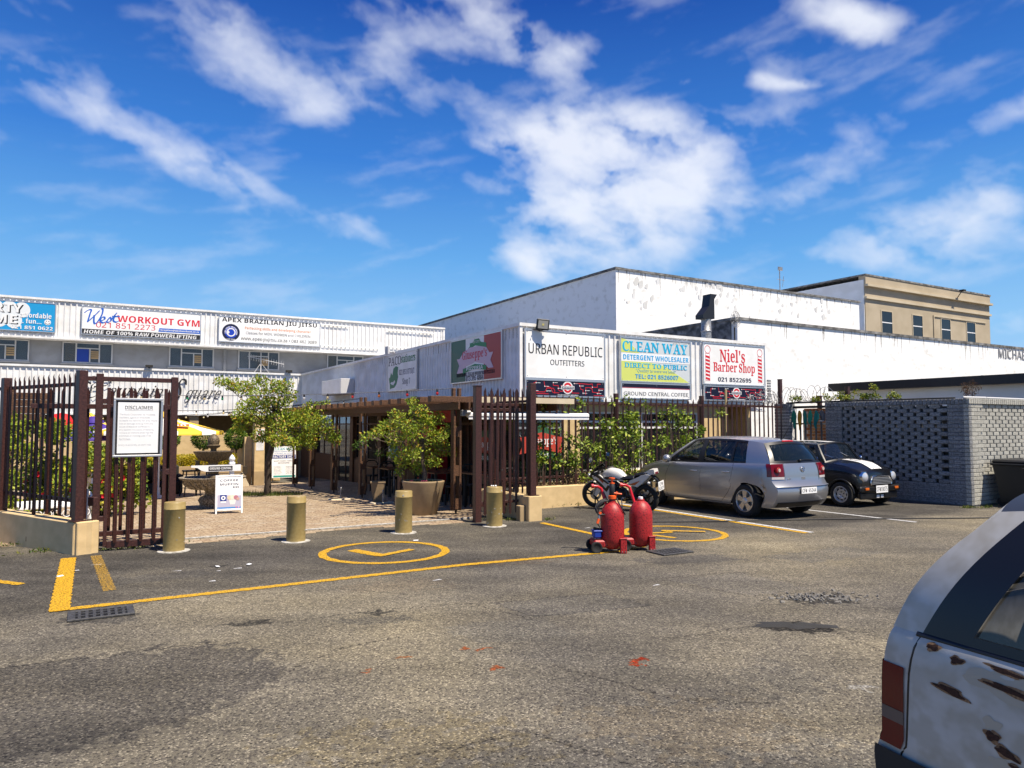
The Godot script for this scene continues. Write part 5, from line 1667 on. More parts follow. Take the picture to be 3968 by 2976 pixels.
func pergola() -> void:
	bollards()
	var o := thing("pergola", "brown timber pergola along the shop fronts of the square", "pergola", S(6.15, 0, -12.56))
	for b in [-12.56, -15.3, -18.0, -20.45, -22.8, -24.9]:
		var p := Node3D.new(); p.name = "post"; o.add_child(p, true); p.position = Vector3(0, gy(b), b + 12.56)
		for x in [-0.062, 0.062]:
			bx(p, "upright", Vector3(x - 0.022, 0.1, -0.07), Vector3(x + 0.022, 2.2 - gy(b), 0.07), M.wood, 0.004)
		for y in [0.12, 0.75, 1.5]:
			bx(p, "spacer", Vector3(-0.04, y, -0.06), Vector3(0.04, y + 0.2, 0.06), M.wood)
		bx(p, "steel_foot", Vector3(-0.015, -0.02, -0.015), Vector3(0.015, 0.12, 0.015), M.dark)
	bx(o, "beam", Vector3(-0.13, 1.98, -12.6), Vector3(-0.09, 2.12, 0.35), M.wood, 0.004)
	bx(o, "beam", Vector3(0.09, 1.98, -12.6), Vector3(0.13, 2.12, 0.35), M.wood, 0.004)
	bx(o, "wall_plate", Vector3(2.2, 1.98, -15.5), Vector3(2.25, 2.12, 0.2), M.wood)
	for k in 25:
		bx(o, "rafter", Vector3(-0.62, 2.125, 0.05 - k * 0.52), Vector3(2.3, 2.235, 0.2 - k * 0.52), M.wood, 0.004)
	bx(o, "end_fascia", Vector3(0.35, 2.125, 0.22), Vector3(2.6, 2.235, 0.26), M.cream2)
	# slatted cover laid over the rafters, which keeps the shop fronts in shade
	for k in 9:
		bx(o, "roof_board", Vector3(0.35 + k * 0.222, 2.237, -12.6 if k < 5 else -15.5), Vector3(0.564 + k * 0.222, 2.255, 0.1), M.wood)
	# stub posts that carry the light strings
	for b in [-12.56, -18.0, -22.8]:
		for x in [-0.06, 0.06]:
			bx(o, "stub_post", Vector3(x - 0.03, 2.12, b + 12.56 - 0.04), Vector3(x + 0.03, 2.4, b + 12.56 + 0.04), M.wood, 0.004)
	o = thing("awning_roll", "long white rolled awning cassette under the pergola end", "awning", S(6.32, 1.83, -12.45))
	var mb := MB.new()
	mb.cbox(Vector3(1.45, 0.055, 0), Vector3(2.9, 0.1, 0.13), 0.03)
	put(o, "cassette", mb, M.gloss_white)
	bx(o, "valance", Vector3(0.02, -0.03, 0.04), Vector3(2.88, 0.01, 0.05), M.white)
	mb = MB.new()
	mb.cbox(Vector3(-0.08, 0.09, 0.02), Vector3(0.1, 0.12, 0.1), 0.01); mb.lathe([Vector2(0.0, -0.05), Vector2(0.045, -0.05), Vector2(0.045, 0.05), Vector2(0.0, 0.05)], 14, Transform3D(Basis(Vector3.BACK, PI / 2), Vector3(-0.02, 0.1, 0.08)))
	put(o, "gearbox", mb, M.galv)


func square_things() -> void:
	# fountain
	var o := thing("fountain", "two-tiered stone fountain with an acorn finial in the square", "fountain", S(2.48, gy(-17.36), -17.36))
	var mb := MB.new()
	mb.lathe([Vector2(0.0, 0.0), Vector2(0.3, 0.0), Vector2(0.3, 0.05), Vector2(0.3, 0.05), Vector2(0.26, 0.07), Vector2(0.27, 0.14), Vector2(0.3, 0.2), Vector2(0.26, 0.27), Vector2(0.17, 0.31), Vector2(0.15, 0.38), Vector2(0.19, 0.43), Vector2(0.22, 0.46)], 28)
	put(o, "pedestal", mb, M.stone)
	mb = MB.new()
	mb.lathe([Vector2(0.14, 0.45), Vector2(0.4, 0.48), Vector2(0.56, 0.56), Vector2(0.62, 0.65), Vector2(0.69, 0.68), Vector2(0.7, 0.71), Vector2(0.7, 0.71), Vector2(0.62, 0.715), Vector2(0.62, 0.715), Vector2(0.58, 0.64), Vector2(0.3, 0.6), Vector2(0.0, 0.6)], 40)
	var lobes := put(o, "lower_basin", mb, M.stone)
	mb = MB.new()
	for k in 24:
		var an := TAU * k / 24
		mb.tube([Vector3(0.28 * cos(an), 0.462, 0.28 * sin(an)), Vector3(0.46 * cos(an), 0.492, 0.46 * sin(an)), Vector3(0.575 * cos(an), 0.575, 0.575 * sin(an)), Vector3(0.61 * cos(an), 0.64, 0.61 * sin(an))], [0.03, 0.042, 0.042, 0.02], 6)
	put(lobes, "gadroon", mb, M.stone)
	mb = MB.new()
	mb.lathe([Vector2(0.13, 0.6), Vector2(0.16, 0.72), Vector2(0.11, 0.78), Vector2(0.14, 0.85), Vector2(0.12, 0.9), Vector2(0.09, 0.98), Vector2(0.13, 1.06)], 20)
	put(o, "stem", mb, M.stone_dark)
	mb = MB.new()
	mb.lathe([Vector2(0.1, 1.05), Vector2(0.28, 1.1), Vector2(0.36, 1.18), Vector2(0.41, 1.25), Vector2(0.42, 1.28), Vector2(0.42, 1.28), Vector2(0.36, 1.285), Vector2(0.3, 1.22), Vector2(0.0, 1.2)], 36)
	var ub := put(o, "upper_basin", mb, M.stone_dark)
	mb = MB.new()
	for k in 20:
		var an := TAU * k / 20
		mb.tube([Vector3(0.16 * cos(an), 1.065, 0.16 * sin(an)), Vector3(0.29 * cos(an), 1.11, 0.29 * sin(an)), Vector3(0.37 * cos(an), 1.2, 0.37 * sin(an))], [0.02, 0.03, 0.012], 5)
	put(ub, "gadroon", mb, M.stone_dark)
	mb = MB.new()
	mb.lathe([Vector2(0.12, 1.2), Vector2(0.06, 1.3), Vector2(0.07, 1.34), Vector2(0.13, 1.37), Vector2(0.145, 1.41), Vector2(0.11, 1.43), Vector2(0.13, 1.5), Vector2(0.11, 1.58), Vector2(0.05, 1.65), Vector2(0.0, 1.67)], 18)
	put(o, "acorn_finial", mb, M.stone_dark)

	# coffee A-frame
	var sans := font("Droid Sans"); var bold := font("Droid Sans", 700)
	o = thing("pavement_sign", "white folding pavement sign offering coffee and muffin before the fountain", "sign", S(2.3, gy(-15.7), -15.7), TH - 0.1)
	var f := Node3D.new(); f.name = "front_board"; o.add_child(f); f.rotation.x = -0.2; f.position = Vector3(0, 0.0, 0)
	mb = MB.new()
	for k in [[0.0, 0.0, 0.03, 0.8], [0.49, 0.0, 0.52, 0.8], [0.03, 0.77, 0.49, 0.8], [0.03, 0.085, 0.49, 0.115]]:
		mb.span(Vector3(k[0], k[1], 0), Vector3(k[2], k[3], 0.03))
	put(f, "frame", mb, M.gloss_white)
	bx(f, "poster", Vector3(0.03, 0.115, 0.01), Vector3(0.49, 0.77, 0.02), M.sign_white)
	var slate := mt(0.04, 0.05, 0.10, 0.6)
	text(f, "COFFEE", bold, 0.35, 0.045, Vector3(0.085, 0.67, 0.02), slate, "lettering", 0.002)
	text(f, "MUFFIN", bold, 0.35, 0.045, Vector3(0.085, 0.59, 0.02), slate, "lettering", 0.002)
	text(f, "R35", bold, 0.12, 0.04, Vector3(0.33, 0.53, 0.02), slate, "lettering", 0.002)
	flat(f, "photo_ground", [0.035, 0.15, 0.485, 0.15, 0.485, 0.38, 0.035, 0.4], mt(0.42, 0.40, 0.50, 0.5), 0.0205, 0.001)
	flat(f, "photo_base", [0.035, 0.12, 0.485, 0.12, 0.485, 0.15, 0.035, 0.15], mt(0.05, 0.2, 0.5, 0.5), 0.0206, 0.001)
	flat(f, "photo_cup", [0.1, 0.24, 0.2, 0.24, 0.215, 0.4, 0.085, 0.4], M.white, 0.022, 0.001)
	flat(f, "photo_cup_band", [0.09, 0.27, 0.21, 0.27, 0.215, 0.4, 0.085, 0.4], mt(0.02, 0.04, 0.22, 0.5), 0.0235, 0.001)
	disc(f, "photo_cup_badge", 0.15, 0.335, 0.02, 0.042, M.white, 0.025, 0.001)
	flat(f, "photo_muffin_wrap", [0.28, 0.2, 0.37, 0.2, 0.4, 0.32, 0.25, 0.32], mt(0.66, 0.64, 0.62, 0.5), 0.022, 0.001)
	for k in [[0.27, 0.34, 0.045, 0.62, 0.5, 0.34], [0.33, 0.35, 0.05, 0.7, 0.62, 0.5], [0.39, 0.34, 0.045, 0.4, 0.16, 0.2], [0.43, 0.31, 0.03, 0.5, 0.3, 0.25]]:
		disc(f, "photo_muffin_top", k[0], k[1], 0.0, k[2], mt(k[3], k[4], k[5], 0.5), 0.0235 + k[0] * 0.004, 0.001)
	flat(f, "photo_mark", [0.385, 0.13, 0.41, 0.13, 0.41, 0.155, 0.385, 0.155], mt(0.6, 0.1, 0.2, 0.5), 0.0225, 0.001)
	flat(f, "photo_mark", [0.43, 0.13, 0.46, 0.13, 0.46, 0.155, 0.43, 0.155], mt(0.7, 0.3, 0.45, 0.5), 0.0225, 0.001)
	var r := Node3D.new(); r.name = "rear_board"; o.add_child(r); r.rotation.x = 0.25; r.position = Vector3(0, 0.0, -0.36)
	mb = MB.new()
	for x in [0.0, 0.49]:
		mb.span(Vector3(x, 0.0, -0.03), Vector3(x + 0.03, 0.8, 0.0))
	mb.span(Vector3(0.03, 0.3, -0.02), Vector3(0.49, 0.78, -0.01))
	put(r, "frame", mb, M.gloss_white)

	# Clean Way A-frame in the half shade
	o = thing("pavement_sign", "large white folding factory shop sign half in the pergola shade", "sign", S(6.02, gy(-27.8), -27.8), TH - 0.05)
	f = Node3D.new(); f.name = "front_board"; o.add_child(f); f.rotation.x = -0.14
	bx(f, "panel", Vector3(0.0, 0.2, 0.0), Vector3(0.88, 1.38, 0.02), M.sign_white)
	flat(f, "navy_band", [0.01, 0.92, 0.87, 0.92, 0.87, 1.06, 0.01, 1.06], mt(0.02, 0.04, 0.22, 0.5), 0.0205, 0.002)
	flat(f, "teal_band", [0.05, 0.22, 0.85, 0.22, 0.85, 0.29, 0.05, 0.29], mt(0.03, 0.28, 0.25, 0.5), 0.0205, 0.002)
	text(f, "CLEAN WAY", font("Droid Serif", 700), 0.78, 0.1, Vector3(0.05, 1.23, 0.02), mt(0.02, 0.3, 0.4, 0.5), "lettering", 0.003)
	text(f, "DETERGENT CLEANING CHEMICALS", bold, 0.78, 0.035, Vector3(0.05, 1.16, 0.02), mt(0.05, 0.15, 0.4, 0.5), "lettering", 0.002)
	text(f, "TO THE PUBLIC AND FACTORIES", bold, 0.7, 0.035, Vector3(0.09, 1.095, 0.02), mt(0.05, 0.15, 0.4, 0.5), "lettering", 0.002)
	text(f, "FACTORY SHOP", bold, 0.8, 0.1, Vector3(0.04, 0.94, 0.0225), M.white, "lettering", 0.003)
	text(f, "QUALITY CLEANING CHEMICALS", bold, 0.74, 0.045, Vector3(0.07, 0.8, 0.02), mt(0.04, 0.04, 0.1, 0.5), "lettering", 0.002)
	text(f, "AND ACCESSORIES", bold, 0.42, 0.045, Vector3(0.22, 0.73, 0.02), mt(0.04, 0.04, 0.1, 0.5), "lettering", 0.002)
	for k in 7:
		text(f, ["Hotels", "Food Industry", "Motor Industry", "Schools", "Hospitals", "Restaurants", "Local Homes"][k], sans, 0.24 + 0.03 * (k % 3), 0.035, Vector3(0.07, 0.6 - k * 0.046, 0.02), mt(0.1, 0.1, 0.16, 0.5), "lettering", 0.002)
		text(f, ["Industrial Products", "Toilet Paper", "Scented Sprays", "Carpet Wipes", "Detergent", "Latex Gloves", "Mop Heads"][k], sans, 0.3 + 0.03 * (k % 2), 0.035, Vector3(0.5, 0.6 - k * 0.046, 0.02), mt(0.05, 0.05, 0.1, 0.5), "lettering", 0.002)
	mb = MB.new()
	for x in [0.02, 0.83]:
		mb.span(Vector3(x, 0.0, -0.03), Vector3(x + 0.03, 1.3, -0.002))
	put(f, "legs", mb, M.dark)
	r = Node3D.new(); r.name = "rear_legs"; o.add_child(r); r.rotation.x = 0.2; r.position = Vector3(0, 0, -0.5)
	mb = MB.new()
	for x in [0.02, 0.83]:
		mb.span(Vector3(x, 0.0, -0.03), Vector3(x + 0.03, 1.38, 0.0))
	mb.span(Vector3(0.05, 0.25, -0.02), Vector3(0.83, 0.29, -0.005))
	put(r, "frame", mb, M.dark)

	# white finger post
	o = thing("finger_post", "white finger post with a black Ground Central plate beside the fountain", "sign post", S(2.75, gy(-16.6), -16.6))
	mb = MB.new()
	mb.cbox(Vector3(0, 0.5, 0), Vector3(0.09, 1.0, 0.09), 0.006); mb.cbox(Vector3(0, 1.02, 0), Vector3(0.12, 0.05, 0.12), 0.01)
	mb.lathe([Vector2(0.05, 1.04), Vector2(0.045, 1.07), Vector2(0.045, 1.07), Vector2(0.068, 1.09), Vector2(0.062, 1.13), Vector2(0.03, 1.18), Vector2(0.0, 1.21)], 16)
	put(o, "post", mb, M.gloss_white)
	mb = MB.new()
	mb.plate(poly([-0.85, 0.86, -0.62, 0.86, -0.62, 0.99, 0.17, 0.99, 0.17, 0.86, -0.6, 0.86, -0.66, 0.89, -0.72, 0.95, -0.85, 0.95]), 0.02, 0.07, 0.004)
	mb = MB.new()
	mb.prism(poly([-0.52, 0.855, 0.17, 0.855, 0.17, 0.99, -0.82, 0.99, -0.82, 0.95, -0.7, 0.94, -0.62, 0.88]), 0.046, 0.08)
	put(o, "arm", mb, M.gloss_white)
	bx(o, "name_plate", Vector3(-0.48, 0.875, 0.0805), Vector3(0.0, 0.965, 0.086), M.ink)
	text(o, "GROUND CENTRAL", bold, 0.44, 0.05, Vector3(-0.46, 0.895, 0.086), M.white, "lettering", 0.003)
	var base := MB.new()
	base.cbox(Vector3(0, 0.02, 0), Vector3(0.4, 0.04, 0.4), 0.01)
	put(o, "base", base, M.gloss_white)

	# planted terrace at the back of the square
	o = thing("terrace_wall", "cream terrace wall with a sloping end at the back of the square", "wall", S(5.2, gy(-26.2), -26.2))
	bx(o, "lower_wall", Vector3(-9.0, -0.1, -0.3), Vector3(-0.62, 0.5, 0.0), M.cream2)
	mb = MB.new()
	mb.prism(poly([-0.62, -0.1, -0.2, -0.1, -0.5, 0.5, -0.62, 0.5]), -0.3, -0.001)
	put(o, "sloping_end", mb, M.cream2)
	bx(o, "coping_band", Vector3(-9.0, 0.5, -0.3), Vector3(-0.52, 0.74, 0.02), M.tan)
	bx(o, "soil_bed", Vector3(-9.0, 0.4, -3.0), Vector3(-0.3, 0.68, -0.3), M.soil)
	bx(o, "back_wall", Vector3(-9.0, 0.3, -3.3), Vector3(-0.2, 1.82, -3.0), M.cream)
	bx(o, "side_wall", Vector3(-0.3, -0.1, -3.3), Vector3(-0.05, 1.7, -0.9), M.cream)
	mb = MB.new()
	mb.tube([Vector3(-1.0, 0.22, 0.06), Vector3(-0.45, 0.5, 0.06)], 0.02, 6)
	put(o, "handrail", mb, M.dark)
	o = thing("notice_pillar", "cream pillar with paper notices at the back of the square", "pillar", S(5.15, gy(-26.6), -26.6))
	bx(o, "upper_shaft", Vector3(0, 0.5, -0.4), Vector3(0.34, 2.45, 0.0), M.cream)
	bx(o, "lower_shaft", Vector3(-0.004, 0.0, -0.404), Vector3(0.344, 0.5, 0.004), M.tan)
	for k in [[0.05, 1.62, 0.32, 2.0], [0.05, 1.24, 0.31, 1.58]]:
		bx(o, "notice", Vector3(k[0], k[1], 0.0), Vector3(k[2], k[3], 0.006), M.sign_white)
	for k in 7:
		bx(o, "notice_line", Vector3(0.08, 1.28 + k * 0.042, 0.006), Vector3(0.28 - 0.02 * (k % 3), 1.29 + k * 0.042, 0.0075), M.grey_light)
	disc(o, "notice_emblem", 0.18, 1.85, 0.04, 0.075, mt(0.6, 0.05, 0.05, 0.6), 0.006, 0.002)
	o = thing("notice_pillar", "cream pillar with a red paper notice under the tree", "pillar", S(6.2, gy(-27.2), -28.6))
	bx(o, "shaft", Vector3(0, 0.0, -0.4), Vector3(0.3, 2.5, 0.0), M.cream)
	bx(o, "notice", Vector3(0.03, 1.72, 0.0), Vector3(0.26, 2.0, 0.006), M.sign_white)
	bx(o, "red_print", Vector3(0.07, 1.85, 0.006), Vector3(0.22, 1.98, 0.009), mt(0.6, 0.03, 0.04, 0.6))

	# parasols
	parasol("parasol", "yellow and white striped parasol over the dark sofas", S(1.75, gy(-21.9), -21.9), 1.62, 2.30, 1.83, mt(0.80, 0.50, 0.03, 0.7), mt(0.82, 0.80, 0.74, 0.7), "ton")
	parasol("parasol", "purple parasol with white and red print behind the pedestrian gate", S(0.2, gy(-22.3), -22.5), 1.0, 2.15, 1.7, mt(0.05, 0.022, 0.24, 0.7), mt(0.05, 0.022, 0.24, 0.7), "VIA")
	parasol("parasol", "yellow capped white parasol behind the purple parasol", S(0.05, gy(-26.5), -26.0), 0.95, 2.42, 2.0, mt(0.80, 0.52, 0.05, 0.7), mt(0.82, 0.80, 0.74, 0.7), "")
	o = thing("parasol", "folded bright red parasol behind the slanting fence", "parasol", S(-0.6, gy(-24.0), -24.0))
	mb = MB.new()
	mb.lathe([Vector2(0.02, 2.4), Vector2(0.2, 2.36), Vector2(0.34, 2.1), Vector2(0.3, 1.75), Vector2(0.26, 1.72)], 10)
	put(o, "canopy", mb, mt(0.62, 0.012, 0.012, 0.7))
	mb = MB.new()
	mb.cyl(Vector3(0, 0, 0), Vector3(0, 2.42, 0), 0.022); mb.cyl(Vector3(0, 0, 0), Vector3(0, 0.06, 0), 0.26, 20)
	put(o, "pole", mb, M.white)

	# seating
	for k in [[1.05, -22.6, "dark woven outdoor sofa under the yellow parasol"], [1.75, -23.6, "dark woven outdoor sofa with a printed cushion"]]:
		o = thing("outdoor_sofa", k[2], "sofa", S(k[0], gy(k[1]), k[1]))
		bx(o, "seat", Vector3(-0.7, 0.05, -0.35), Vector3(0.7, 0.4, 0.35), M.dark, 0.03)
		bx(o, "backrest", Vector3(-0.7, 0.4, -0.4), Vector3(0.7, 0.85, -0.22), M.dark, 0.04)
		for x in [-0.75, 0.63]:
			bx(o, "armrest", Vector3(x, 0.05, -0.36), Vector3(x + 0.12, 0.6, 0.36), M.dark, 0.03)
		bx(o, "cushion", Vector3(0.1, 0.42, -0.2), Vector3(0.5, 0.75, -0.06), M.stone, 0.05)
	stool("dark bar stool nearest the fountain", S(2.55, gy(-21.6), -21.9), 0.2)
	stool("dark bar stool against the terrace wall", S(3.05, gy(-22.4), -22.4), 0.6)
	o = thing("garden_bench", "white ornate garden bench behind the slanting fence", "bench", S(-0.4, gy(-14.8), -14.8), TH + 0.15)
	bx(o, "seat", Vector3(-0.55, 0.38, -0.2), Vector3(0.55, 0.42, 0.2), M.gloss_white, 0.006)
	bx(o, "back_rail", Vector3(-0.55, 0.42, -0.22), Vector3(0.55, 0.49, -0.18), M.gloss_white, 0.006)
	for x in [-0.5, 0.5]:
		mb = MB.new()
		mb.tube([Vector3(x, 0.38, 0.18), Vector3(x, 0.2, 0.1), Vector3(x, 0.0, 0.2)], 0.02, 6); mb.tube([Vector3(x, 0.38, -0.18), Vector3(x, 0.2, -0.1), Vector3(x, 0.0, -0.22)], 0.02, 6)
		put(o, "leg", mb, M.gloss_white)
	mb = MB.new()
	for k in 7:
		var c := []
		for i in 12:
			c.append(Vector3(-0.42 + k * 0.14 + 0.06 * cos(TAU * i / 12), 0.28 + 0.06 * sin(TAU * i / 12), 0.17))
		mb.tube(c, 0.01, 5, true)
	put(o, "scrollwork", mb, M.gloss_white)
	o = thing("white_stake", "thin white stake standing behind the gate post", "stake", S(0.02, -0.05, -12.6))
	mb = MB.new()
	mb.cyl(Vector3.ZERO, Vector3(0.03, 0.78, 0), 0.025, 8)
	put(o, "rod", mb, M.gloss_white)
	o = thing("wooden_sign", "large brown timber sign board behind the slanting fence", "sign", S(-1.55, gy(-18.0), -18.6))
	for y in [1.98, 2.13, 2.28, 2.43]:
		bx(o, "plank", Vector3(0.0, y, 0.0), Vector3(0.95 - 0.2 * float(y < 2.0), y + 0.145, 0.04), M.wood, 0.005)
	for x in [0.15, 0.7]:
		bx(o, "post", Vector3(x, 0.0, -0.08), Vector3(x + 0.08, 2.7, 0.0), M.wood)
	# garden taps
	for k in [[5.51, -17.73, "grey garden tap standing in a stone-edged square basin"], [5.95, -15.95, "grey garden tap by the pergola post with a square slab"]]:
		o = thing("garden_tap", k[2], "tap", S(k[0], gy(k[1]), k[1]))
		mb = MB.new()
		mb.cyl(Vector3.ZERO, Vector3(0, 0.3, 0), 0.022); mb.cyl(Vector3(0, 0.24, 0), Vector3(-0.07, 0.22, 0.03), 0.012); mb.ball(Vector3(0, 0.31, 0), Vector3(0.026, 0.02, 0.026), 8)
		put(o, "standpipe", mb, M.galv)
		mb = MB.new()
		mb.cbox(Vector3(-0.03, 0.03, 0.12), Vector3(0.44, 0.06, 0.06), 0.015); mb.cbox(Vector3(-0.25, 0.03, 0), Vector3(0.06, 0.06, 0.3), 0.015); mb.cbox(Vector3(0.19, 0.03, 0), Vector3(0.06, 0.06, 0.3), 0.015)
		put(o, "stone_edging", mb, M.cream2)
	# restaurant furniture in the shade
	var n := 0
	for k in [[7.3, -13.4], [7.0, -14.9], [7.5, -16.2], [7.2, -18.2], [7.4, -20.0]]:
		o = thing("dining_table", ["brown slatted dining table nearest the pergola end", "brown slatted dining table behind the potted tree", "brown slatted dining table beside the second pergola post", "brown slatted dining table before the arcade shop window", "brown slatted dining table deepest under the pergola"][n], "table", S(k[0], gy(k[1]), k[1]), TH, "tables under the pergola")
		for q in 5:
			bx(o, "top_slat", Vector3(-0.42 + q * 0.17, 0.72, -0.4), Vector3(-0.26 + q * 0.17, 0.75, 0.4), M.table)
		for x in [-0.36, 0.36]:
			for z in [-0.34, 0.34]:
				bx(o, "leg", Vector3(x - 0.025, 0, z - 0.025), Vector3(x + 0.025, 0.719, z + 0.025), M.dark)
		for s in [-1.0, 1.0]:
			var c := thing("dining_chair", "dark bentwood chair at a slatted table in the pergola shade", "chair", S(k[0], gy(k[1]), k[1] + s * 0.62), TH + (PI if s > 0 else 0.0), "chairs under the pergola")
			bx(c, "seat", Vector3(-0.2, 0.43, -0.2), Vector3(0.2, 0.47, 0.2), M.dark, 0.015)
			mb = MB.new()
			mb.tube([Vector3(-0.19, 0.47, -0.18), Vector3(-0.19, 0.8, -0.22), Vector3(-0.1, 0.88, -0.23), Vector3(0.1, 0.88, -0.23), Vector3(0.19, 0.8, -0.22), Vector3(0.19, 0.47, -0.18)], 0.018, 6)
			put(c, "backrest", mb, M.dark)
			for x in [-0.17, 0.17]:
				for z in [-0.17, 0.17]:
					bx(c, "leg", Vector3(x - 0.016, 0, z - 0.016), Vector3(x + 0.016, 0.43, z + 0.016), M.dark)
		n += 1
	shop_goods()


func stool(label: String, at: Vector3, yaw: float) -> void:
	var o := thing("bar_stool", label, "stool", at, TH + yaw)
	bx(o, "seat", Vector3(-0.19, 0.7, -0.17), Vector3(0.19, 0.74, 0.17), M.black, 0.012)
	bx(o, "backrest", Vector3(0.16, 0.74, -0.15), Vector3(0.19, 1.0, 0.15), M.black, 0.01)
	for x in [-1.0, 1.0]:
		for z in [-1.0, 1.0]:
			var mb := MB.new()
			mb.cyl(Vector3(x * 0.15, 0.7, z * 0.13), Vector3(x * 0.22, 0.0, z * 0.19), 0.018, 6)
			put(o, "leg", mb, M.black)
	var mb := MB.new()
	mb.tube([Vector3(-0.2, 0.25, -0.17), Vector3(0.2, 0.25, -0.17), Vector3(0.2, 0.25, 0.17), Vector3(-0.2, 0.25, 0.17)], 0.01, 6, true)
	put(o, "foot_ring", mb, M.black)


func parasol(called: String, label: String, at: Vector3, r: float, top: float, low: float, m1: Material, m2: Material, s: String) -> void:
	var o := thing(called, label, "parasol", at)
	for k in 8:
		for h in 2:
			var a0 := TAU * (k + h * 0.5) / 8 + 0.2; var a1 := TAU * (k + h * 0.5 + 0.5) / 8 + 0.2
			var g := []
			for i in 7:
				var f := i / 6.0
				var row := []
				for j in 4:
					var an := lerpf(a0, a1, j / 3.0)
					var rr := r * f * (1.0 - 0.03 * f * absf(sin((an - 0.2) * 4.0)))
					row.append(Vector3(cos(an) * rr, lerpf(top, low, pow(f, 0.92)) - 0.05 * f * (1 - f) * absf(sin((an - 0.2) * 4.0)), sin(an) * rr))
				g.append(row)
			var edge := []
			for p in g[6]:
				edge.append(p - Vector3(0, 0.1, 0))
			g.append(edge)
			var mb := MB.new()
			mb.grid(g, Vector3.UP)
			put(o, "canopy_panel", mb, m1 if h == 0 else m2)
	var mb := MB.new()
	mb.lathe([Vector2(0.0, top + 0.1), Vector2(0.1, top + 0.09), Vector2(r * 0.22, top - 0.02), Vector2(r * 0.24, top - 0.09)], 12)
	put(o, "cap", mb, m1)
	mb = MB.new()
	mb.cyl(Vector3.ZERO, Vector3(0, top, 0), 0.025)
	put(o, "pole", mb, M.white)
	mb = MB.new()
	mb.lathe([Vector2(0.28, 0.0), Vector2(0.28, 0.05), Vector2(0.22, 0.08), Vector2(0.05, 0.1), Vector2(0.05, 0.3)], 20)
	put(o, "base", mb, M.gloss_white)
	for k in 8:
		mb = MB.new()
		var an := TAU * k / 8 + 0.2
		mb.cyl(Vector3(0, top - 0.03, 0), Vector3(cos(an) * r * 0.97, low - 0.02, sin(an) * r * 0.97), 0.008, 5)
		put(o, "rib", mb, M.dark)
	if s:
		var tilt := atan2(top - low, r)
		var n := Node3D.new(); n.name = "print"; o.add_child(n)
		n.position = Vector3(0.12, lerpf(top, low, 0.72) + 0.03, r * 0.72)
		n.rotation.x = -(PI / 2 - tilt)
		if s == "ton":
			flat(n, "print_patch", [-0.1, -0.1, 0.46, -0.1, 0.5, 0.1, -0.1, 0.12], mt(0.55, 0.14, 0.02, 0.6), 0.0, 0.004)
		text(n, s, font("Droid Sans", 700), 0.42, 0.13, Vector3(-0.02, -0.06, 0.004), M.white, "lettering", 0.004)


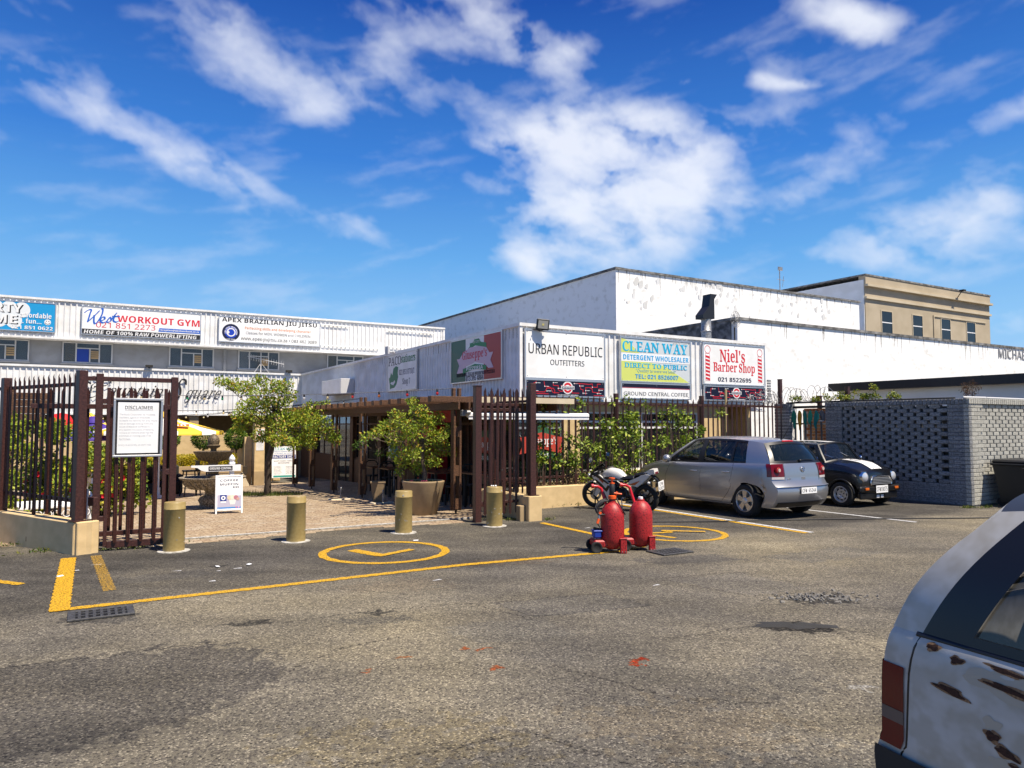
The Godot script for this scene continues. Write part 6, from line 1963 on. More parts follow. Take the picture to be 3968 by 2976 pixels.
func shop_goods() -> void:
	# things in and before the dim shop windows
	var o := thing("window_poster", "blue and yellow product poster in the shaded shop window", "poster", S(8.36, 0.4, -19.3), TH - PI / 2)
	bx(o, "sheet", Vector3(0, 0, 0), Vector3(0.36, 1.15, 0.01), mt(0.02, 0.10, 0.4, 0.5))
	bx(o, "yellow_field", Vector3(0.03, 0.45, 0.0101), Vector3(0.33, 0.7, 0.012), mt(0.7, 0.45, 0.02, 0.5))
	bx(o, "white_field", Vector3(0.03, 0.74, 0.0101), Vector3(0.33, 0.84, 0.012), M.white)
	bx(o, "red_field", Vector3(0.1, 0.9, 0.0101), Vector3(0.26, 1.1, 0.012), mt(0.6, 0.05, 0.03, 0.5))
	o = thing("surfboard", "striped red and cream surfboard shape hung in the shop window", "surfboard", S(8.3, 0.75, -20.2), TH - PI / 2)
	var mb := MB.new()
	mb.ball(Vector3(0, 0.5, 0), Vector3(0.16, 0.5, 0.03), 18)
	put(o, "deck", mb, mt(0.6, 0.12, 0.10, 0.4))
	mb = MB.new()
	mb.ball(Vector3(0.02, 0.5, 0.012), Vector3(0.07, 0.47, 0.03), 18)
	put(o, "stripe", mb, mt(0.7, 0.5, 0.3, 0.4))
	o = thing("blue_drum", "pale blue plastic drum on a shelf in the shaded shop", "drum", S(8.15, 0.5, -20.6))
	mb = MB.new()
	mb.lathe([Vector2(0.0, 0.0), Vector2(0.24, 0.0), Vector2(0.26, 0.05), Vector2(0.26, 0.62), Vector2(0.22, 0.68), Vector2(0.0, 0.7)], 20)
	put(o, "body", mb, mt(0.12, 0.36, 0.42, 0.4))
	bx(o, "shelf", Vector3(-0.3, -0.06, -0.5), Vector3(0.3, -0.005, 0.9), M.wood)
	bx(o, "shelf_leg", Vector3(-0.05, -0.8, -0.1), Vector3(0.05, -0.06, 0.1), M.wood)
	o = thing("drinks_fridge", "red drinks fridge standing by the shaded shop front", "fridge", S(8.1, gy(-18.6), -18.4), TH - PI / 2)
	bx(o, "cabinet", Vector3(0, 0.05, -0.3), Vector3(0.75, 1.9, 0.28), mt(0.42, 0.012, 0.02, 0.35), 0.015)
	bx(o, "door_glass", Vector3(0.06, 0.5, 0.281), Vector3(0.69, 1.55, 0.29), M.pane_dark)
	bx(o, "kick_plate", Vector3(0.03, 0.0, -0.28), Vector3(0.72, 0.05, 0.25), M.dark)
	for k in 8:
		bx(o, "bottle_label", Vector3(0.1 + 0.14 * (k % 4), 0.75 + 0.4 * (k / 4), 0.291), Vector3(0.17 + 0.14 * (k % 4), 0.95 + 0.4 * (k / 4), 0.296), [mt(0.5, 0.4, 0.1, 0.5), mt(0.1, 0.3, 0.4, 0.5), M.sign_white][k % 3])
	o = thing("fascia_sign", "dark shop fascia sign with coloured letters under the pergola", "sign", S(8.33, 1.76, -21.6), TH - PI / 2)
	bx(o, "panel", Vector3(0, 0, 0), Vector3(2.2, 0.34, 0.04), M.ink)
	text(o, "TO TIME", font("Droid Sans", 700), 1.3, 0.22, Vector3(0.1, 0.06, 0.04), mt(0.4, 0.2, 0.12, 0.5), "lettering", 0.006)
	text(o, "your\nfun", font("Droid Serif", 700, true), 0.4, 0.26, Vector3(1.55, 0.04, 0.04), mt(0.25, 0.28, 0.35, 0.5), "lettering", 0.006)
	o = thing("fascia_sign", "red shop fascia sign under the pergola", "sign", S(8.33, 1.76, -18.9), TH - PI / 2)
	bx(o, "panel", Vector3(0, 0, 0), Vector3(1.9, 0.34, 0.04), mt(0.45, 0.012, 0.025, 0.45))
	text(o, "delicious", font("Droid Serif", 700, true), 1.2, 0.24, Vector3(0.2, 0.05, 0.04), mt(0.62, 0.06, 0.08, 0.5), "lettering", 0.006)
	# pizzeria badges on the window glass
	for k in [[8.4, 0.72, -16.1, true, "red ribbon pizzeria badge on the side window glass"], [8.62, 0.82, -14.2, false, "red ribbon pizzeria badge on the front corner window glass"]]:
		o = thing("window_badge", k[4], "sign", S(k[0], k[1], k[2]), TH - (PI / 2 if k[3] else 0.0))
		var rm := mt(0.5, 0.06, 0.04, 0.5)
		flat(o, "crest", [0.2, 0.62, 0.3, 0.78, 0.55, 0.88, 0.8, 0.78, 0.9, 0.62], mt(0.03, 0.12, 0.06, 0.5), 0.0, 0.004)
		flat(o, "ribbon", [-0.05, 0.58, 0.12, 0.6, 0.55, 0.7, 0.98, 0.6, 1.15, 0.58, 1.08, 0.42, 1.16, 0.2, 0.98, 0.22, 0.55, 0.32, 0.12, 0.22, -0.06, 0.2, 0.02, 0.42], rm, 0.005, 0.004)
		flat(o, "band", [0.2, 0.2, 0.55, 0.28, 0.9, 0.2, 0.86, 0.06, 0.55, 0.12, 0.24, 0.06], mt(0.03, 0.12, 0.06, 0.5), 0.01, 0.004)
		text(o, "Giuseppe's", font("Droid Serif", 700), 0.86, 0.24, Vector3(0.12, 0.36, 0.009), M.sign_white, "lettering", 0.004)
		text(o, "PIZZERIA", font("Droid Sans", 700), 0.5, 0.08, Vector3(0.3, 0.13, 0.014), M.sign_white, "lettering", 0.004)
	o = thing("basket_bicycle", "dim bicycle with a basket standing by the shop under the pergola", "bicycle", S(7.4, gy(-18.8), -19.0), TH + 1.2)
	for x in [-0.5, 0.5]:
		mb = MB.new()
		var c := []
		for i in 24:
			c.append(Vector3(x + 0.32 * cos(TAU * i / 24), 0.33 + 0.32 * sin(TAU * i / 24), 0))
		mb.tube(c, 0.018, 6, true)
		for i in 8:
			mb.cyl(Vector3(x, 0.33, 0), Vector3(x + 0.31 * cos(TAU * i / 8), 0.33 + 0.31 * sin(TAU * i / 8), 0), 0.003, 4)
		put(o, "wheel", mb, M.galv)
	mb = MB.new()
	mb.tube([Vector3(-0.5, 0.33, 0), Vector3(0.0, 0.3, 0), Vector3(0.4, 0.75, 0), Vector3(-0.15, 0.78, 0), Vector3(0.0, 0.3, 0)], 0.018, 6); mb.cyl(Vector3(0.5, 0.33, 0), Vector3(0.38, 0.95, 0), 0.018, 6)
	put(o, "frame", mb, M.dark)
	bx(o, "basket", Vector3(0.42, 0.72, -0.18), Vector3(0.75, 0.95, 0.18), mt(0.4, 0.22, 0.14, 0.8), 0.01)
	bx(o, "saddle", Vector3(-0.28, 0.83, -0.07), Vector3(-0.04, 0.89, 0.07), M.dark, 0.02)


func cv(k: Array, x: float) -> float:
	var n := k.size() / 2
	if x <= k[0]:
		return k[1]
	if x >= k[n * 2 - 2]:
		return k[n * 2 - 1]
	var i := 0
	while x > k[(i + 1) * 2]:
		i += 1
	var x0: float = k[i * 2]; var y0: float = k[i * 2 + 1]; var x1: float = k[i * 2 + 2]; var y1: float = k[i * 2 + 3]
	var h := x1 - x0
	var d := (y1 - y0) / h
	var m0 := d; var m1 := d
	if i > 0:
		var e: float = (y0 - k[i * 2 - 1]) / (x0 - k[i * 2 - 2])
		m0 = 0.0 if e * d <= 0.0 else 2.0 * e * d / (e + d)
	if i < n - 2:
		var e: float = (k[i * 2 + 5] - y1) / (k[i * 2 + 4] - x1)
		m1 = 0.0 if e * d <= 0.0 else 2.0 * e * d / (e + d)
	var t := (x - x0) / h
	return y0 * (2 * t * t * t - 3 * t * t + 1) + m0 * h * (t * t * t - 2 * t * t + t) + y1 * (3 * t * t - 2 * t * t * t) + m1 * h * (t * t * t - t * t)


class Body:
	var host
	var p: Dictionary

	func belt(x: float) -> float:
		return host.cv(p.belt, x)

	func side(u: float, s: float, sg: float) -> Vector3:
		var x0 := lerpf(host.cv(p.front, p.sill), host.cv(p.tail, p.sill), u)
		var hb: float = p.sill
		for xw in p.wheels:
			var d: float = absf(x0 - xw)
			if d < p.arch:
				hb = maxf(hb, p.axle + sqrt(p.arch * p.arch - d * d))
		var xm := lerpf(host.cv(p.front, 0.8), host.cv(p.tail, 0.8), u)
		var top := belt(xm)
		var h := lerpf(minf(hb, top - 0.04), top, s)
		var x := lerpf(host.cv(p.front, h), host.cv(p.tail, h), u)
		var f: float = (h - p.sill) / (top - p.sill)
		return Vector3(x, h, sg * host.cv(p.plan, x) * host.cv(p.section, f))

	func upper(i: float, s: float, sg: float) -> Vector3:
		var c: Array = p.cols
		var k := mini(int(i), c.size() - 2)
		var f := i - k
		var xb := lerpf(c[k][0], c[k + 1][0], f)
		var xr := lerpf(c[k][1], c[k + 1][1], f)
		var b := Vector3(xb, belt(xb), host.cv(p.plan, xb) * host.cv(p.section, 1.0))
		var r := Vector3(xr, host.cv(p.rail, xr), host.cv(p.railw, xr))
		var q := b.lerp(r, s)
		q.z += p.get("bulge", 0.02) * sin(PI * s)
		q.x -= p.get("curve", 0.0) * sin(PI * s) * pow(i / (c.size() - 1.0), 4.0)
		q.z *= sg
		return q

	func rear(v: float, s: float) -> Vector3:
		var q := side(1.0, s, 1.0)
		q.x -= p.rearbul * (1.0 - pow(absf(v), 3.0))
		q.z = v * q.z
		return q

	func rearup(v: float, s: float) -> Vector3:
		var q := upper(p.cols.size() - 1.0, s, 1.0)
		q.x -= lerpf(p.rearbul, p.roofbul, s) * (1.0 - pow(absf(v), 3.0))
		q.y += p.crown * s * (1.0 - v * v)
		q.z = v * (q.z - p.get("bulge", 0.02) * sin(PI * s))
		return q

	func nose(v: float, s: float) -> Vector3:
		var q := side(0.0, s, 1.0)
		q.x += p.nosebul * (1.0 - pow(absf(v), 2.5))
		q.z = v * q.z
		q.y += p.hoodcrown * 0.5 * (1.0 - v * v) * maxf(0.0, s * 4.0 - 3.0)
		return q

	func screen(v: float, s: float) -> Vector3:
		var q := upper(0.0, s, 1.0)
		q.x += lerpf(p.cowlbul, p.topbul, s) * (1.0 - v * v)
		q.y += lerpf(p.hoodcrown, p.crown, s) * (1.0 - v * v)
		q.z = v * (q.z - p.get("bulge", 0.02) * sin(PI * s))
		return q

	func hood(v: float, t: float) -> Vector3:
		var a := nose(v, 1.0); var b := screen(v, 0.0)
		var x := lerpf(a.x, b.x, t)
		var e := lerpf(side(0.0, 1.0, 1.0).x, p.cols[0][0], t)
		var w: float = host.cv(p.plan, e) * host.cv(p.section, 1.0)
		return Vector3(x, belt(e) + p.hoodcrown * (1.0 - v * v) * (0.5 + 0.5 * minf(1.0, t * 3.0)), v * w)

	func roof(v: float, t: float) -> Vector3:
		var a := screen(v, 1.0); var b := rearup(v, 1.0)
		var e := lerpf(p.cols[0][1], p.cols[-1][1], t)
		return Vector3(lerpf(a.x, b.x, t), host.cv(p.rail, e) + p.crown * (1.0 - v * v), v * host.cv(p.railw, e))


func sample(f: Callable, u0: float, u1: float, nu: int, v0: float, v1: float, nv: int, off := 0.0, out := Vector3.ZERO) -> Array:
	var g := []
	for j in nv + 1:
		var row := []
		for i in nu + 1:
			row.append(f.call(lerpf(u0, u1, float(i) / nu), lerpf(v0, v1, float(j) / nv)))
		g.append(row)
	if off != 0.0:
		var r := []
		for j in nv + 1:
			var row := []
			for i in nu + 1:
				var dx: Vector3 = g[j][mini(i + 1, nu)] - g[j][maxi(i - 1, 0)]
				var dy: Vector3 = g[mini(j + 1, nv)][i] - g[maxi(j - 1, 0)][i]
				var n := dx.cross(dy).normalized()
				if n.dot(out) < 0.0:
					n = -n
				row.append(g[j][i] + n * off)
			r.append(row)
		return r
	return g


func patch(o: Node3D, called: String, f: Callable, r: Array, off: float, out: Vector3, m: Material, n := [10, 8]) -> MeshInstance3D:
	var mb := MB.new()
	mb.grid(sample(f, r[0], r[1], n[0], r[2], r[3], n[1], off, out), out)
	return put(o, called, mb, m)


# ragged blot on a surface, with a rim of another colour under it
func blot_on(o: Node3D, called: String, f: Callable, u: float, v: float, ru: float, rv_: float, tilt: float, out: Vector3, m: Material, off := 0.002) -> void:
	var mb := MB.new()
	var ring := []
	var ph := rng.randf() * 6.0
	for k in 28:
		var an := TAU * k / 28
		var r := 0.85 + 0.16 * sin(an * 3.0 + ph) + 0.1 * sin(an * 5.0 - ph) + rng.randf_range(-0.05, 0.05)
		var q := Vector2(cos(an) * r, sin(an) * r)
		ring.append(f.call(u + q.x * ru, v + q.y * rv_ + q.x * tilt) + out * off)
	var c: Vector3 = f.call(u, v) + out * off
	for k in 28:
		mb.ftri(c, ring[k], ring[(k + 1) % 28], out)
	put(o, called, mb, m)


func car_shell(o: Node3D, B: Body, paint: Material, roofm: Material, gl: Material, black: Material) -> void:
	var p := B.p
	var mb := MB.new()
	var rf := MB.new()
	var gm := MB.new()
	var bk := MB.new()
	var nc: int = p.cols.size() - 1
	var ss := [0.0, 0.03, 0.08, 0.16, 0.28, 0.4, 0.5, 0.6, 0.7, 0.8, 0.88, 0.93, 0.965, 0.985, 1.0]
	for sg in [-1.0, 1.0]:
		var g := []
		for s in ss:
			var row := []
			for i in 161:
				row.append(B.side(i / 160.0, s, sg))
			g.append(row)
		mb.grid(g, Vector3(0, 0, sg))
		# glasshouse, four strips a column
		g = []
		for j in 13:
			var row := []
			for i in nc * 4 + 1:
				row.append(B.upper(i / 4.0, j / 12.0, sg))
			g.append(row)
		var isg := func(j: int, i: int) -> String:
			var t: String = p.cols[i / 4][2]
			if t == "g" and (j < 1 or j > 10):
				return "b"
			return t
		mb.grid(g, Vector3(0, 0, sg), func(j, i): return isg.call(j, i) == "p")
		bk.grid(g, Vector3(0, 0, sg), func(j, i): return isg.call(j, i) == "b")
		var gi := []
		for row in g:
			var rr := []
			for q in row:
				rr.append(q - Vector3(0, 0, sg * 0.012))
			gi.append(rr)
		gm.grid(gi, Vector3(0, 0, sg), func(j, i): return isg.call(j, i) == "g")
	var vs := func(f: Callable, ns: Array, out: Vector3, m: MB, keep = null, inset := 0.0) -> void:
		var g := []
		for s in ns:
			var row := []
			for i in 33:
				row.append(f.call(-1.0 + i / 16.0, s) + out * inset)
			g.append(row)
		m.grid(g, out, keep)
	vs.call(B.rear, ss, Vector3(-1, 0, 0), mb)
	var u13 := []
	for j in 17:
		u13.append(j / 16.0)
	var rw: Array = p.rearwin  # [v limit, s low, s high]
	var win := func(j, i): return absf(-1.0 + (i + 0.5) / 16.0) < rw[0] and (j + 0.5) / 16.0 > rw[1] and (j + 0.5) / 16.0 < rw[2]
	var blk := func(j, i): return absf(-1.0 + (i + 0.5) / 16.0) < rw[0] + 0.1 and (j + 0.5) / 16.0 > rw[1] - 0.1 and (j + 0.5) / 16.0 < rw[2] + 0.07
	vs.call(B.rearup, u13, Vector3(-1, 0.2, 0), mb, func(j, i): return not blk.call(j, i))
	vs.call(B.rearup, u13, Vector3(-1, 0.2, 0), bk, func(j, i): return blk.call(j, i) and not win.call(j, i))
	vs.call(B.rearup, u13, Vector3(-1, 0.2, 0), gm, win, -0.01)
	vs.call(B.nose, ss, Vector3(1, 0, 0), mb)
	vs.call(B.hood, u13, Vector3(0, 1, 0), mb)
	vs.call(B.roof, u13, Vector3(0, 1, 0), rf)
	var wsw := func(j, i): return absf(-1.0 + (i + 0.5) / 16.0) < 0.93 and j > 0 and j < 15
	vs.call(B.screen, u13, Vector3(1, 0.6, 0), bk, func(j, i): return not wsw.call(j, i))
	vs.call(B.screen, u13, Vector3(1, 0.6, 0), gm, wsw, -0.008)
	put(o, "body", mb, paint)
	put(o, "roof", rf, roofm)
	put(o, "windows", gm, gl)
	put(o, "window_trim", bk, black)
	# floor pan, wheel wells and cabin
	var fl := MB.new()
	var xf: float = cv(p.front, 0.3); var xt: float = cv(p.tail, 0.3)
	fl.span(Vector3(xt + 0.15, p.sill + 0.0, -cv(p.plan, 0.0) + 0.26), Vector3(xf - 0.15, p.sill + 0.16, cv(p.plan, 0.0) - 0.26))
	fl.span(Vector3(p.wheels[1] + p.arch + 0.02, p.sill + 0.01, -cv(p.plan, 0.0) + 0.05), Vector3(p.wheels[0] - p.arch - 0.02, p.sill + 0.15, cv(p.plan, 0.0) - 0.05))
	fl.span(Vector3(p.cols[0][0] + 0.05, p.sill + 0.1, -cv(p.plan, 0.0) + 0.28), Vector3(p.cols[0][0] + 0.1, B.belt(p.cols[0][0]) - 0.02, cv(p.plan, 0.0) - 0.28))
	put(o, "floor_pan", fl, M.dark)
	for z in [-0.36, 0.36]:
		for k in [[0.1, 0.0], [-0.85, 0.0]]:
			var st := MB.new()
			var x: float = p.cols[0][0] - 0.75 + k[0]
			st.cbox(Vector3(x, p.sill + 0.25, z), Vector3(0.5, 0.2, 0.46), 0.06)
			st.cbox(Vector3(x - 0.28, p.sill + 0.55, z), Vector3(0.14, 0.6, 0.44), 0.05, Basis(Vector3.BACK, 0.2))
			st.cbox(Vector3(x - 0.36, p.sill + 0.92, z), Vector3(0.1, 0.2, 0.26), 0.045, Basis(Vector3.BACK, 0.1))
			put(o, "seat", st, M.dark)
	var dash := MB.new()
	dash.cbox(Vector3(p.cols[0][0] - 0.12, B.belt(p.cols[0][0]) - 0.09, 0), Vector3(0.36, 0.14, cv(p.plan, 0.0) * 1.6), 0.05)
	put(o, "dashboard", dash, M.dark)


func seam(o: Node3D, f: Callable, pts: Array, out: Vector3, m: Material, r := 0.0045) -> void:
	var path := []
	for k in range(0, pts.size() - 2, 2):
		for i in 8:
			path.append(f.call(lerpf(pts[k], pts[k + 2], i / 8.0), lerpf(pts[k + 1], pts[k + 3], i / 8.0)) - out * r * 0.4)
	path.append(f.call(pts[-2], pts[-1]) - out * r * 0.4)
	var mb := MB.new()
	mb.tube(path, r, 5)
	put(o, "panel_seam", mb, m)


# wheel standing upright, axle along z, outside towards +z
func wheel(o: Node3D, at: Vector3, r: float, w: float, rim: float, kind: String, flip: bool) -> void:
	var n := Node3D.new(); n.name = "wheel"; o.add_child(n, true)
	n.position = at
	if flip:
		n.rotation.y = PI
	var ax := Transform3D(Basis(Vector3.RIGHT, PI / 2), Vector3.ZERO)
	var h := w * 0.5
	if not X.has(kind):
		var mb := MB.new()
		mb.lathe([Vector2(rim, -h * 0.8), Vector2(rim + 0.02, -h), Vector2(r - 0.035, -h), Vector2(r - 0.008, -h * 0.82), Vector2(r, -h * 0.6), Vector2(r, h * 0.6), Vector2(r - 0.008, h * 0.82), Vector2(r - 0.035, h), Vector2(rim + 0.02, h), Vector2(rim, h * 0.8)], 40, ax)
		var ty := mb.mesh()
		mb = MB.new()
		mb.lathe([Vector2(rim + 0.004, h * 0.86), Vector2(rim - 0.012, h * 0.9), Vector2(rim - 0.03, h * 0.55), Vector2(rim - 0.04, -h * 0.6)], 40, ax)
		var dark := MB.new()
		dark.lathe([Vector2(0.0, h * 0.05), Vector2(rim - 0.03, h * 0.0)], 30, ax)
		var hub := MB.new()
		if kind == "alloy":
			for i in 5:
				var bs := Basis(Vector3.BACK, TAU * i / 5 + PI / 2)
				mb.prism(poly([0.03, -0.035, rim * 0.6, -0.042, rim - 0.018, -0.062, rim - 0.018, 0.062, rim * 0.6, 0.042, 0.03, 0.035]), h * 0.3, h * 0.72, Transform3D(bs, Vector3.ZERO))
			hub.lathe([Vector2(0.06, h * 0.3), Vector2(0.06, h * 0.74), Vector2(0.05, h * 0.8), Vector2(0.0, h * 0.82)], 18, ax)
		elif kind == "slotted":
			mb.lathe([Vector2(rim - 0.02, h * 0.5), Vector2(rim - 0.035, h * 0.2), Vector2(rim * 0.72, h * 0.45), Vector2(rim * 0.45, h * 0.5), Vector2(rim * 0.38, h * 0.3), Vector2(0.0, h * 0.28)], 36, ax)
			for i in 8:
				var an := TAU * i / 8
				hub.cbox(Vector3(cos(an), sin(an), 0) * rim * 0.7 + Vector3(0, 0, h * 0.45), Vector3(0.022, 0.05, 0.02), 0.006, Basis(Vector3.BACK, an))
			for i in 4:
				var an := TAU * i / 4 + 0.3
				hub.ball(Vector3(cos(an) * 0.045, sin(an) * 0.045, h * 0.34), Vector3(0.012, 0.012, 0.012), 8)
		X[kind] = [ty, mb.mesh(), dark.mesh(), hub.mesh()]
	put(n, "tyre", X[kind][0], M.rubber)
	put(n, "rim", X[kind][1], mt(0.58, 0.56, 0.53, 0.32, 0.85) if kind == "alloy" else mt(0.55, 0.55, 0.55, 0.35, 0.5))
	put(n, "brake_drum", X[kind][2], M.galv)
	put(n, "hub", X[kind][3], M.alu if kind == "alloy" else M.dark)


func number_plate(o: Node3D, s: String, at: Vector3, yaw: float, w := 0.44, h := 0.115, tilt := 0.0) -> void:
	var n := Node3D.new(); n.name = "number_plate"; o.add_child(n, true)
	n.position = at; n.rotation = Vector3(tilt, yaw, 0)
	var mb := MB.new()
	mb.cbox(Vector3(0, 0, 0), Vector3(w + 0.012, h + 0.012, 0.008), 0.003)
	put(n, "surround", mb, M.ink)
	bx(n, "plate", Vector3(-w * 0.5, -h * 0.5, 0.004), Vector3(w * 0.5, h * 0.5, 0.0065), M.sign_white)
	text(n, s, font("Droid Sans Mono", 700), w * 0.88, h * 0.58, Vector3(-w * 0.44, -h * 0.29, 0.0065), M.ink, "lettering", 0.002)


func cars() -> void:
	var glassm := glass(0.010, 0.016, 0.016, 0.62)
	var black := mt(0.008, 0.008, 0.009, 0.35)
	var red := mt(0.12, 0.003, 0.006, 0.12)
	var clear := mt(0.5, 0.48, 0.48, 0.1)
	# silver hatchback, tail towards the car park
	var silver := mt(0.37, 0.375, 0.395, 0.34, 0.75)
	silver.clearcoat_enabled = true; silver.clearcoat = 0.6; silver.clearcoat_roughness = 0.08
	var o := thing("parked_car", "silver five-door hatchback parked nose-in beside the motorcycle", "car", S(11.27, 0.0, -10.6), TH + PI / 2, "cars in the shop car park")
	var B := Body.new(); B.host = self
	B.p = {"sill": 0.21, "axle": 0.30, "arch": 0.335, "wheels": [1.2325, -1.2325],
		"front": [0.2, 1.9, 0.4, 2.0, 0.6, 1.98, 0.75, 1.9, 0.9, 1.8], "tail": [0.2, -1.74, 0.3, -1.84, 0.45, -1.9, 0.57, -1.91, 0.60, -1.88, 0.62, -1.81, 0.8, -1.80, 1.02, -1.74, 1.2, -1.6],
		"belt": [-1.9, 1.0, -1.2, 0.985, 0.0, 0.95, 0.95, 0.93, 1.4, 0.86, 1.8, 0.74, 2.0, 0.66],
		"plan": [-1.95, 0.68, -1.8, 0.735, -1.6, 0.78, -1.2, 0.815, 0.0, 0.825, 1.0, 0.815, 1.6, 0.76, 1.85, 0.66, 2.02, 0.55],
		"section": [0.0, 0.945, 0.12, 0.985, 0.4, 1.0, 0.7, 0.992, 0.88, 0.97, 0.96, 0.945, 1.0, 0.915],
		"cols": [[1.0, 0.27, "p"], [0.86, 0.2, "b"], [0.74, 0.12, "g"], [-0.02, -0.08, "b"], [-0.18, -0.2, "g"], [-0.86, -0.86, "b"], [-0.92, -0.91, "g"], [-1.24, -1.15, "p"], [-1.5, -1.3, "p"], [-1.74, -1.48, "p"]],
		"rail": [-1.6, 1.33, -1.3, 1.385, -0.6, 1.425, 0.0, 1.42, 0.3, 1.385], "railw": [-1.6, 0.52, -1.3, 0.55, -0.3, 0.575, 0.3, 0.55],
		"rearbul": 0.1, "roofbul": 0.08, "crown": 0.045, "nosebul": 0.13, "hoodcrown": 0.06, "cowlbul": 0.18, "topbul": 0.07, "rearwin": [0.9, 0.1, 0.9], "bulge": 0.025, "curve": 0.03}
	car_shell(o, B, silver, silver, glassm, black)
	for x in B.p.wheels:
		for sg in [-1.0, 1.0]:
			wheel(o, Vector3(x, 0.30, sg * 0.715), 0.30, 0.195, 0.2, "alloy", sg < 0)
	for sg in [-1.0, 1.0]:
		var sd := func(u, s): return B.side(u, s, sg)
		var out := Vector3(0, 0, sg)
		seam(o, sd, [0.30, 1.0, 0.295, 0.45, 0.305, 0.05], out, black)
		seam(o, sd, [0.552, 1.0, 0.552, 0.05], out, black)
		seam(o, sd, [0.775, 1.0, 0.765, 0.62, 0.735, 0.3, 0.70, 0.05], out, black)
		seam(o, sd, [0.30, 0.04, 0.70, 0.04], out, black)
		patch(o, "side_moulding", sd, [0.305, 0.55, 0.335, 0.385], 0.012, out, silver, [12, 3])
		patch(o, "side_moulding", sd, [0.555, 0.722, 0.335, 0.385], 0.012, out, silver, [12, 3])
		for u in [0.505, 0.73]:
			var q: Vector3 = B.side(u, 0.78, sg)
			var hd := MB.new()
			hd.tube([q + Vector3(0.09, 0, sg * 0.005), q + Vector3(0.06, 0, sg * 0.03), q + Vector3(-0.06, 0, sg * 0.03), q + Vector3(-0.09, 0, sg * 0.005)], 0.014, 8)
			put(o, "door_handle", hd, silver)
		var mir := MB.new()
		mir.ball(Vector3(0.72, 1.0, sg * 0.88), Vector3(0.07, 0.085, 0.11), 14)
		mir.cyl(Vector3(0.76, 0.96, sg * 0.8), Vector3(0.74, 0.98, sg * 0.86), 0.025, 8)
		put(o, "door_mirror", mir, silver)
		# tail lamp wrapping the corner
		var rr := func(v, s): return B.rear(v * sg, s)
		var lamp := patch(o, "tail_lamp", rr, [0.66, 1.0, 0.70, 0.99], 0.008, Vector3(-1, 0, 0), red)
		patch(lamp, "lamp_side", func(u, s): return B.side(u, s, sg), [0.978, 1.0, 0.70, 0.99], 0.008, out, red)
		patch(lamp, "clear_strip", rr, [0.66, 1.0, 0.645, 0.70], 0.008, Vector3(-1, 0, 0), clear)
		for k in [[0.07, 0.052, red], [0.05, 0.034, mt(0.5, 0.05, 0.06, 0.1)], [0.03, 0.0, mt(0.55, 0.4, 0.35, 0.1)]]:
			var c: Vector3 = B.rear(0.84 * sg, 0.855) + Vector3(-0.016 - 0.07 + k[0], 0, 0)
			var ring := MB.new()
			ring.lathe([Vector2(k[1], 0.0), Vector2(k[0], 0.0), Vector2(k[0], -0.012)], 24, Transform3D(Basis(Vector3.BACK, PI / 2) * Basis(Vector3.UP, 0.0), c))
			put(lamp, "lamp_ring", ring, k[2])
		patch(o, "front_indicator", func(u, s): return B.side(u, s, sg), [0.0, 0.06, 0.6, 0.9], 0.006, out, mt(0.6, 0.4, 0.08, 0.2))
	var rq := func(v, s): return B.rear(v, s)
	patch(o, "lower_valance", rq, [-0.92, 0.92, 0.02, 0.13], 0.006, Vector3(-1, 0, 0), black)
	patch(o, "bumper_crease", rq, [-1.0, 1.0, 0.475, 0.492], 0.012, Vector3(-1, 0, 0), silver, [20, 3])
	seam(o, rq, [-0.64, 1.0, -0.64, 0.56, 0.64, 0.56, 0.64, 1.0], Vector3(-1, 0, 0), black)
	var pl: Vector3 = B.rear(0.0, 0.39)
	number_plate(o, "CFM 65244", pl + Vector3(-0.012, 0, 0), -PI / 2, 0.42, 0.11)
	var e: Vector3 = B.rear(0.0, 0.86)
	var mb := MB.new()
	var ax := Transform3D(Basis(Vector3.BACK, PI / 2), e + Vector3(-0.012, 0, 0))
	mb.lathe([Vector2(0.042, -0.008), Vector2(0.05, 0.0), Vector2(0.05, 0.006), Vector2(0.042, 0.01)], 24, ax)
	for k in [[-0.026, 0.03, -0.012, -0.034], [-0.012, -0.034, 0.0, -0.002], [0.0, -0.002, 0.012, -0.034], [0.012, -0.034, 0.026, 0.03], [-0.012, 0.036, 0.0, 0.004], [0.012, 0.036, 0.0, 0.004]]:
		mb.cyl(e + Vector3(-0.016, k[1], k[0]), e + Vector3(-0.016, k[3], k[2]), 0.0045, 5)
	put(o, "badge", mb, M.chrome)
	bx(o, "tailgate_handle", e + Vector3(-0.022, -0.19, -0.06), e + Vector3(-0.004, -0.13, 0.06), silver, 0.012)
	var tn := Node3D.new(); tn.name = "model_lettering"; o.add_child(tn); tn.rotation.y = -PI / 2; tn.position = B.rear(-0.56, 0.64) + Vector3(-0.006, 0, 0)
	text(tn, "POLO", font("Droid Sans", 700), 0.12, 0.022, Vector3(0, 0, 0), M.chrome, "lettering", 0.003)
	patch(o, "high_brake_lamp", func(v, s): return B.rearup(v, s), [-0.28, 0.28, 0.955, 0.995], 0.012, Vector3(-1, 0.5, 0), mt(0.5, 0.01, 0.012, 0.3))
	mb = MB.new()
	mb.tube([B.rearup(-0.05, 0.12) + Vector3(-0.03, 0, 0), B.rearup(0.2, 0.16) + Vector3(-0.025, 0, 0), B.rearup(0.6, 0.13) + Vector3(-0.02, 0, 0)], 0.008, 6)
	mb.ball(B.rearup(0.0, 0.12) + Vector3(-0.02, 0, 0), Vector3(0.03, 0.025, 0.035), 10)
	put(o, "rear_wiper", mb, black)
	mb = MB.new()
	mb.tube([B.roof(0.0, 0.93), B.roof(0.0, 0.95) + Vector3(-0.02, 0.03, 0), B.roof(0.0, 0.95) + Vector3(-0.22, 0.34, 0)], [0.02, 0.008, 0.003], 6)
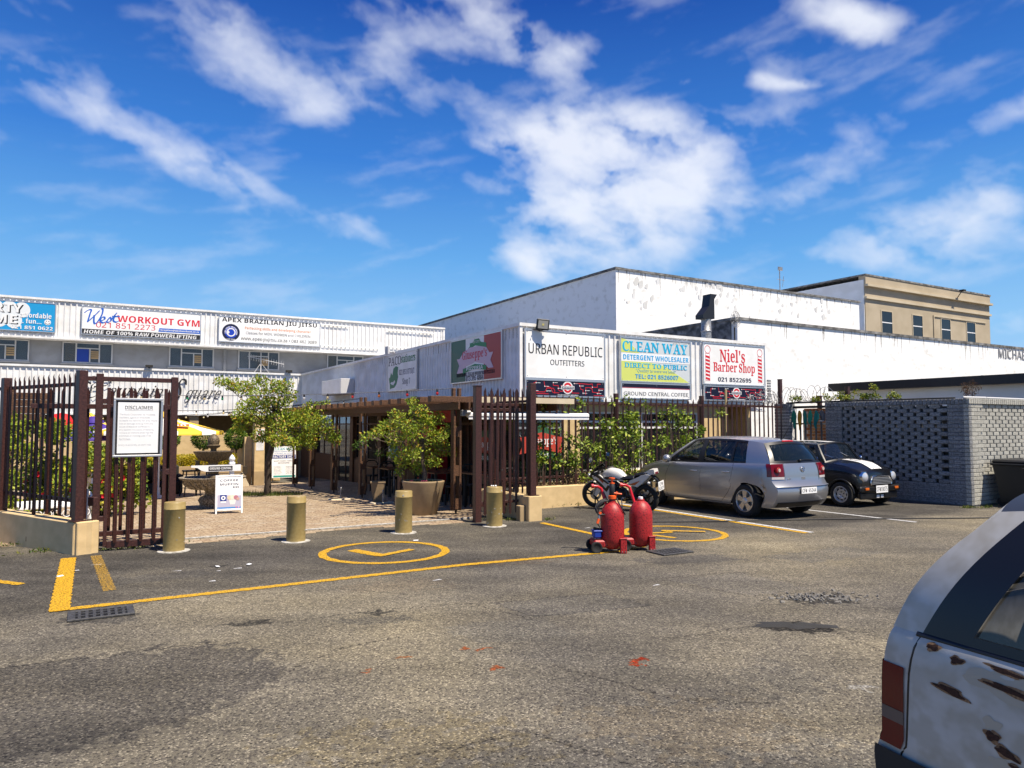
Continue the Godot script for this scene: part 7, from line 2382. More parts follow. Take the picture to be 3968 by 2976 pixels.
	put(o, "roof_aerial", mb, black)

	# small black car with white stripes, nose out
	var bp := mt(0.005, 0.005, 0.006, 0.25)
	bp.clearcoat_enabled = true; bp.clearcoat = 0.5; bp.clearcoat_roughness = 0.04
	var wh := mt(0.75, 0.75, 0.75, 0.3)
	o = thing("parked_car", "small black classic car with white bonnet stripes beside the brick wall", "car", S(14.24, 0.0, -10.57), TH - PI / 2, "cars in the shop car park")
	B = Body.new(); B.host = self
	B.p = {"sill": 0.2, "axle": 0.255, "arch": 0.30, "wheels": [1.018, -1.018],
		"front": [0.2, 1.36, 0.36, 1.42, 0.5, 1.43, 0.66, 1.42, 0.76, 1.36, 0.9, 1.2], "tail": [0.2, -1.4, 0.5, -1.5, 0.8, -1.42, 1.0, -1.32],
		"belt": [-1.5, 0.84, -1.0, 0.87, 0.0, 0.875, 0.62, 0.885, 1.0, 0.85, 1.25, 0.78, 1.42, 0.70],
		"plan": [-1.55, 0.56, -1.35, 0.64, -0.9, 0.69, 0.0, 0.70, 0.8, 0.69, 1.2, 0.66, 1.38, 0.6, 1.5, 0.52],
		"section": [0.0, 0.96, 0.15, 1.0, 0.5, 1.0, 0.8, 0.975, 0.93, 0.93, 1.0, 0.88],
		"cols": [[0.60, 0.36, "p"], [0.54, 0.31, "b"], [0.48, 0.27, "g"], [-0.30, -0.26, "b"], [-0.36, -0.31, "g"], [-0.98, -0.82, "b"], [-1.03, -0.87, "p"], [-1.30, -1.08, "p"]],
		"rail": [-1.2, 1.25, -0.9, 1.275, -0.2, 1.285, 0.38, 1.265], "railw": [-1.2, 0.49, -0.3, 0.54, 0.38, 0.525],
		"rearbul": 0.06, "roofbul": 0.06, "crown": 0.05, "nosebul": 0.04, "hoodcrown": 0.07, "cowlbul": 0.1, "topbul": 0.06, "rearwin": [0.8, 0.2, 0.85], "bulge": 0.012}
	car_shell(o, B, bp, bp, glass(0.012, 0.02, 0.03, 0.35), black)
	for x in B.p.wheels:
		for sg in [-1.0, 1.0]:
			wheel(o, Vector3(x, 0.255, sg * 0.63), 0.255, 0.16, 0.165, "slotted", sg < 0)
	for k in [[-0.33, -0.19], [-0.16, 0.16], [0.19, 0.33]]:
		patch(o, "bonnet_stripe", func(v, t): return B.hood(v, t), [k[0], k[1], 0.04, 0.97], 0.004, Vector3.UP, wh, [6, 16])
		patch(o, "roof_stripe", func(v, t): return B.roof(v, t), [k[0], k[1], 0.02, 0.98], 0.004, Vector3.UP, wh, [6, 16])
	line_ring(o, B)
	for sg in [-1.0, 1.0]:
		var lx := Transform3D(Basis(Vector3.BACK, -PI / 2), Vector3(1.36, 0.62, sg * 0.475))
		mb = MB.new()
		mb.lathe([Vector2(0.115, -0.05), Vector2(0.118, 0.05), Vector2(0.112, 0.075), Vector2(0.098, 0.078)], 28, lx)
		var hl := put(o, "headlamp", mb, M.chrome)
		mb = MB.new()
		mb.lathe([Vector2(0.1, 0.07), Vector2(0.08, 0.088), Vector2(0.04, 0.1), Vector2(0.0, 0.104)], 28, lx)
		put(hl, "lens", mb, mt(0.62, 0.64, 0.68, 0.06, 0.4))
		bx(o, "indicator", Vector3(1.475, 0.36, sg * 0.5 - 0.06), Vector3(1.5, 0.41, sg * 0.5 + 0.06), mt(0.55, 0.12, 0.015, 0.2), 0.006)
		var sd := func(u, s): return B.side(u, s, sg)
		seam(o, sd, [0.33, 1.0, 0.33, 0.1], Vector3(0, 0, sg), black)
		seam(o, sd, [0.62, 1.0, 0.62, 0.1], Vector3(0, 0, sg), black)
		patch(o, "side_stripe", sd, [0.34, 0.61, 0.55, 0.57], 0.003, Vector3(0, 0, sg), wh, [10, 2])
		mb = MB.new()
		var fl := []
		for i in 15:
			var an := PI * (0.04 + 0.92 * i / 14)
			fl.append(Vector3(1.018 + 0.305 * cos(an), 0.255 + 0.305 * sin(an), sg * 0.69))
		mb.tube(fl, 0.02, 6)
		put(o, "arch_flare", mb, black)
		mb = MB.new()
		mb.tube([Vector3(0.60, 0.9, sg * 0.615), Vector3(0.48, 1.08, sg * 0.58), Vector3(0.37, 1.262, sg * 0.532)], 0.012, 6)
		put(o, "gutter_trim", mb, bp)
		mb = MB.new()
		mb.cyl(Vector3(0.52, 0.92, sg * 0.66), Vector3(0.52, 0.95, sg * 0.74), 0.012, 6); mb.ball(Vector3(0.52, 0.96, sg * 0.77), Vector3(0.03, 0.06, 0.07), 10)
		put(o, "door_mirror", mb, M.chrome)
	# grille with chrome moustache and slats
	mb = MB.new()
	mb.prism(poly([-0.33, 0.46, 0.33, 0.46, 0.36, 0.52, 0.27, 0.63, -0.27, 0.63, -0.36, 0.52]), 0.0, 0.03, Transform3D(Basis(Vector3.UP, PI / 2), Vector3(1.44, 0, 0)))
	var gr := put(o, "grille", mb, black)
	mb = MB.new()
	mb.tube([Vector3(1.475, 0.46, -0.34), Vector3(1.475, 0.53, -0.36), Vector3(1.47, 0.635, -0.27), Vector3(1.475, 0.645, 0.0), Vector3(1.47, 0.635, 0.27), Vector3(1.475, 0.53, 0.36), Vector3(1.475, 0.46, 0.34)], 0.014, 8)
	put(gr, "surround", mb, M.chrome)
	for k in 5:
		bx(gr, "slat", Vector3(1.471, 0.475 + k * 0.03, -0.33 + 0.012 * k), Vector3(1.49, 0.487 + k * 0.03, 0.33 - 0.012 * k), M.alu)
	bx(o, "front_bumper", Vector3(1.40, 0.315, -0.68), Vector3(1.475, 0.44, 0.68), black, 0.03)
	bx(o, "front_apron", Vector3(1.36, 0.17, -0.62), Vector3(1.44, 0.31, 0.62), black, 0.02)
	for z in [-0.11, 0.03]:
		bx(o, "apron_stripe", Vector3(1.441, 0.19, z), Vector3(1.446, 0.25, z + 0.09), wh)
		bx(o, "bumper_stripe", Vector3(1.42, 0.44, z - 0.02), Vector3(1.474, 0.446, z + 0.1), wh)
	number_plate(o, "CFM18075", Vector3(1.484, 0.37, 0.0), PI / 2, 0.4, 0.15)
	mb = MB.new()
	for z in [-0.2, 0.25]:
		mb.tube([B.screen(z / 0.6, 0.02) + Vector3(0.02, 0, 0), B.screen(z / 0.6 + 0.25, 0.2) + Vector3(0.02, 0.0, 0), B.screen(z / 0.6 + 0.5, 0.42) + Vector3(0.02, 0, 0)], 0.006, 5)
	put(o, "wiper", mb, M.chrome)
	mb = MB.new()
	var sw := []
	for i in 20:
		sw.append(Vector3(0.42 + 0.07 * sin(TAU * i / 20), 0.86 + 0.15 * sin(TAU * i / 20), -0.3 + 0.17 * cos(TAU * i / 20)))
	mb.tube(sw, 0.01, 6, true)
	put(o, "steering_wheel", mb, M.dark)

	# old white car near the camera, only its rear quarter in view
	var ww := mt(0.50, 0.485, 0.455, 0.45)
	ww.albedo_texture = noisetex(0.012, Color(0.88, 0.86, 0.82), Color(1, 1, 1), 3, 91)
	ww.uv1_triplanar = true; ww.uv1_world_triplanar = true; ww.uv1_scale = Vector3.ONE * 1.4
	ww.clearcoat_enabled = true; ww.clearcoat = 0.35; ww.clearcoat_roughness = 0.25
	o = thing("parked_car", "old white car with rust patches and a black roof close to the kerb", "car", S(3.36, 0.0, 0.5), TH - PI / 2, "cars in the shop car park")
	B = Body.new(); B.host = self
	B.p = {"sill": 0.2, "axle": 0.29, "arch": 0.34, "wheels": [1.3, -1.22],
		"front": [0.2, 1.95, 0.5, 2.05, 0.7, 2.0, 0.9, 1.9], "tail": [0.2, -2.08, 0.36, -2.19, 0.5, -2.2, 0.56, -2.17, 0.8, -2.165, 0.92, -2.145, 1.0, -2.1],
		"belt": [-2.2, 0.955, -1.2, 0.93, 0.0, 0.92, 0.9, 0.92, 1.5, 0.84, 2.05, 0.7],
		"plan": [-2.3, 0.74, -2.18, 0.775, -2.0, 0.805, -1.5, 0.825, 0.0, 0.83, 1.4, 0.8, 1.9, 0.7, 2.1, 0.6],
		"section": [0.0, 0.95, 0.14, 0.985, 0.45, 1.0, 0.75, 0.995, 0.9, 0.985, 0.97, 0.97, 1.0, 0.955],
		"cols": [[0.95, 0.25, "p"], [0.85, 0.18, "b"], [0.76, 0.1, "g"], [-0.2, -0.2, "b"], [-0.3, -0.3, "g"], [-1.0, -1.0, "b"], [-1.06, -1.05, "g"], [-1.86, -1.58, "b"], [-2.02, -1.72, "p"], [-2.135, -1.83, "p"]],
		"rail": [-1.9, 1.385, -1.7, 1.41, -1.3, 1.43, -0.2, 1.43, 0.3, 1.39], "railw": [-1.9, 0.585, -1.3, 0.60, 0.3, 0.57],
		"rearbul": 0.07, "roofbul": 0.06, "crown": 0.065, "nosebul": 0.1, "hoodcrown": 0.05, "cowlbul": 0.15, "topbul": 0.06, "rearwin": [0.8, 0.15, 0.88], "bulge": 0.03, "curve": 0.045}
	car_shell(o, B, ww, M.black, glass(0.012, 0.02, 0.018, 0.45), black)
	for x in B.p.wheels:
		for sg in [-1.0, 1.0]:
			wheel(o, Vector3(x, 0.29, sg * 0.71), 0.255, 0.16, 0.165, "slotted", sg < 0)
	var sr := func(u, s): return B.side(u, s, 1.0)
	var oz := Vector3(0, 0, 1)
	seam(o, sr, [0.972, 1.0, 0.976, 0.5, 0.976, 0.2], oz, black, 0.005)
	seam(o, sr, [0.0, 0.99, 0.976, 0.995], oz, black, 0.012)
	var lamp := patch(o, "tail_lamp", sr, [0.978, 1.0, 0.44, 0.83], 0.005, oz, mt(0.12, 0.004, 0.006, 0.15))
	patch(lamp, "rear_lens", func(v, s): return B.rear(v, s), [0.72, 1.0, 0.44, 0.83], 0.005, Vector3(-1, 0, 0), mt(0.16, 0.004, 0.006, 0.15))
	patch(lamp, "clear_strip", sr, [0.978, 1.0, 0.56, 0.62], 0.007, oz, mt(0.12, 0.09, 0.08, 0.15))
	patch(o, "bumper_wrap", sr, [0.9, 1.0, 0.1, 0.42], 0.015, oz, M.dark)
	var rust := grain(0.06, 0.024, 0.013, 0.95, X.blot2, 9.0); var rim := grain(0.30, 0.17, 0.085, 0.9, X.blot2, 9.0)
	var ff := []
	for i in 25:
		ff.append([0.832 + 0.022 * cos(TAU * i / 24), 0.57 + 0.1 * sin(TAU * i / 24)])
	var fm := MB.new()
	var fpath := []
	for q in ff:
		fpath.append(B.side(q[0], q[1], 1.0))
	fm.tube(fpath, 0.004, 5)
	put(o, "fuel_flap_seam", fm, black)
	for k in [[0.957, 0.965, 0.006, 0.016, 0.0], [0.935, 0.94, 0.006, 0.016, 0.0], [0.897, 0.955, 0.015, 0.011, 0.006], [0.868, 0.93, 0.013, 0.013, 0.006], [0.893, 0.885, 0.020, 0.015, 0.010], [0.937, 0.80, 0.014, 0.018, 0.012], [0.845, 0.89, 0.008, 0.024, 0.01], [0.868, 0.80, 0.010, 0.03, 0.01], [0.84, 0.835, 0.022, 0.007, 0.012], [0.905, 0.67, 0.006, 0.022, 0.0], [0.895, 0.62, 0.009, 0.02, 0.012], [0.888, 0.57, 0.006, 0.016, 0.004], [0.88, 0.52, 0.005, 0.025, 0.005], [0.84, 0.60, 0.004, 0.05, 0.0], [0.815, 0.8, 0.012, 0.02, 0.0]]:
		blot_on(o, "rust_rim", sr, k[0], k[1], k[2] * 1.2, k[3] * 1.45, k[4], oz, rim, 0.002)
		blot_on(o, "rust_patch", sr, k[0], k[1], k[2], k[3], k[4], oz, rust, 0.0035)
	var filler := mt(0.42, 0.37, 0.29, 0.8)
	for k in [[0.90, 0.9, 0.03, 0.07], [0.87, 0.86, 0.02, 0.05], [0.905, 0.72, 0.008, 0.035], [0.90, 0.56, 0.009, 0.04]]:
		blot_on(o, "filler_patch", sr, k[0], k[1], k[2], k[3], 0.0, oz, filler, 0.001)


func line_ring(o: Node3D, B: Body) -> void:
	var mb := MB.new()
	var c := []
	for i in 28:
		c.append(B.hood(0.2 * cos(TAU * i / 28), 0.72 + 0.13 * sin(TAU * i / 28)) + Vector3(0, 0.006, 0))
	mb.tube(c, 0.006, 5, true)
	put(o, "bonnet_emblem", mb, M.ink)


func motorcycle() -> void:
	# x forward, y up, z to its left side turned towards the camera
	var at := Vector3(2.2, -0.01, -14.65)
	var hd := Vector3(-0.776, 0, -0.631)
	var o := thing("motorcycle", "white and black sports motorcycle parked before the creepers", "motorcycle", at, atan2(-hd.z, hd.x))
	o.rotate_object_local(Vector3.RIGHT, -0.14)
	o.scale = Vector3.ONE * 0.9
	var wm := mt(0.62, 0.60, 0.56, 0.25)
	wm.clearcoat_enabled = true; wm.clearcoat = 0.7
	var bk := mt(0.010, 0.010, 0.011, 0.3)
	var ax := Transform3D(Basis(Vector3.RIGHT, PI / 2), Vector3.ZERO)
	for k in [[0.66, 0.3, 0.05, "front_wheel"], [-0.64, 0.3, 0.065, "rear_wheel"]]:
		var n := Node3D.new(); n.name = k[3]; o.add_child(n); n.position = Vector3(k[0], k[1], 0); n.rotation.y = 0.35 if k[0] > 0 else 0.0
		var r := 0.3; var h: float = k[2]
		var mb := MB.new()
		mb.lathe([Vector2(0.215, -h * 0.7), Vector2(0.25, -h), Vector2(0.285, -h * 0.75), Vector2(r, -h * 0.2), Vector2(r, h * 0.2), Vector2(0.285, h * 0.75), Vector2(0.25, h), Vector2(0.215, h * 0.7)], 40, ax)
		put(n, "tyre", mb, M.rubber)
		mb = MB.new()
		mb.lathe([Vector2(0.222, -h * 0.6), Vector2(0.2, -h * 0.5), Vector2(0.2, h * 0.5), Vector2(0.222, h * 0.6)], 36, ax)
		for i in 3:
			var bs := Basis(Vector3.BACK, TAU * i / 3 + 0.4)
			for s in [-1.0, 1.0]:
				mb.prism(poly([0.02, s * 0.0 - 0.016, 0.205, s * 0.045 - 0.014, 0.205, s * 0.045 + 0.014, 0.02, 0.016]), -0.014, 0.014, Transform3D(bs, Vector3.ZERO))
		mb.lathe([Vector2(0.0, -0.05), Vector2(0.04, -0.05), Vector2(0.04, 0.05), Vector2(0.0, 0.05)], 14, ax)
		put(n, "rim", mb, bk)
		mb = MB.new()
		mb.lathe([Vector2(0.07, 0.055), Vector2(0.13, 0.055), Vector2(0.13, 0.06), Vector2(0.07, 0.06)], 28, ax)
		put(n, "brake_disc", mb, M.steel)
	var mb := MB.new()
	for z in [-0.09, 0.09]:
		mb.cyl(Vector3(0.66, 0.3, z), Vector3(0.42, 0.86, z * 0.95), 0.022, 10)
	put(o, "fork", mb, M.galv)
	# curved front mudguard
	var g := []
	for i in 13:
		var an := lerpf(-0.25, 2.1, i / 12.0)
		var row := []
		for j in 7:
			var f := (j - 3) / 3.0
			row.append(Vector3(0.66 + 0.335 * cos(an) * (1.0 - 0.06 * f * f), 0.3 + 0.335 * sin(an) * (1.0 - 0.06 * f * f), f * 0.068))
		g.append(row)
	mb = MB.new(); mb.grid(g, Vector3.UP)
	mb.prism(poly([0.44, 0.42, 0.58, 0.28, 0.66, 0.34, 0.56, 0.6, 0.46, 0.6]), 0.075, 0.085); mb.prism(poly([0.44, 0.42, 0.58, 0.28, 0.66, 0.34, 0.56, 0.6, 0.46, 0.6]), -0.085, -0.075)
	put(o, "front_mudguard", mb, wm)
	# engine, frame and exhaust
	mb = MB.new()
	mb.cbox(Vector3(0.02, 0.36, 0), Vector3(0.36, 0.26, 0.24), 0.05); mb.cbox(Vector3(0.16, 0.56, 0), Vector3(0.18, 0.26, 0.18), 0.03, Basis(Vector3.BACK, -0.4))
	for i in 5:
		mb.box(Vector3(0.12 + 0.02 * i, 0.48 + 0.04 * i, 0), Vector3(0.2, 0.008, 0.22), Basis(Vector3.BACK, -0.4))
	mb.lathe([Vector2(0.0, 0.12), Vector2(0.1, 0.12), Vector2(0.11, 0.14), Vector2(0.08, 0.16), Vector2(0.0, 0.165)], 20, Transform3D(Basis(Vector3.RIGHT, PI / 2), Vector3(-0.05, 0.36, 0)))
	put(o, "engine", mb, mt(0.03, 0.03, 0.032, 0.4, 0.4))
	mb = MB.new()
	for z in [-0.11, 0.11]:
		mb.tube([Vector3(0.4, 0.78, z * 0.4), Vector3(0.1, 0.66, z), Vector3(-0.22, 0.5, z), Vector3(-0.24, 0.32, z)], 0.024, 8)
		mb.tube([Vector3(-0.22, 0.36, z), Vector3(-0.64, 0.3, z * 0.9)], 0.024, 8)
		mb.tube([Vector3(-0.1, 0.6, z), Vector3(-0.5, 0.74, z * 0.7), Vector3(-0.82, 0.86, z * 0.4)], 0.018, 8)
	put(o, "frame", mb, bk)
	mb = MB.new()
	mb.tube([Vector3(-0.3, 0.66, 0.0), Vector3(-0.42, 0.46, 0.0)], 0.035, 10)
	put(o, "rear_shock", mb, mt(0.1, 0.1, 0.1, 0.4))
	mb = MB.new()
	mb.tube([Vector3(0.2, 0.46, 0.1), Vector3(0.28, 0.24, 0.1), Vector3(0.0, 0.18, 0.13), Vector3(-0.3, 0.24, 0.15)], 0.022, 8); mb.tube([Vector3(-0.3, 0.24, 0.15), Vector3(-0.72, 0.4, 0.17)], 0.05, 12)
	put(o, "exhaust", mb, M.dark)
	# fairing side panels, tank, seats and tail
	for s in [-1.0, 1.0]:
		mb = MB.new()
		mb.plate(poly([0.60, 0.78, 0.56, 0.70, 0.38, 0.56, 0.30, 0.40, 0.24, 0.26, 0.18, 0.25, 0.16, 0.44, 0.06, 0.56, 0.18, 0.64, 0.40, 0.80]), 0.13, 0.165, 0.008, Transform3D(Basis.from_scale(Vector3(1, 1, s)), Vector3.ZERO))
		var fp := put(o, "side_fairing", mb, wm)
		mb = MB.new()
		mb.prism(poly([0.5, 0.70, 0.36, 0.60, 0.26, 0.50, 0.2, 0.58, 0.14, 0.56, 0.24, 0.42, 0.40, 0.55, 0.54, 0.68]), s * 0.1655, s * 0.169)
		mb.prism(poly([0.5, 0.76, 0.2, 0.60, 0.16, 0.62, 0.44, 0.8]), s * 0.1655, s * 0.169)
		put(fp, "black_graphic", mb, bk)
		mb = MB.new()
		mb.prism(poly([0.42, 0.70, 0.32, 0.62, 0.3, 0.66, 0.38, 0.71]), s * 0.1655, s * 0.1695)
		put(fp, "red_graphic", mb, mt(0.4, 0.05, 0.02, 0.4))
		mb = MB.new()
		mb.plate(poly([-0.26, 0.60, -0.52, 0.56, -0.66, 0.66, -0.86, 0.84, -0.74, 0.86, -0.5, 0.76, -0.34, 0.70]), 0.085, 0.12, 0.008, Transform3D(Basis.from_scale(Vector3(1, 1, s)), Vector3.ZERO))
		var tp := put(o, "tail_panel", mb, wm)
		mb = MB.new()
		mb.prism(poly([-0.3, 0.605, -0.46, 0.60, -0.6, 0.71, -0.42, 0.65]), s * 0.1205, s * 0.124)
		put(tp, "orange_graphic", mb, mt(0.5, 0.12, 0.03, 0.4))
		bx(o, "foot_peg", Vector3(-0.2, 0.3, s * 0.16 - 0.05), Vector3(-0.17, 0.33, s * 0.16 + 0.05), M.galv)
		# indicators
		mb = MB.new()
		mb.cyl(Vector3(-0.82, 0.68, s * 0.06), Vector3(-0.83, 0.68, s * 0.15), 0.01, 6); mb.ball(Vector3(-0.83, 0.68, s * 0.17), Vector3(0.035, 0.03, 0.035), 10)
		put(o, "rear_indicator", mb, mt(0.6, 0.6, 0.58, 0.12))
		# mirrors
		mb = MB.new()
		mb.tube([Vector3(0.48, 0.92, s * 0.16), Vector3(0.5, 1.05, s * 0.3), Vector3(0.48, 1.14, s * 0.36)], 0.008, 6)
		var mi := put(o, "mirror", mb, bk)
		mb = MB.new()
		mb.cbox(Vector3(0.48, 1.17, s * 0.37), Vector3(0.03, 0.09, 0.13), 0.014, Basis(Vector3.RIGHT, 0.3 * s))
		put(mi, "housing", mb, bk)
		mb = MB.new()
		mb.cbox(Vector3(0.463, 1.17, s * 0.37), Vector3(0.004, 0.08, 0.12), 0.001, Basis(Vector3.RIGHT, 0.3 * s))
		put(mi, "mirror_glass", mb, M.chrome)
		mb = MB.new()
		mb.tube([Vector3(0.4, 0.88, s * 0.1), Vector3(0.38, 0.9, s * 0.22), Vector3(0.32, 0.9, s * 0.34)], [0.014, 0.014, 0.02], 8)
		put(o, "handlebar", mb, bk)
		mb = MB.new()
		mb.tube([Vector3(0.4, 0.9, s * 0.2), Vector3(0.42, 0.89, s * 0.34)], 0.006, 6)
		put(o, "lever", mb, M.galv)
	mb = MB.new()
	var tank := []
	for i in 15:
		var f := i / 14.0
		var x := lerpf(0.42, -0.2, f)
		var top: float = cv([0.0, 0.80, 0.15, 0.88, 0.4, 0.945, 0.7, 0.92, 1.0, 0.78], f)
		var w: float = cv([0.0, 0.06, 0.25, 0.135, 0.55, 0.15, 0.85, 0.11, 1.0, 0.07], f)
		var row := []
		for j in 17:
			var an := PI * j / 16
			row.append(Vector3(x, 0.68 + (top - 0.68) * pow(sin(an), 0.6), cos(an) * w * (1.0 + 0.1 * sin(an))))
		tank.append(row)
	mb.grid(tank, Vector3.UP)
	var tk := put(o, "fuel_tank", mb, wm)
	for s in [-1.0, 1.0]:
		mb = MB.new()
		mb.prism(poly([0.34, 0.74, 0.2, 0.70, -0.12, 0.71, 0.1, 0.78]), s * 0.146, s * 0.156)
		put(tk, "black_graphic", mb, bk)
	mb = MB.new()
	mb.cbox(Vector3(-0.26, 0.735, 0), Vector3(0.42, 0.09, 0.24), 0.04, Basis(Vector3.BACK, -0.08)); mb.cbox(Vector3(-0.62, 0.84, 0), Vector3(0.36, 0.08, 0.2), 0.035, Basis(Vector3.BACK, -0.2))
	put(o, "seat", mb, bk)
	mb = MB.new()
	mb.plate(poly([-0.55, 0.78, -0.7, 0.82, -0.95, 0.86, -0.93, 0.96, -0.82, 0.95, -0.66, 0.86]), -0.09, 0.09, 0.02)
	put(o, "tail_cowl", mb, wm)
	mb = MB.new()
	mb.cbox(Vector3(-0.93, 0.87, 0), Vector3(0.05, 0.07, 0.17), 0.02)
	put(o, "tail_lamp", mb, mt(0.12, 0.01, 0.01, 0.15))
	mb = MB.new()
	mb.tube([Vector3(-0.82, 0.82, 0), Vector3(-0.96, 0.70, 0), Vector3(-1.0, 0.52, 0)], 0.03, 6)
	put(o, "rear_mudguard", mb, bk)
	var n := Node3D.new(); n.name = "number_plate"; o.add_child(n); n.position = Vector3(-1.03, 0.60, 0.0); n.rotation = Vector3(0.0, -PI / 2, 0)
	n.rotate_object_local(Vector3.RIGHT, 0.0)
	bx(n, "plate", Vector3(-0.125, -0.1, 0.0), Vector3(0.125, 0.1, 0.006), M.sign_white, 0.002)
	text(n, "CFM", font("Droid Sans Mono", 700), 0.13, 0.065, Vector3(-0.065, 0.01, 0.006), M.ink, "lettering", 0.002)
	text(n, "62671", font("Droid Sans Mono", 700), 0.2, 0.065, Vector3(-0.1, -0.08, 0.006), M.ink, "lettering", 0.002)
	# nose fairing with screen and headlamp
	var nose := []
	for i in 11:
		var f := i / 10.0
		var row := []
		for j in 13:
			var an := PI * j / 12
			var w: float = cv([0.0, 0.04, 0.3, 0.12, 0.7, 0.17, 1.0, 0.18], f)
			row.append(Vector3(lerpf(0.78, 0.44, f), lerpf(0.70, 0.78, f) + sin(an) * cv([0.0, 0.03, 0.4, 0.14, 1.0, 0.2], f), cos(an) * w))
		nose.append(row)
	mb = MB.new(); mb.grid(nose, Vector3(0.4, 1, 0))
	var nf := put(o, "nose_fairing", mb, bk)
	mb = MB.new()
	for z in [-0.06, 0.06]:
		mb.ball(Vector3(0.735, 0.765, z), Vector3(0.04, 0.045, 0.045), 12)
	put(nf, "headlamp", mb, mt(0.6, 0.6, 0.6, 0.08, 0.5))
	var scr := []
	for i in 8:
		var f := i / 7.0
		var row := []
		for j in 9:
			var an := PI * (0.12 + 0.76 * j / 8)
			row.append(Vector3(lerpf(0.6, 0.40, f), lerpf(0.86, 0.9, f) + sin(an) * (0.05 + 0.12 * f), cos(an) * lerpf(0.12, 0.15, f)))
		scr.append(row)
	mb = MB.new(); mb.grid(scr, Vector3(0.5, 1, 0))
	put(nf, "windscreen", mb, mt(0.01, 0.01, 0.012, 0.1))
	mb = MB.new()
	mb.cyl(Vector3(-0.1, 0.3, -0.12), Vector3(-0.18, 0.04, -0.26), 0.012, 6)
	put(o, "side_stand", mb, M.galv)
	mb = MB.new()
	mb.tube([Vector3(-0.05, 0.26, 0.125), Vector3(-0.64, 0.25, 0.09)], 0.02, 6)
	put(o, "chain_guard", mb, bk)


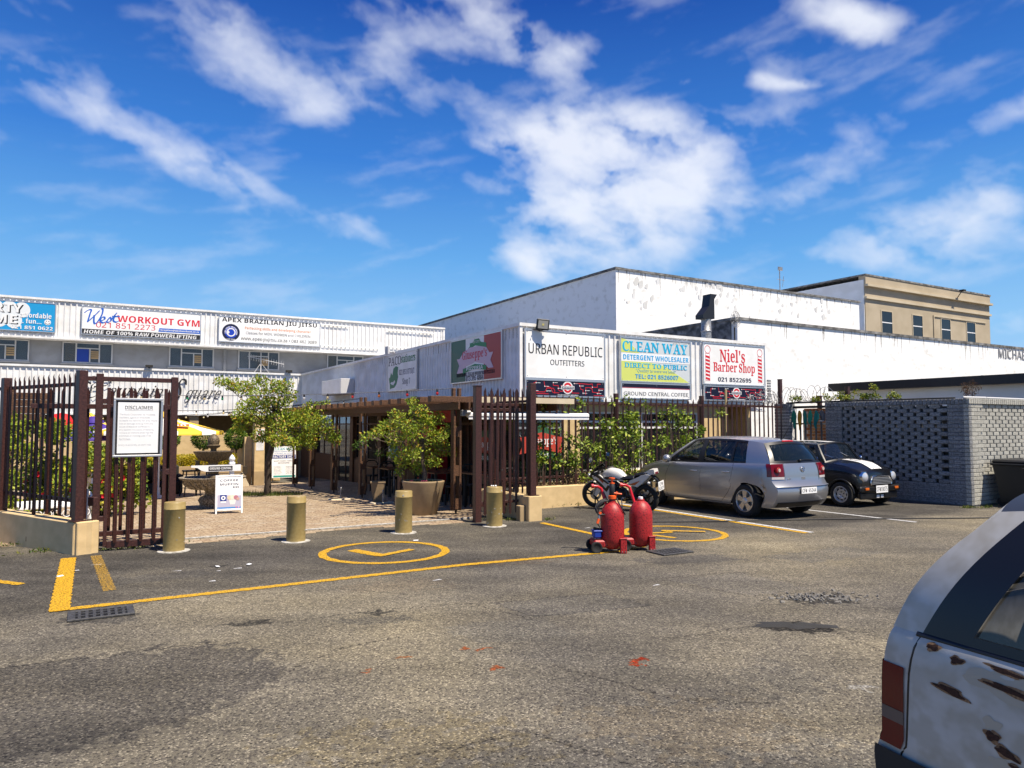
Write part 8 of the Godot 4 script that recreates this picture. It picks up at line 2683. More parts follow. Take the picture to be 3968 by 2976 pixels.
func trolleys() -> void:
	for k in [[6.12, -7.74, "red tank trolley with orange valve and coiled black hose on the yellow line", true], [6.58, -7.70, "red tank trolley with a white cap beside the one with the hose", false]]:
		var o := thing("tank_trolley", k[2], "tank trolley", S(k[0], 0, k[1]), 0.12)
		var mb := MB.new()
		mb.lathe([Vector2(0.0, 0.04), Vector2(0.08, 0.045), Vector2(0.125, 0.08), Vector2(0.15, 0.14), Vector2(0.158, 0.2), Vector2(0.158, 0.47), Vector2(0.152, 0.52), Vector2(0.13, 0.58), Vector2(0.095, 0.63), Vector2(0.06, 0.655), Vector2(0.05, 0.66), Vector2(0.05, 0.66), Vector2(0.05, 0.68), Vector2(0.0, 0.68)], 36)
		put(o, "tank", mb, M.red)
		mb = MB.new()
		mb.cbox(Vector3(0.11, 0.1, 0.14), Vector3(0.085, 0.2, 0.05), 0.006); mb.cbox(Vector3(0.11, 0.195, 0.14), Vector3(0.1, 0.012, 0.06), 0.003)
		put(o, "foot", mb, M.red)
		mb = MB.new()
		for z in [-0.02, 0.02]:
			mb.ball(Vector3(0.11 + z, 0.025, 0.168), Vector3(0.008, 0.008, 0.006), 6)
		put(o, "foot_bolt", mb, M.galv)
		mb = MB.new()
		mb.cbox(Vector3(-0.15, 0.12, -0.05), Vector3(0.24, 0.1, 0.3), 0.02)
		put(o, "axle_carrier", mb, M.red)
		for z in [-0.2, 0.1]:
			mb = MB.new()
			mb.lathe([Vector2(0.0, -0.022), Vector2(0.045, -0.022), Vector2(0.05, -0.028), Vector2(0.072, -0.026), Vector2(0.076, -0.01), Vector2(0.076, 0.01), Vector2(0.072, 0.026), Vector2(0.05, 0.028), Vector2(0.045, 0.022), Vector2(0.0, 0.022)], 24, Transform3D(Basis(Vector3.RIGHT, PI / 2), Vector3(-0.24, 0.076, z)))
			put(o, "wheel", mb, M.rubber)
		# pull handle, red tube bent over at the top
		mb = MB.new()
		mb.tube([Vector3(-0.06, 0.6, -0.06), Vector3(-0.09, 0.72, -0.1), Vector3(-0.12, 0.83, -0.12), Vector3(-0.17, 0.86, -0.12), Vector3(-0.23, 0.865, -0.12)], 0.02, 10)
		mb.lathe([Vector2(0.0, -0.015), Vector2(0.03, -0.015), Vector2(0.03, 0.015), Vector2(0.0, 0.015)], 14, Transform3D(Basis(Vector3.BACK, PI / 2), Vector3(-0.24, 0.865, -0.12)))
		put(o, "pull_handle", mb, mt(0.55, 0.012, 0.02, 0.3))
		if not k[3]:
			mb = MB.new()
			mb.lathe([Vector2(0.0, 0.68), Vector2(0.032, 0.68), Vector2(0.032, 0.71), Vector2(0.028, 0.712), Vector2(0.0, 0.712)], 16)
			put(o, "cap", mb, M.white)
			continue
		mb = MB.new()
		mb.lathe([Vector2(0.03, 0.66), Vector2(0.045, 0.665), Vector2(0.045, 0.7), Vector2(0.034, 0.705)], 18)
		put(o, "neck", mb, M.ink)
		mb = MB.new()
		mb.lathe([Vector2(0.034, 0.7), Vector2(0.055, 0.705), Vector2(0.055, 0.745), Vector2(0.035, 0.755)], 14)
		mb.cbox(Vector3(0.07, 0.775, 0.02), Vector3(0.12, 0.02, 0.03), 0.006, Basis(Vector3.BACK, -0.15)); mb.cyl(Vector3(0.05, 0.74, 0.01), Vector3(0.06, 0.8, 0.02), 0.012, 8)
		put(o, "valve", mb, M.orange)
		mb = MB.new()
		mb.lathe([Vector2(0.033, 0.75), Vector2(0.04, 0.76), Vector2(0.036, 0.9), Vector2(0.03, 0.905)], 16)
		put(o, "pump_barrel", mb, M.ink)
		mb = MB.new()
		mb.lathe([Vector2(0.0, 0.9), Vector2(0.036, 0.905), Vector2(0.036, 0.918), Vector2(0.014, 0.922), Vector2(0.014, 0.965), Vector2(0.04, 0.97), Vector2(0.04, 0.985), Vector2(0.0, 0.99)], 16)
		put(o, "pump_knob", mb, M.orange)
		mb = MB.new()
		for q in 4:
			var c := []
			for i in 25:
				var an := TAU * i / 24
				c.append(Vector3(-0.13 - 0.085 * cos(an) * (1.0 + 0.1 * q), 0.60 + 0.075 * sin(an) * (1.0 + 0.08 * q) - 0.03 * cos(an), 0.0 + 0.05 * sin(an * 1.0 + q) + 0.012 * q))
			mb.tube(c, 0.009, 6, true)
		mb.tube([Vector3(-0.05, 0.69, 0.03), Vector3(-0.12, 0.68, 0.05), Vector3(-0.19, 0.62, 0.05), Vector3(-0.21, 0.5, 0.06)], 0.009, 6)
		mb.tube([Vector3(0.05, 0.72, 0.04), Vector3(0.07, 0.65, 0.09), Vector3(0.11, 0.57, 0.11), Vector3(0.16, 0.5, 0.06)], 0.009, 6)
		mb.tube([Vector3(-0.2, 0.45, 0.06), Vector3(-0.21, 0.38, 0.04), Vector3(-0.18, 0.33, 0.03), Vector3(-0.17, 0.28, 0.02)], 0.007, 6)
		put(o, "hose", mb, M.ink)
		mb = MB.new()
		mb.cyl(Vector3(-0.18, 0.54, 0.06), Vector3(-0.19, 0.50, 0.065), 0.022, 10); mb.cyl(Vector3(-0.2, 0.45, 0.07), Vector3(-0.225, 0.39, 0.08), 0.018, 10)
		var nz := put(o, "nozzle", mb, M.orange)
		mb = MB.new()
		mb.cyl(Vector3(-0.19, 0.5, 0.065), Vector3(-0.2, 0.45, 0.07), 0.017, 10)
		put(nz, "collar", mb, M.galv)
		mb = MB.new()
		mb.cbox(Vector3(-0.215, 0.24, 0.0), Vector3(0.11, 0.1, 0.14), 0.02); mb.cbox(Vector3(-0.21, 0.285, 0.0), Vector3(0.125, 0.02, 0.15), 0.006)
		put(o, "blue_case", mb, M.blue)
		mb = MB.new()
		mb.cyl(Vector3(-0.24, 0.3, 0), Vector3(-0.24, 0.33, 0), 0.022, 10); mb.cbox(Vector3(-0.2, 0.31, 0), Vector3(0.07, 0.02, 0.05), 0.006)
		put(o, "case_lid", mb, M.dark)


func branchy(o: Node3D, base: Vector3, clumps: Array, trunk: Array, radii: Array, m: Material) -> void:
	var mb := MB.new()
	mb.tube(trunk, radii, 10)
	put(o, "trunk", mb, m)
	var top: Vector3 = trunk[-1]
	mb = MB.new()
	for k in clumps:
		var e := Vector3(k[0], k[1], k[2]) - base
		var st: Vector3 = trunk[trunk.size() - 2].lerp(top, rng.randf())
		var mid := st.lerp(e, 0.55) + Vector3(rng.randf_range(-0.08, 0.08), -0.04, rng.randf_range(-0.08, 0.08))
		mb.tube([st, mid, e], [radii[-1] * 0.7, radii[-1] * 0.4, 0.006], 6)
		for i in 4:
			var q: Vector3 = e + rv() * k[3] * 0.9
			mb.tube([mid.lerp(e, 0.4 + 0.15 * i), q], [0.008, 0.003], 4)
	put(o, "branches", mb, m)


# node-local leaves: the thing stands unturned, so site clumps are first put into world axes
func site_clumps(cl: Array) -> Array:
	var o := []
	for k in cl:
		var p := S(k[0], k[1], k[2])
		o.append([p.x, p.y, p.z, k[3]])
	return o


func plants() -> void:
	var yg := Color(0.36, 0.40, 0.04); var mg := Color(0.13, 0.22, 0.025); var rd := Color(0.40, 0.26, 0.03)
	# tree in the square
	var cl := site_clumps([[3.13, 2.85, -20.73, 0.19], [3.45, 2.79, -20.86, 0.27], [3.95, 2.74, -21.75, 0.33], [4.19, 2.94, -21.15, 0.25], [4.34, 2.71, -20.04, 0.31], [4.75, 2.81, -20.51, 0.22], [4.81, 2.49, -20.57, 0.32], [4.07, 2.4, -20.34, 0.38], [4.67, 2.18, -21.18, 0.44], [3.75, 2.15, -20.43, 0.31], [3.67, 1.95, -21.05, 0.25], [4.15, 1.84, -21.03, 0.36], [4.67, 1.74, -20.55, 0.47], [5.18, 1.88, -20.58, 0.44], [5.56, 2.21, -20.67, 0.26], [5.99, 2.26, -20.87, 0.23], [5.47, 1.74, -19.77, 0.39], [5.34, 1.37, -20.61, 0.37], [5.96, 1.44, -20.34, 0.29], [5.9, 1.31, -19.54, 0.2], [4.44, 1.32, -19.79, 0.31], [4.39, 1.36, -21.85, 0.3], [3.64, 1.66, -20.88, 0.21], [4.94, 1.17, -20.15, 0.25], [5.58, 1.14, -20.97, 0.22]])
	var base := S(4.39, gy(-20.85), -20.85)
	var o := thing("square_tree", "leafy yellow-green tree with a leaning trunk in the square", "tree", base, 0.0)
	branchy(o, base, cl, [Vector3(0, -0.05, 0), Vector3(0.02, 0.35, 0), Vector3(0.0, 0.8, 0.02), Vector3(0.1, 1.3, 0), Vector3(0.18, 1.8, 0.05), Vector3(0.15, 2.4, 0)], [0.11, 0.085, 0.08, 0.075, 0.06, 0.03], M.bark_dark)
	put(o, "crown", leaves(cl, base, 4200, 0.075, 0.021, yg, mg, rd), M.leaf)
	o = thing("grass_tuft_ring", "ring of rough grass round the foot of the square tree", "grass", base, 0.0)
	var mb := MB.new(); mb.colored = true
	for i in 1300:
		var an := rng.randf() * TAU; var r := sqrt(rng.randf()) * 0.95
		var p := Vector3(cos(an) * r * 1.05, -0.02 - 0.015 * sin(an) * r, sin(an) * r * 0.55)
		mb.col = Color(0.06, 0.11, 0.02).lerp(Color(0.16, 0.17, 0.04), rng.randf())
		mb.leaf(p, (Vector3.UP * 1.3 + rv() * 0.7).normalized(), rv(), rng.randf_range(0.08, 0.2), 0.008, 0.0)
	put(o, "blades", mb, M.leaf).set_meta("kind", "stuff")
	# large pot with small tree
	base = S(5.62, gy(-12.9), -12.9)
	o = thing("plant_pot", "large round tapered tan pot by the pergola end", "pot", base, 0.0)
	mb = MB.new()
	mb.lathe([Vector2(0.0, 0.0), Vector2(0.25, 0.0), Vector2(0.26, 0.01), Vector2(0.405, 0.64), Vector2(0.41, 0.66), Vector2(0.40, 0.67), Vector2(0.37, 0.67), Vector2(0.36, 0.64), Vector2(0.34, 0.58)], 48)
	put(o, "vessel", mb, M.pot)
	mb = MB.new()
	mb.lathe([Vector2(0.0, 0.6), Vector2(0.2, 0.61), Vector2(0.352, 0.59)], 24)
	put(o, "soil", mb, M.soil)
	cl = site_clumps([[5.45, 2.15, -13.02, 0.14], [5.49, 1.97, -12.87, 0.2], [5.26, 1.88, -13.35, 0.18], [5.11, 1.72, -12.58, 0.22], [5.06, 1.67, -13.39, 0.2], [4.77, 1.53, -13.17, 0.15], [4.51, 1.48, -13.0, 0.11], [5.65, 1.73, -12.99, 0.25], [5.98, 1.83, -13.11, 0.2], [5.3, 1.53, -12.67, 0.24], [5.17, 1.43, -13.24, 0.2], [5.72, 1.48, -12.53, 0.22], [6.12, 1.62, -12.81, 0.15], [5.76, 1.22, -12.99, 0.25], [5.27, 1.19, -12.7, 0.22], [6.07, 1.22, -12.94, 0.2], [6.17, 1.18, -12.68, 0.13], [5.32, 0.98, -13.21, 0.18], [5.63, 0.87, -13.19, 0.2], [5.73, 0.99, -12.67, 0.17], [5.31, 0.77, -13.31, 0.1], [5.26, 1.12, -13.47, 0.15]])
	o = thing("potted_tree", "small yellow-green tree growing in the large round pot", "tree", base, 0.0)
	branchy(o, base, cl, [Vector3(0.02, 0.58, 0), Vector3(0.04, 0.8, 0.02), Vector3(-0.02, 1.05, 0), Vector3(0.0, 1.3, 0.02), Vector3(-0.04, 1.6, 0)], [0.05, 0.042, 0.035, 0.028, 0.014], M.bark)
	put(o, "crown", leaves(cl, base, 6200, 0.055, 0.015, yg, mg, rd), M.leaf)
	o = thing("bedding_plant", "small pink-flowered bedding plants round the potted tree", "plant", base + Vector3(0, 0.61, 0), 0.0)
	mb = MB.new(); mb.colored = true
	for i in 160:
		var an := rng.randf() * TAU; var r := sqrt(rng.randf()) * 0.32
		mb.col = Color(0.05, 0.1, 0.02).lerp(Color(0.2, 0.05, 0.06), rng.randf() * 0.6)
		mb.leaf(Vector3(cos(an) * r, 0, sin(an) * r), (Vector3.UP + rv() * 0.8).normalized(), rv(), 0.06, 0.014)
	put(o, "foliage", mb, M.leaf)
	for k in [[-0.2, 0.24], [0.02, 0.28], [0.08, 0.25]]:
		mb = MB.new()
		for q in 5:
			mb.leaf(Vector3(k[0], 0.06, k[1]), Vector3(cos(TAU * q / 5), 0.5, sin(TAU * q / 5)).normalized(), Vector3(-sin(TAU * q / 5), 0, cos(TAU * q / 5)), 0.035, 0.016)
		put(o, "flower", mb, mt(0.6, 0.05, 0.2, 0.6))
	# tall square pot with a thin tree, in the shade
	base = S(5.95, gy(-16.3), -16.3)
	o = thing("plant_pot", "tall square tapered tan pot under the pergola", "pot", base, 0.2)
	mb = MB.new()
	for k in 4:
		var bs := Basis(Vector3.UP, PI / 2 * k)
		mb.quad(bs * Vector3(-0.11, 0, 0.11), bs * Vector3(0.11, 0, 0.11), bs * Vector3(0.17, 0.5, 0.17), bs * Vector3(-0.17, 0.5, 0.17), (bs * Vector3(0, -0.12, 1)).normalized())
		mb.box(bs * Vector3(0, 0.5, 0.16), Vector3(0.36, 0.03, 0.03) if k % 2 == 0 else Vector3(0.03, 0.031, 0.36))
	put(o, "vessel", mb, M.pot)
	bx(o, "soil", Vector3(-0.15, 0.4, -0.15), Vector3(0.15, 0.46, 0.15), M.soil)
	o = thing("potted_tree", "thin dark tree growing in the tall square pot", "tree", base, 0.0)
	cl = []
	for i in 9:
		cl.append([base.x + rng.randfn() * 0.22, base.y + 1.45 + rng.randfn() * 0.22, base.z + rng.randfn() * 0.22, 0.16])
	branchy(o, base, cl, [Vector3(0, 0.42, 0), Vector3(0.02, 0.7, 0), Vector3(0, 1.1, 0), Vector3(0, 1.3, 0)], [0.02, 0.016, 0.013, 0.01], M.bark)
	put(o, "crown", leaves(cl, base, 2600, 0.055, 0.016, mg, Color(0.05, 0.1, 0.02), mg), M.leaf)
	# clipped balls and yellow hedge on the terrace
	var n := 0
	for k in [[2.54, -28.4], [3.65, -28.0], [4.69, -27.6]]:
		base = S(k[0], gy(-26.2) + 0.66, k[1])
		o = thing("topiary_ball", ["clipped ball tree behind the gate post on the terrace", "clipped ball tree left of the fountain finial on the terrace", "clipped ball tree beside the square tree on the terrace"][n], "tree", base, 0.0, "topiary balls on the terrace")
		mb = MB.new()
		mb.tube([Vector3.ZERO, Vector3(0.02, 0.5, 0), Vector3(0, 0.9, 0)], 0.03, 8)
		put(o, "trunk", mb, M.bark)
		mb = MB.new(); mb.colored = true
		for i in 2600:
			var d := rv()
			mb.col = mg.lerp(Color(0.05, 0.10, 0.02), rng.randf()) if rng.randf() > 0.1 else yg
			mb.leaf(Vector3(0, 0.98, 0) + d * rng.randf_range(0.24, 0.38), (d + rv() * 0.7).normalized(), rv(), 0.075, 0.022)
		put(o, "crown", mb, M.leaf)
		n += 1
	n = 0
	for k in [[1.2, 2.4], [2.4, 3.5], [3.55, 4.55]]:
		base = S(k[0], gy(-26.2) + 0.62, -26.8)
		o = thing("hedge", ["golden yellow low hedge behind the disclaimer board", "golden yellow low hedge left of the fountain on the terrace", "golden yellow low hedge right of the fountain on the terrace"][n], "hedge", base, TH, "golden hedges on the terrace")
		mb = MB.new(); mb.colored = true
		for i in 3600:
			var p := Vector3(rng.randf() * (k[1] - k[0]), pow(rng.randf(), 0.7) * (0.46 + 0.05 * sin(i * 0.37)), rng.randf_range(-0.3, 0.3))
			mb.col = Color(0.55, 0.40, 0.015).lerp(Color(0.28, 0.26, 0.02), rng.randf())
			mb.leaf(p, (Vector3.UP + rv()).normalized(), rv(), 0.06, 0.02)
		put(o, "foliage", mb, M.leaf)
		n += 1
	# hibiscus shrubs behind the slanting fence
	n = 0
	for k in [[-1.5, -15.4, 1.65], [-0.55, -16.0, 1.6], [0.35, -16.8, 1.25], [-2.6, -15.5, 1.5]]:
		base = S(k[0], gy(k[1]), k[1])
		o = thing("flowering_shrub", ["tall leafy shrub with red flowers behind the fence middle", "broad leafy shrub with red flowers behind the corner post", "low leafy shrub beside the pedestrian gate opening", "dark leafy shrub at the far end of the slanting fence"][n], "shrub", base, 0.0, "red-flowered shrubs behind the fence")
		cl = []
		for i in 26:
			var h: float = rng.randf() * k[2]
			cl.append([base.x + rng.randfn() * 0.34, base.y + 0.2 + h, base.z + rng.randfn() * 0.3, 0.24])
		mb = MB.new()
		for q in cl:
			mb.tube([Vector3(rng.randf_range(-0.1, 0.1), 0, 0), Vector3(q[0], q[1], q[2]) - base], [0.012, 0.004], 4)
		put(o, "stems", mb, M.bark_dark)
		put(o, "foliage", leaves(cl, base, 2300, 0.095, 0.028, Color(0.34, 0.38, 0.035), Color(0.08, 0.15, 0.02), Color(0.45, 0.40, 0.05)), M.leaf)
		for i in 8:
			mb = MB.new()
			var p := Vector3(rng.randfn() * 0.3, rng.randf_range(0.35, 0.95), 0.35 + rng.randf() * 0.15).rotated(Vector3.UP, 0.3)
			for q in 5:
				var an := TAU * q / 5
				mb.leaf(p, Vector3(cos(an), sin(an), 0.5).normalized(), Vector3(-sin(an), cos(an), 0), 0.065, 0.032, 0.1)
			put(o, "flower", mb, mt(0.62, 0.012, 0.03, 0.6))
		n += 1
	# creepers on the long fence
	n = 0
	for k in [[8.25, 0.10, [0.9, 1.85], 7], [8.85, 0.22, [0.8, 1.75], 16], [9.75, 0.42, [0.45, 1.85], 34], [10.55, 0.42, [0.5, 2.0], 34], [12.35, 0.45, [0.6, 1.9], 36], [11.6, 0.12, [1.2, 1.7], 6], [13.4, 0.2, [0.6, 1.2], 8]]:
		base = S(k[0], 0.4, -12.86)
		o = thing("creeper", ["thin creeper twined up the fence by the corner window badge", "leafy creeper on the fence before the cream pillar", "dense creeper behind the motorcycle nose", "dense creeper behind the motorcycle seat", "dense creeper behind the silver car bonnet", "sparse creeper wound round one pale near the silver car", "wispy creeper behind the silver car roof"][n], "creeper", base, 0.0, "creepers on the long fence")
		cl = []
		for i in k[3]:
			var h := lerpf(k[2][0], k[2][1], pow(rng.randf(), 1.25))
			var q: Vector3 = S(k[0] + rng.randfn() * k[1] * (1.25 - 0.4 * h), h, -12.82 + rng.randf_range(-0.12, 0.14))
			cl.append([q.x, q.y, q.z, rng.randf_range(0.1, 0.19)])
		for i in 4 if k[3] > 20 else 2:
			var q2 := S(k[0] + rng.randfn() * k[1], rng.randf_range(1.9, 2.25), -12.78)
			cl.append([q2.x, q2.y, q2.z, 0.1])
		mb = MB.new()
		for q in cl:
			var e: Vector3 = Vector3(q[0], q[1], q[2]) - base
			mb.tube([Vector3(e.x * 0.7, 0.02, e.z * 0.7), Vector3(e.x * 0.9, e.y * 0.5, e.z + 0.05), e], [0.008, 0.006, 0.003], 5)
		put(o, "stems", mb, M.bark)
		put(o, "foliage", leaves(cl, base, 2100, 0.078, 0.023, Color(0.30, 0.37, 0.045), Color(0.07, 0.14, 0.02), Color(0.45, 0.48, 0.09), 1.0), M.leaf)
		n += 1
	# artificial hedge before the corner window
	base = S(7.3, 0.35, -13.25)
	o = thing("artificial_hedge", "dark green boxed hedge strip inside the fence by the window", "hedge", base, TH)
	mb = MB.new(); mb.colored = true
	for i in 7000:
		var p := Vector3(rng.randf() * 2.6, rng.randf() * 0.55, rng.randf_range(-0.12, 0.12))
		mb.col = Color(0.015, 0.055, 0.03).lerp(Color(0.035, 0.09, 0.045), rng.randf())
		mb.leaf(p, rv(), rv(), 0.045, 0.016)
	put(o, "foliage", mb, M.leaf)
	bx(o, "trough", Vector3(0, -0.4, -0.14), Vector3(2.6, 0.02, 0.14), M.dark)
	# growth on the brick wall top
	n = 0
	for k in [[16.0, 2.3, -11.2, 0.9, 12], [16.05, 2.3, -10.5, 0.35, 10], [15.95, 2.28, -12.2, 0.7, 8], [16.0, 2.3, -9.9, 0.25, 4]]:
		base = S(k[0], k[1], k[2])
		o = thing("wall_creeper", ["yellow-green creeper along the brick wall top by the gate", "upright creeper shoot on the brick wall top", "creeper hanging over the yard gate beam", "small weed tuft on the brick wall top"][n], "creeper", base, 0.0)
		cl = []
		for i in k[4]:
			var q := S(k[0] + rng.randfn() * 0.05, k[1] + 0.04 + absf(rng.randfn()) * 0.06 + (0.2 * float(n == 1 and i % 4 == 0)), k[2] + rng.randf_range(-0.5, 0.5) * k[3])
			cl.append([q.x, q.y, q.z, 0.09])
		put(o, "foliage", leaves(cl, base, 5200, 0.05, 0.016, Color(0.26, 0.28, 0.03), Color(0.09, 0.15, 0.02), Color(0.4, 0.3, 0.03)), M.leaf)
		mb = MB.new()
		mb.tube([S(0, 0.0, -0.5 * k[3]), S(0, 0.03, 0), S(0, 0.0, 0.5 * k[3])], 0.008, 5)
		put(o, "stem", mb, M.bark_dark)
		n += 1
	for k in [[16.4, -8.35, 0.42, "taller dry brown plant on the sunlit brick wall"], [16.25, -8.4, 0.3, "shorter dry brown plant on the sunlit brick wall"]]:
		base = S(k[0], 2.24, k[1])
		o = thing("dry_plant", k[3], "plant", base, 0.0)
		cl = []
		for i in 7:
			cl.append([base.x + rng.randfn() * 0.05, base.y + k[2] * (0.35 + 0.09 * i), base.z + rng.randfn() * 0.05, 0.07])
		put(o, "foliage", leaves(cl, base, 9000, 0.03, 0.008, Color(0.09, 0.05, 0.03), Color(0.16, 0.08, 0.045), Color(0.05, 0.04, 0.03), 1.2), M.leaf)
		mb = MB.new()
		mb.tube([Vector3.ZERO, Vector3(0, k[2], 0)], [0.01, 0.003], 5)
		put(o, "stem", mb, M.bark_dark)
	# weeds at wall feet
	n = 0
	for k in [[-0.35, -11.6, 0.4, 90], [-0.85, -12.45, 0.5, 80], [0.5, -11.32, 0.55, 120], [8.0, -12.72, 0.15, 50], [8.6, -12.7, 0.2, 60], [9.1, -12.68, 0.1, 40], [6.55, -11.2, 0.12, 40], [7.15, -10.85, 0.12, 40], [7.35, -12.6, 0.2, 60], [15.6, -8.1, 0.25, 90], [16.0, -7.95, 0.3, 80], [6.1, -11.5, 0.15, 30]]:
		base = S(k[0], 0.0, k[1])
		o = thing("weed_tuft", ["green weeds at the foot of the slanting plinth end", "green weeds along the shaded foot of the slanting plinth", "low weeds along the threshold of the pedestrian gate", "dry weed at the foot of the fence plinth", "reddish weed in the middle of the fence plinth foot", "leafy weed beside the motorcycle front wheel", "weed tuft at the foot of the opened gate leaf", "grass tuft at the corner pillar foot", "grass in the corner behind the pillar", "weeds at the shaded foot of the brick corner", "weeds at the sunlit foot of the brick corner", "weed between the folded gate leaves"][n], "weed", base, TH, "weeds at the wall feet")
		mb = MB.new(); mb.colored = true
		for i in k[3]:
			mb.col = Color(0.05, 0.10, 0.02).lerp(Color(0.16, 0.15, 0.03), rng.randf()) if n != 4 or rng.randf() > 0.6 else Color(0.25, 0.1, 0.03)
			mb.leaf(Vector3(rng.randfn() * k[2] * 0.5, 0.0, rng.randfn() * 0.05), (Vector3.UP * 0.9 + rv()).normalized(), rv(), rng.randf_range(0.03, 0.085), 0.010)
		put(o, "leaves", mb, M.leaf)
		n += 1


func lights() -> void:
	var cols := [mt(0.75, 0.62, 0.32, 0.3), mt(0.8, 0.78, 0.74, 0.3), mt(0.6, 0.03, 0.03, 0.3), mt(0.55, 0.16, 0.04, 0.3), mt(0.02, 0.3, 0.12, 0.3), mt(0.4, 0.55, 0.75, 0.3)]
	var n := 0
	var bulb := MB.new()
	bulb.lathe([Vector2(0.0, -0.115), Vector2(0.02, -0.11), Vector2(0.03, -0.09), Vector2(0.024, -0.062), Vector2(0.018, -0.05)], 14)
	var bm := bulb.mesh()
	var cap := MB.new()
	cap.lathe([Vector2(0.021, -0.055), Vector2(0.022, 0.0), Vector2(0.012, 0.01), Vector2(0.0, 0.012)], 12)
	var cm := cap.mesh()
	for k in [[Vector3(6.15, 2.4, -12.56), Vector3(0.9, 2.62, -24.5), 16, 0.1, [2, 2, 3, 2, 0, 1, 0, 1, 0, 4, 0, 4, 0, 1, 0, 1]], [Vector3(6.15, 2.38, -18.0), Vector3(-1.2, 2.45, -27.5), 12, 0.32, [1, 0, 0, 1, 0, 1, 0, 0, 1, 0, 0, 1]], [Vector3(6.15, 2.38, -22.8), Vector3(-1.5, 2.1, -30.5), 13, 0.25, [0, 1, 0, 0, 1, 0, 0, 0, 1, 0, 0, 0, 0]], [Vector3(5.6, 2.3, -26.5), Vector3(-3.5, 2.0, -33.0), 12, 0.3, [0, 0, 0, 0, 0, 0, 0, 0, 0, 0, 0, 0]]]:
		var o := thing("light_string", ["festoon of coloured bulbs from the pergola end across the square", "festoon of pale bulbs from the second stub post across the square", "festoon of pale bulbs sagging before the arcade", "festoon of small pale bulbs deepest in the arcade shade"][n], "string lights", S(k[0].x, k[0].y, k[0].z), 0.0, "festoons over the square")
		var a := S(k[0].x, k[0].y, k[0].z); var b := S(k[1].x, k[1].y, k[1].z)
		var path := []
		for i in 33:
			var f := i / 32.0
			path.append(a.lerp(b, f) - a - Vector3(0, 4.0 * k[3] * f * (1 - f), 0))
		var mb := MB.new()
		mb.tube(path, 0.009, 5)
		put(o, "cable", mb, M.ink if n else M.galv)
		for i in k[2]:
			var f: float = (i + 0.6) / k[2]
			var p: Vector3 = a.lerp(b, f) - a - Vector3(0, 4.0 * k[3] * f * (1 - f), 0)
			var s := put(o, "lamp_holder", cm, M.ink, p)
			put(s, "bulb", bm, cols[k[4][i]])
		n += 1


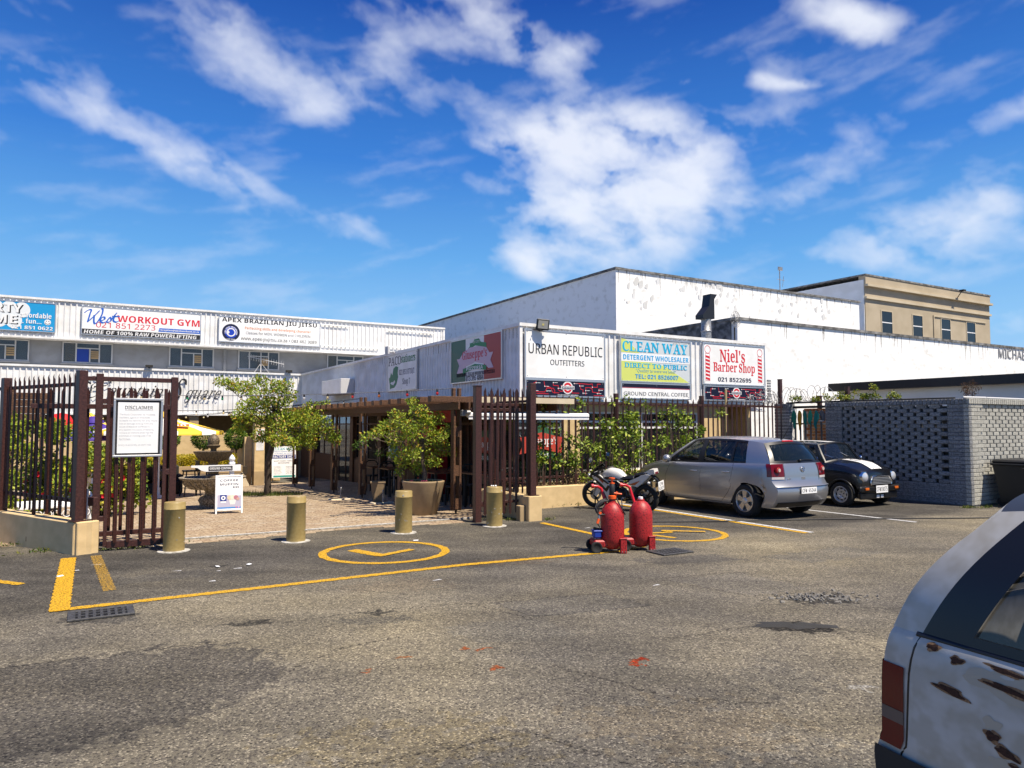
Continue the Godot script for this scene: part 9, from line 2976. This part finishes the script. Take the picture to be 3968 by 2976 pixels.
func small_things() -> void:
	# drain gratings
	for k in [[0.17, -7.55, 0.4, "iron drain grating at the corner of the yellow bay line"], [6.75, -7.32, 0.5, "iron drain grating beside the tank trolleys"]]:
		var o := thing("drain_grating", k[3], "drain", S(k[0], 0.0, k[1]))
		bx(o, "pit_floor", Vector3(-0.2 - 0.05, 0.004, -0.17), Vector3(0.25, 0.007, 0.17), M.black)
		var iron := grain(0.075, 0.075, 0.078, 0.6, X.blot2, 3.0, null, 0.0, 0.3)
		var mb := MB.new()
		for q in [[-0.26, -0.18, 0.26, -0.145], [-0.26, 0.145, 0.26, 0.18], [-0.26, -0.145, -0.2, 0.145], [0.2, -0.145, 0.26, 0.145]]:
			mb.cbox(Vector3((q[0] + q[2]) * 0.5, 0.011, (q[1] + q[3]) * 0.5), Vector3(q[2] - q[0], 0.018, q[3] - q[1]), 0.003)
		put(o, "frame", mb, iron)
		for i in 7:
			var bar := MB.new()
			bar.cbox(Vector3(-0.17 + i * 0.057, 0.011, 0), Vector3(0.026, 0.016, 0.288), 0.003)
			put(o, "bar", bar, iron)
		for z in [-0.05, 0.05]:
			bx(o, "cross_bar", Vector3(-0.199, 0.0125, z - 0.01), Vector3(0.199, 0.0205, z + 0.01), iron)
	# broken tar at the pothole
	var o := thing("pothole_rubble", "loose stones and broken tar in the pothole", "rubble", Vector3(3.0, 0, -7.2), 0.0)
	var mb := MB.new()
	for i in 150:
		var p := Vector3(rng.randfn() * 0.2, 0.004, rng.randfn() * 0.1)
		mb.cbox(p, Vector3(rng.randf_range(0.012, 0.05), rng.randf_range(0.008, 0.02), rng.randf_range(0.012, 0.04)), 0.004, Basis(rv(), rng.randf() * 3.0))
	put(o, "stones", mb, grain(0.20, 0.19, 0.175, 0.95, X.blot2, 6.0)).set_meta("kind", "stuff")
	o = thing("tar_lump", "dark ragged lump of fresh tar round the sunken cover", "tar", Vector3(2.38, 0, -6.22), 0.0)
	mb = MB.new()
	var g := []
	for i in 9:
		var row := []
		for j in 25:
			var an := TAU * j / 24
			var f := i / 8.0
			var r := f * (0.22 + 0.06 * sin(an * 2.0 + 1.0) + 0.05 * sin(an * 5.0) + 0.03 * sin(an * 11.0 + 2.0))
			row.append(Vector3(cos(an) * r * 1.25, 0.022 * (1.0 - f * f) + 0.001 + 0.006 * sin(an * 5.0 + f * 9.0) * (1 - f), sin(an) * r * 0.5))
		g.append(row)
	mb.grid(g, Vector3.UP)
	put(o, "tar", mb, grain(0.035, 0.034, 0.034, 0.9, X.fine, 4.0, X.fine, 0.8))
	# cable lying across the tar
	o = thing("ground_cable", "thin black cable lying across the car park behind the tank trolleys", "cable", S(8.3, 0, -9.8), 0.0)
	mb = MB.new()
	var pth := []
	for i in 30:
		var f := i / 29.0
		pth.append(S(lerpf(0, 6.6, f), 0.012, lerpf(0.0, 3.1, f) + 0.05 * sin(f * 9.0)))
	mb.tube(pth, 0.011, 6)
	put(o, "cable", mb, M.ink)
	# wheelie bin
	o = thing("wheelie_bin", "black plastic wheelie bin against the sunlit brick wall", "bin", S(16.95, 0, -7.5))
	mb = MB.new()
	for k in 4:
		var bs := Basis(Vector3.UP, PI / 2 * k)
		mb.quad(bs * Vector3(-0.42, 0.1, 0.42), bs * Vector3(0.42, 0.1, 0.42), bs * Vector3(0.52, 0.92, 0.52), bs * Vector3(-0.52, 0.92, 0.52), (bs * Vector3(0, -0.1, 1)).normalized())
	mb.span(Vector3(-0.42, 0.09, -0.42), Vector3(0.42, 0.12, 0.42))
	put(o, "body", mb, M.bin)
	o.scale = Vector3(1, 0.93, 1)
	mb = MB.new()
	mb.cbox(Vector3(0, 0.94, 0), Vector3(1.12, 0.06, 1.12), 0.02); mb.cbox(Vector3(0.0, 1.0, 0), Vector3(1.08, 0.08, 1.08), 0.035)
	put(o, "lid", mb, M.bin)
	mb = MB.new()
	mb.tube([Vector3(-0.5, 0.86, 0.5), Vector3(-0.64, 0.86, 0.5), Vector3(-0.64, 0.86, 0.1), Vector3(-0.5, 0.86, 0.1)], 0.02, 8)
	put(o, "handle", mb, M.bin)
	for x in [-0.35, 0.35]:
		mb = MB.new()
		mb.lathe([Vector2(0.0, -0.03), Vector2(0.1, -0.03), Vector2(0.1, 0.03), Vector2(0.0, 0.03)], 18, Transform3D(Basis(Vector3.BACK, PI / 2), Vector3(x, 0.1, -0.42)))
		put(o, "wheel", mb, M.rubber)
	for x in [-0.36, 0.36]:
		bx(o, "foot", Vector3(x - 0.04, 0.0, 0.3), Vector3(x + 0.04, 0.1, 0.4), M.bin)
	# razor wire
	for k in [[S(15.95, 2.42, -13.6), S(16.2, 2.48, -11.7), 0.23, 15, "coiled razor wire above the yard gate"], [S(14.6, 2.32, -12.95), S(15.9, 2.36, -13.05), 0.16, 9, "tangled razor wire over the fence end below the barber board"]]:
		o = thing("razor_wire", k[4], "razor wire", k[0], 0.0)
		var a: Vector3 = k[0]; var b: Vector3 = k[1]
		var d := (b - a).normalized(); var e := d.cross(Vector3.UP).normalized()
		mb = MB.new()
		var barb := MB.new()
		for q in 2:
			var path := []
			for i in int(k[3] * 10):
				var f: float = i / (k[3] * 10.0)
				var an: float = f * k[3] * 3.2 * (1.0 if q == 0 else -1.0) + q
				var r: float = k[2] * (0.85 + 0.2 * sin(f * 17.0 + q))
				var p := (b - a) * f + Vector3.UP * (sin(an) * r) + e * (cos(an) * r * 0.8) + d * sin(an * 0.7) * 0.1
				path.append(p)
				barb.box(p, Vector3(0.032, 0.006, 0.012), Basis(rv(), rng.randf() * 6.0))
			mb.tube(path, 0.006, 4)
		put(o, "coil", mb, M.galv)
		put(o, "barbs", barb, M.galv).set_meta("kind", "stuff")
	for k in [[15.98, -13.0, 2.2, 2.9, "rust-brown post above the brick pier"], [16.05, -11.85, 2.2, 2.42, "short rust-brown stub post above the yard gate"], [16.1, -11.1, 2.2, 2.62, "dark angled post above the brick screen wall"]]:
		o = thing("wire_post", k[4], "post", S(k[0], k[2], k[1]))
		bx(o, "shaft", Vector3(-0.045, -0.1, -0.045), Vector3(0.045, k[3] - k[2], 0.045), M.brown, 0.005)
		bx(o, "top_cap", Vector3(-0.05, k[3] - k[2], -0.05), Vector3(0.05, k[3] - k[2] + 0.012, 0.05), M.brown)
	# louvred box beside the barber sign and a thin wooden stake
	o = thing("louvre_strip", "tall grey louvred strip at the end of the shop sheeting", "vent", S(16.75, 2.3, -14.08))
	for i in 9:
		bx(o, "louvre", Vector3(0, 0.02 + i * 0.075, 0), Vector3(0.12, 0.075 + i * 0.075, 0.05), M.galv, 0.004)
	o = thing("wooden_stake", "thin pale wooden stake behind the fence below the barber board", "stake", S(14.15, 0.3, -13.2))
	bx(o, "shaft", Vector3(-0.03, 0.0, -0.02), Vector3(0.03, 2.3, 0.02), mt(0.35, 0.27, 0.14, 0.8), 0.004)
	o = thing("electrical_box", "small pale meter box at the shop wall end", "box", S(15.85, 2.06, -13.9))
	bx(o, "case", Vector3(0, 0, 0), Vector3(0.4, 0.12, 0.2), M.white, 0.008)
	bx(o, "door", Vector3(0.02, 0.015, 0.2), Vector3(0.38, 0.105, 0.206), M.sign_white)
	# security camera and lamp on the left building
	o = thing("security_camera", "white bullet camera under the party board", "camera", S(-3.35, 5.0, -33.3))
	mb = MB.new()
	mb.cyl(Vector3(0, 0.1, 0), Vector3(0.3, -0.1, 0.3), 0.06, 10); mb.cyl(Vector3(-0.05, 0.25, -0.2), Vector3(0.05, 0.08, 0.05), 0.025, 8)
	put(o, "barrel", mb, M.grey_light)
	mb = MB.new()
	mb.cyl(Vector3(0.301, -0.101, 0.301), Vector3(0.31, -0.107, 0.31), 0.045, 10)
	put(o, "lens", mb, M.black)
	for k in [[2.2, "small dark floodlight on the lower sheeting beside the third window"], [7.9, "small dark floodlight on the lower sheeting near the corner"]]:
		o = thing("floodlight", k[1], "floodlight", S(k[0], 4.03, -33.4))
		bx(o, "head", Vector3(-0.14, 0.03, -0.05), Vector3(0.14, 0.14, 0.05), M.dark, 0.01)
		bx(o, "foot", Vector3(-0.03, 0.0, -0.03), Vector3(0.03, 0.03, 0.03), M.dark)
	# litter
	var n := 0
	for k in [[1.4, -9.3], [1.75, -9.25], [-0.2, -9.6], [4.2, -9.9]]:
		o = thing("paper_scrap", ["white paper scrap on the tar left of the letter L", "second white paper scrap nearer the letter L", "white scrap lying on the broad yellow line", "white scrap on the tar before the right bollards"][n], "litter", S(k[0], 0.011, k[1]), rng.randf() * 3.0)
		mb = MB.new()
		mb.prism(poly([-0.04, -0.02, 0.03, -0.025, 0.045, 0.015, -0.03, 0.02]), 0.0, 0.004, Transform3D(Basis(Vector3.RIGHT, -PI / 2 + 0.1), Vector3.ZERO))
		put(o, "sheet", mb, M.white)
		n += 1
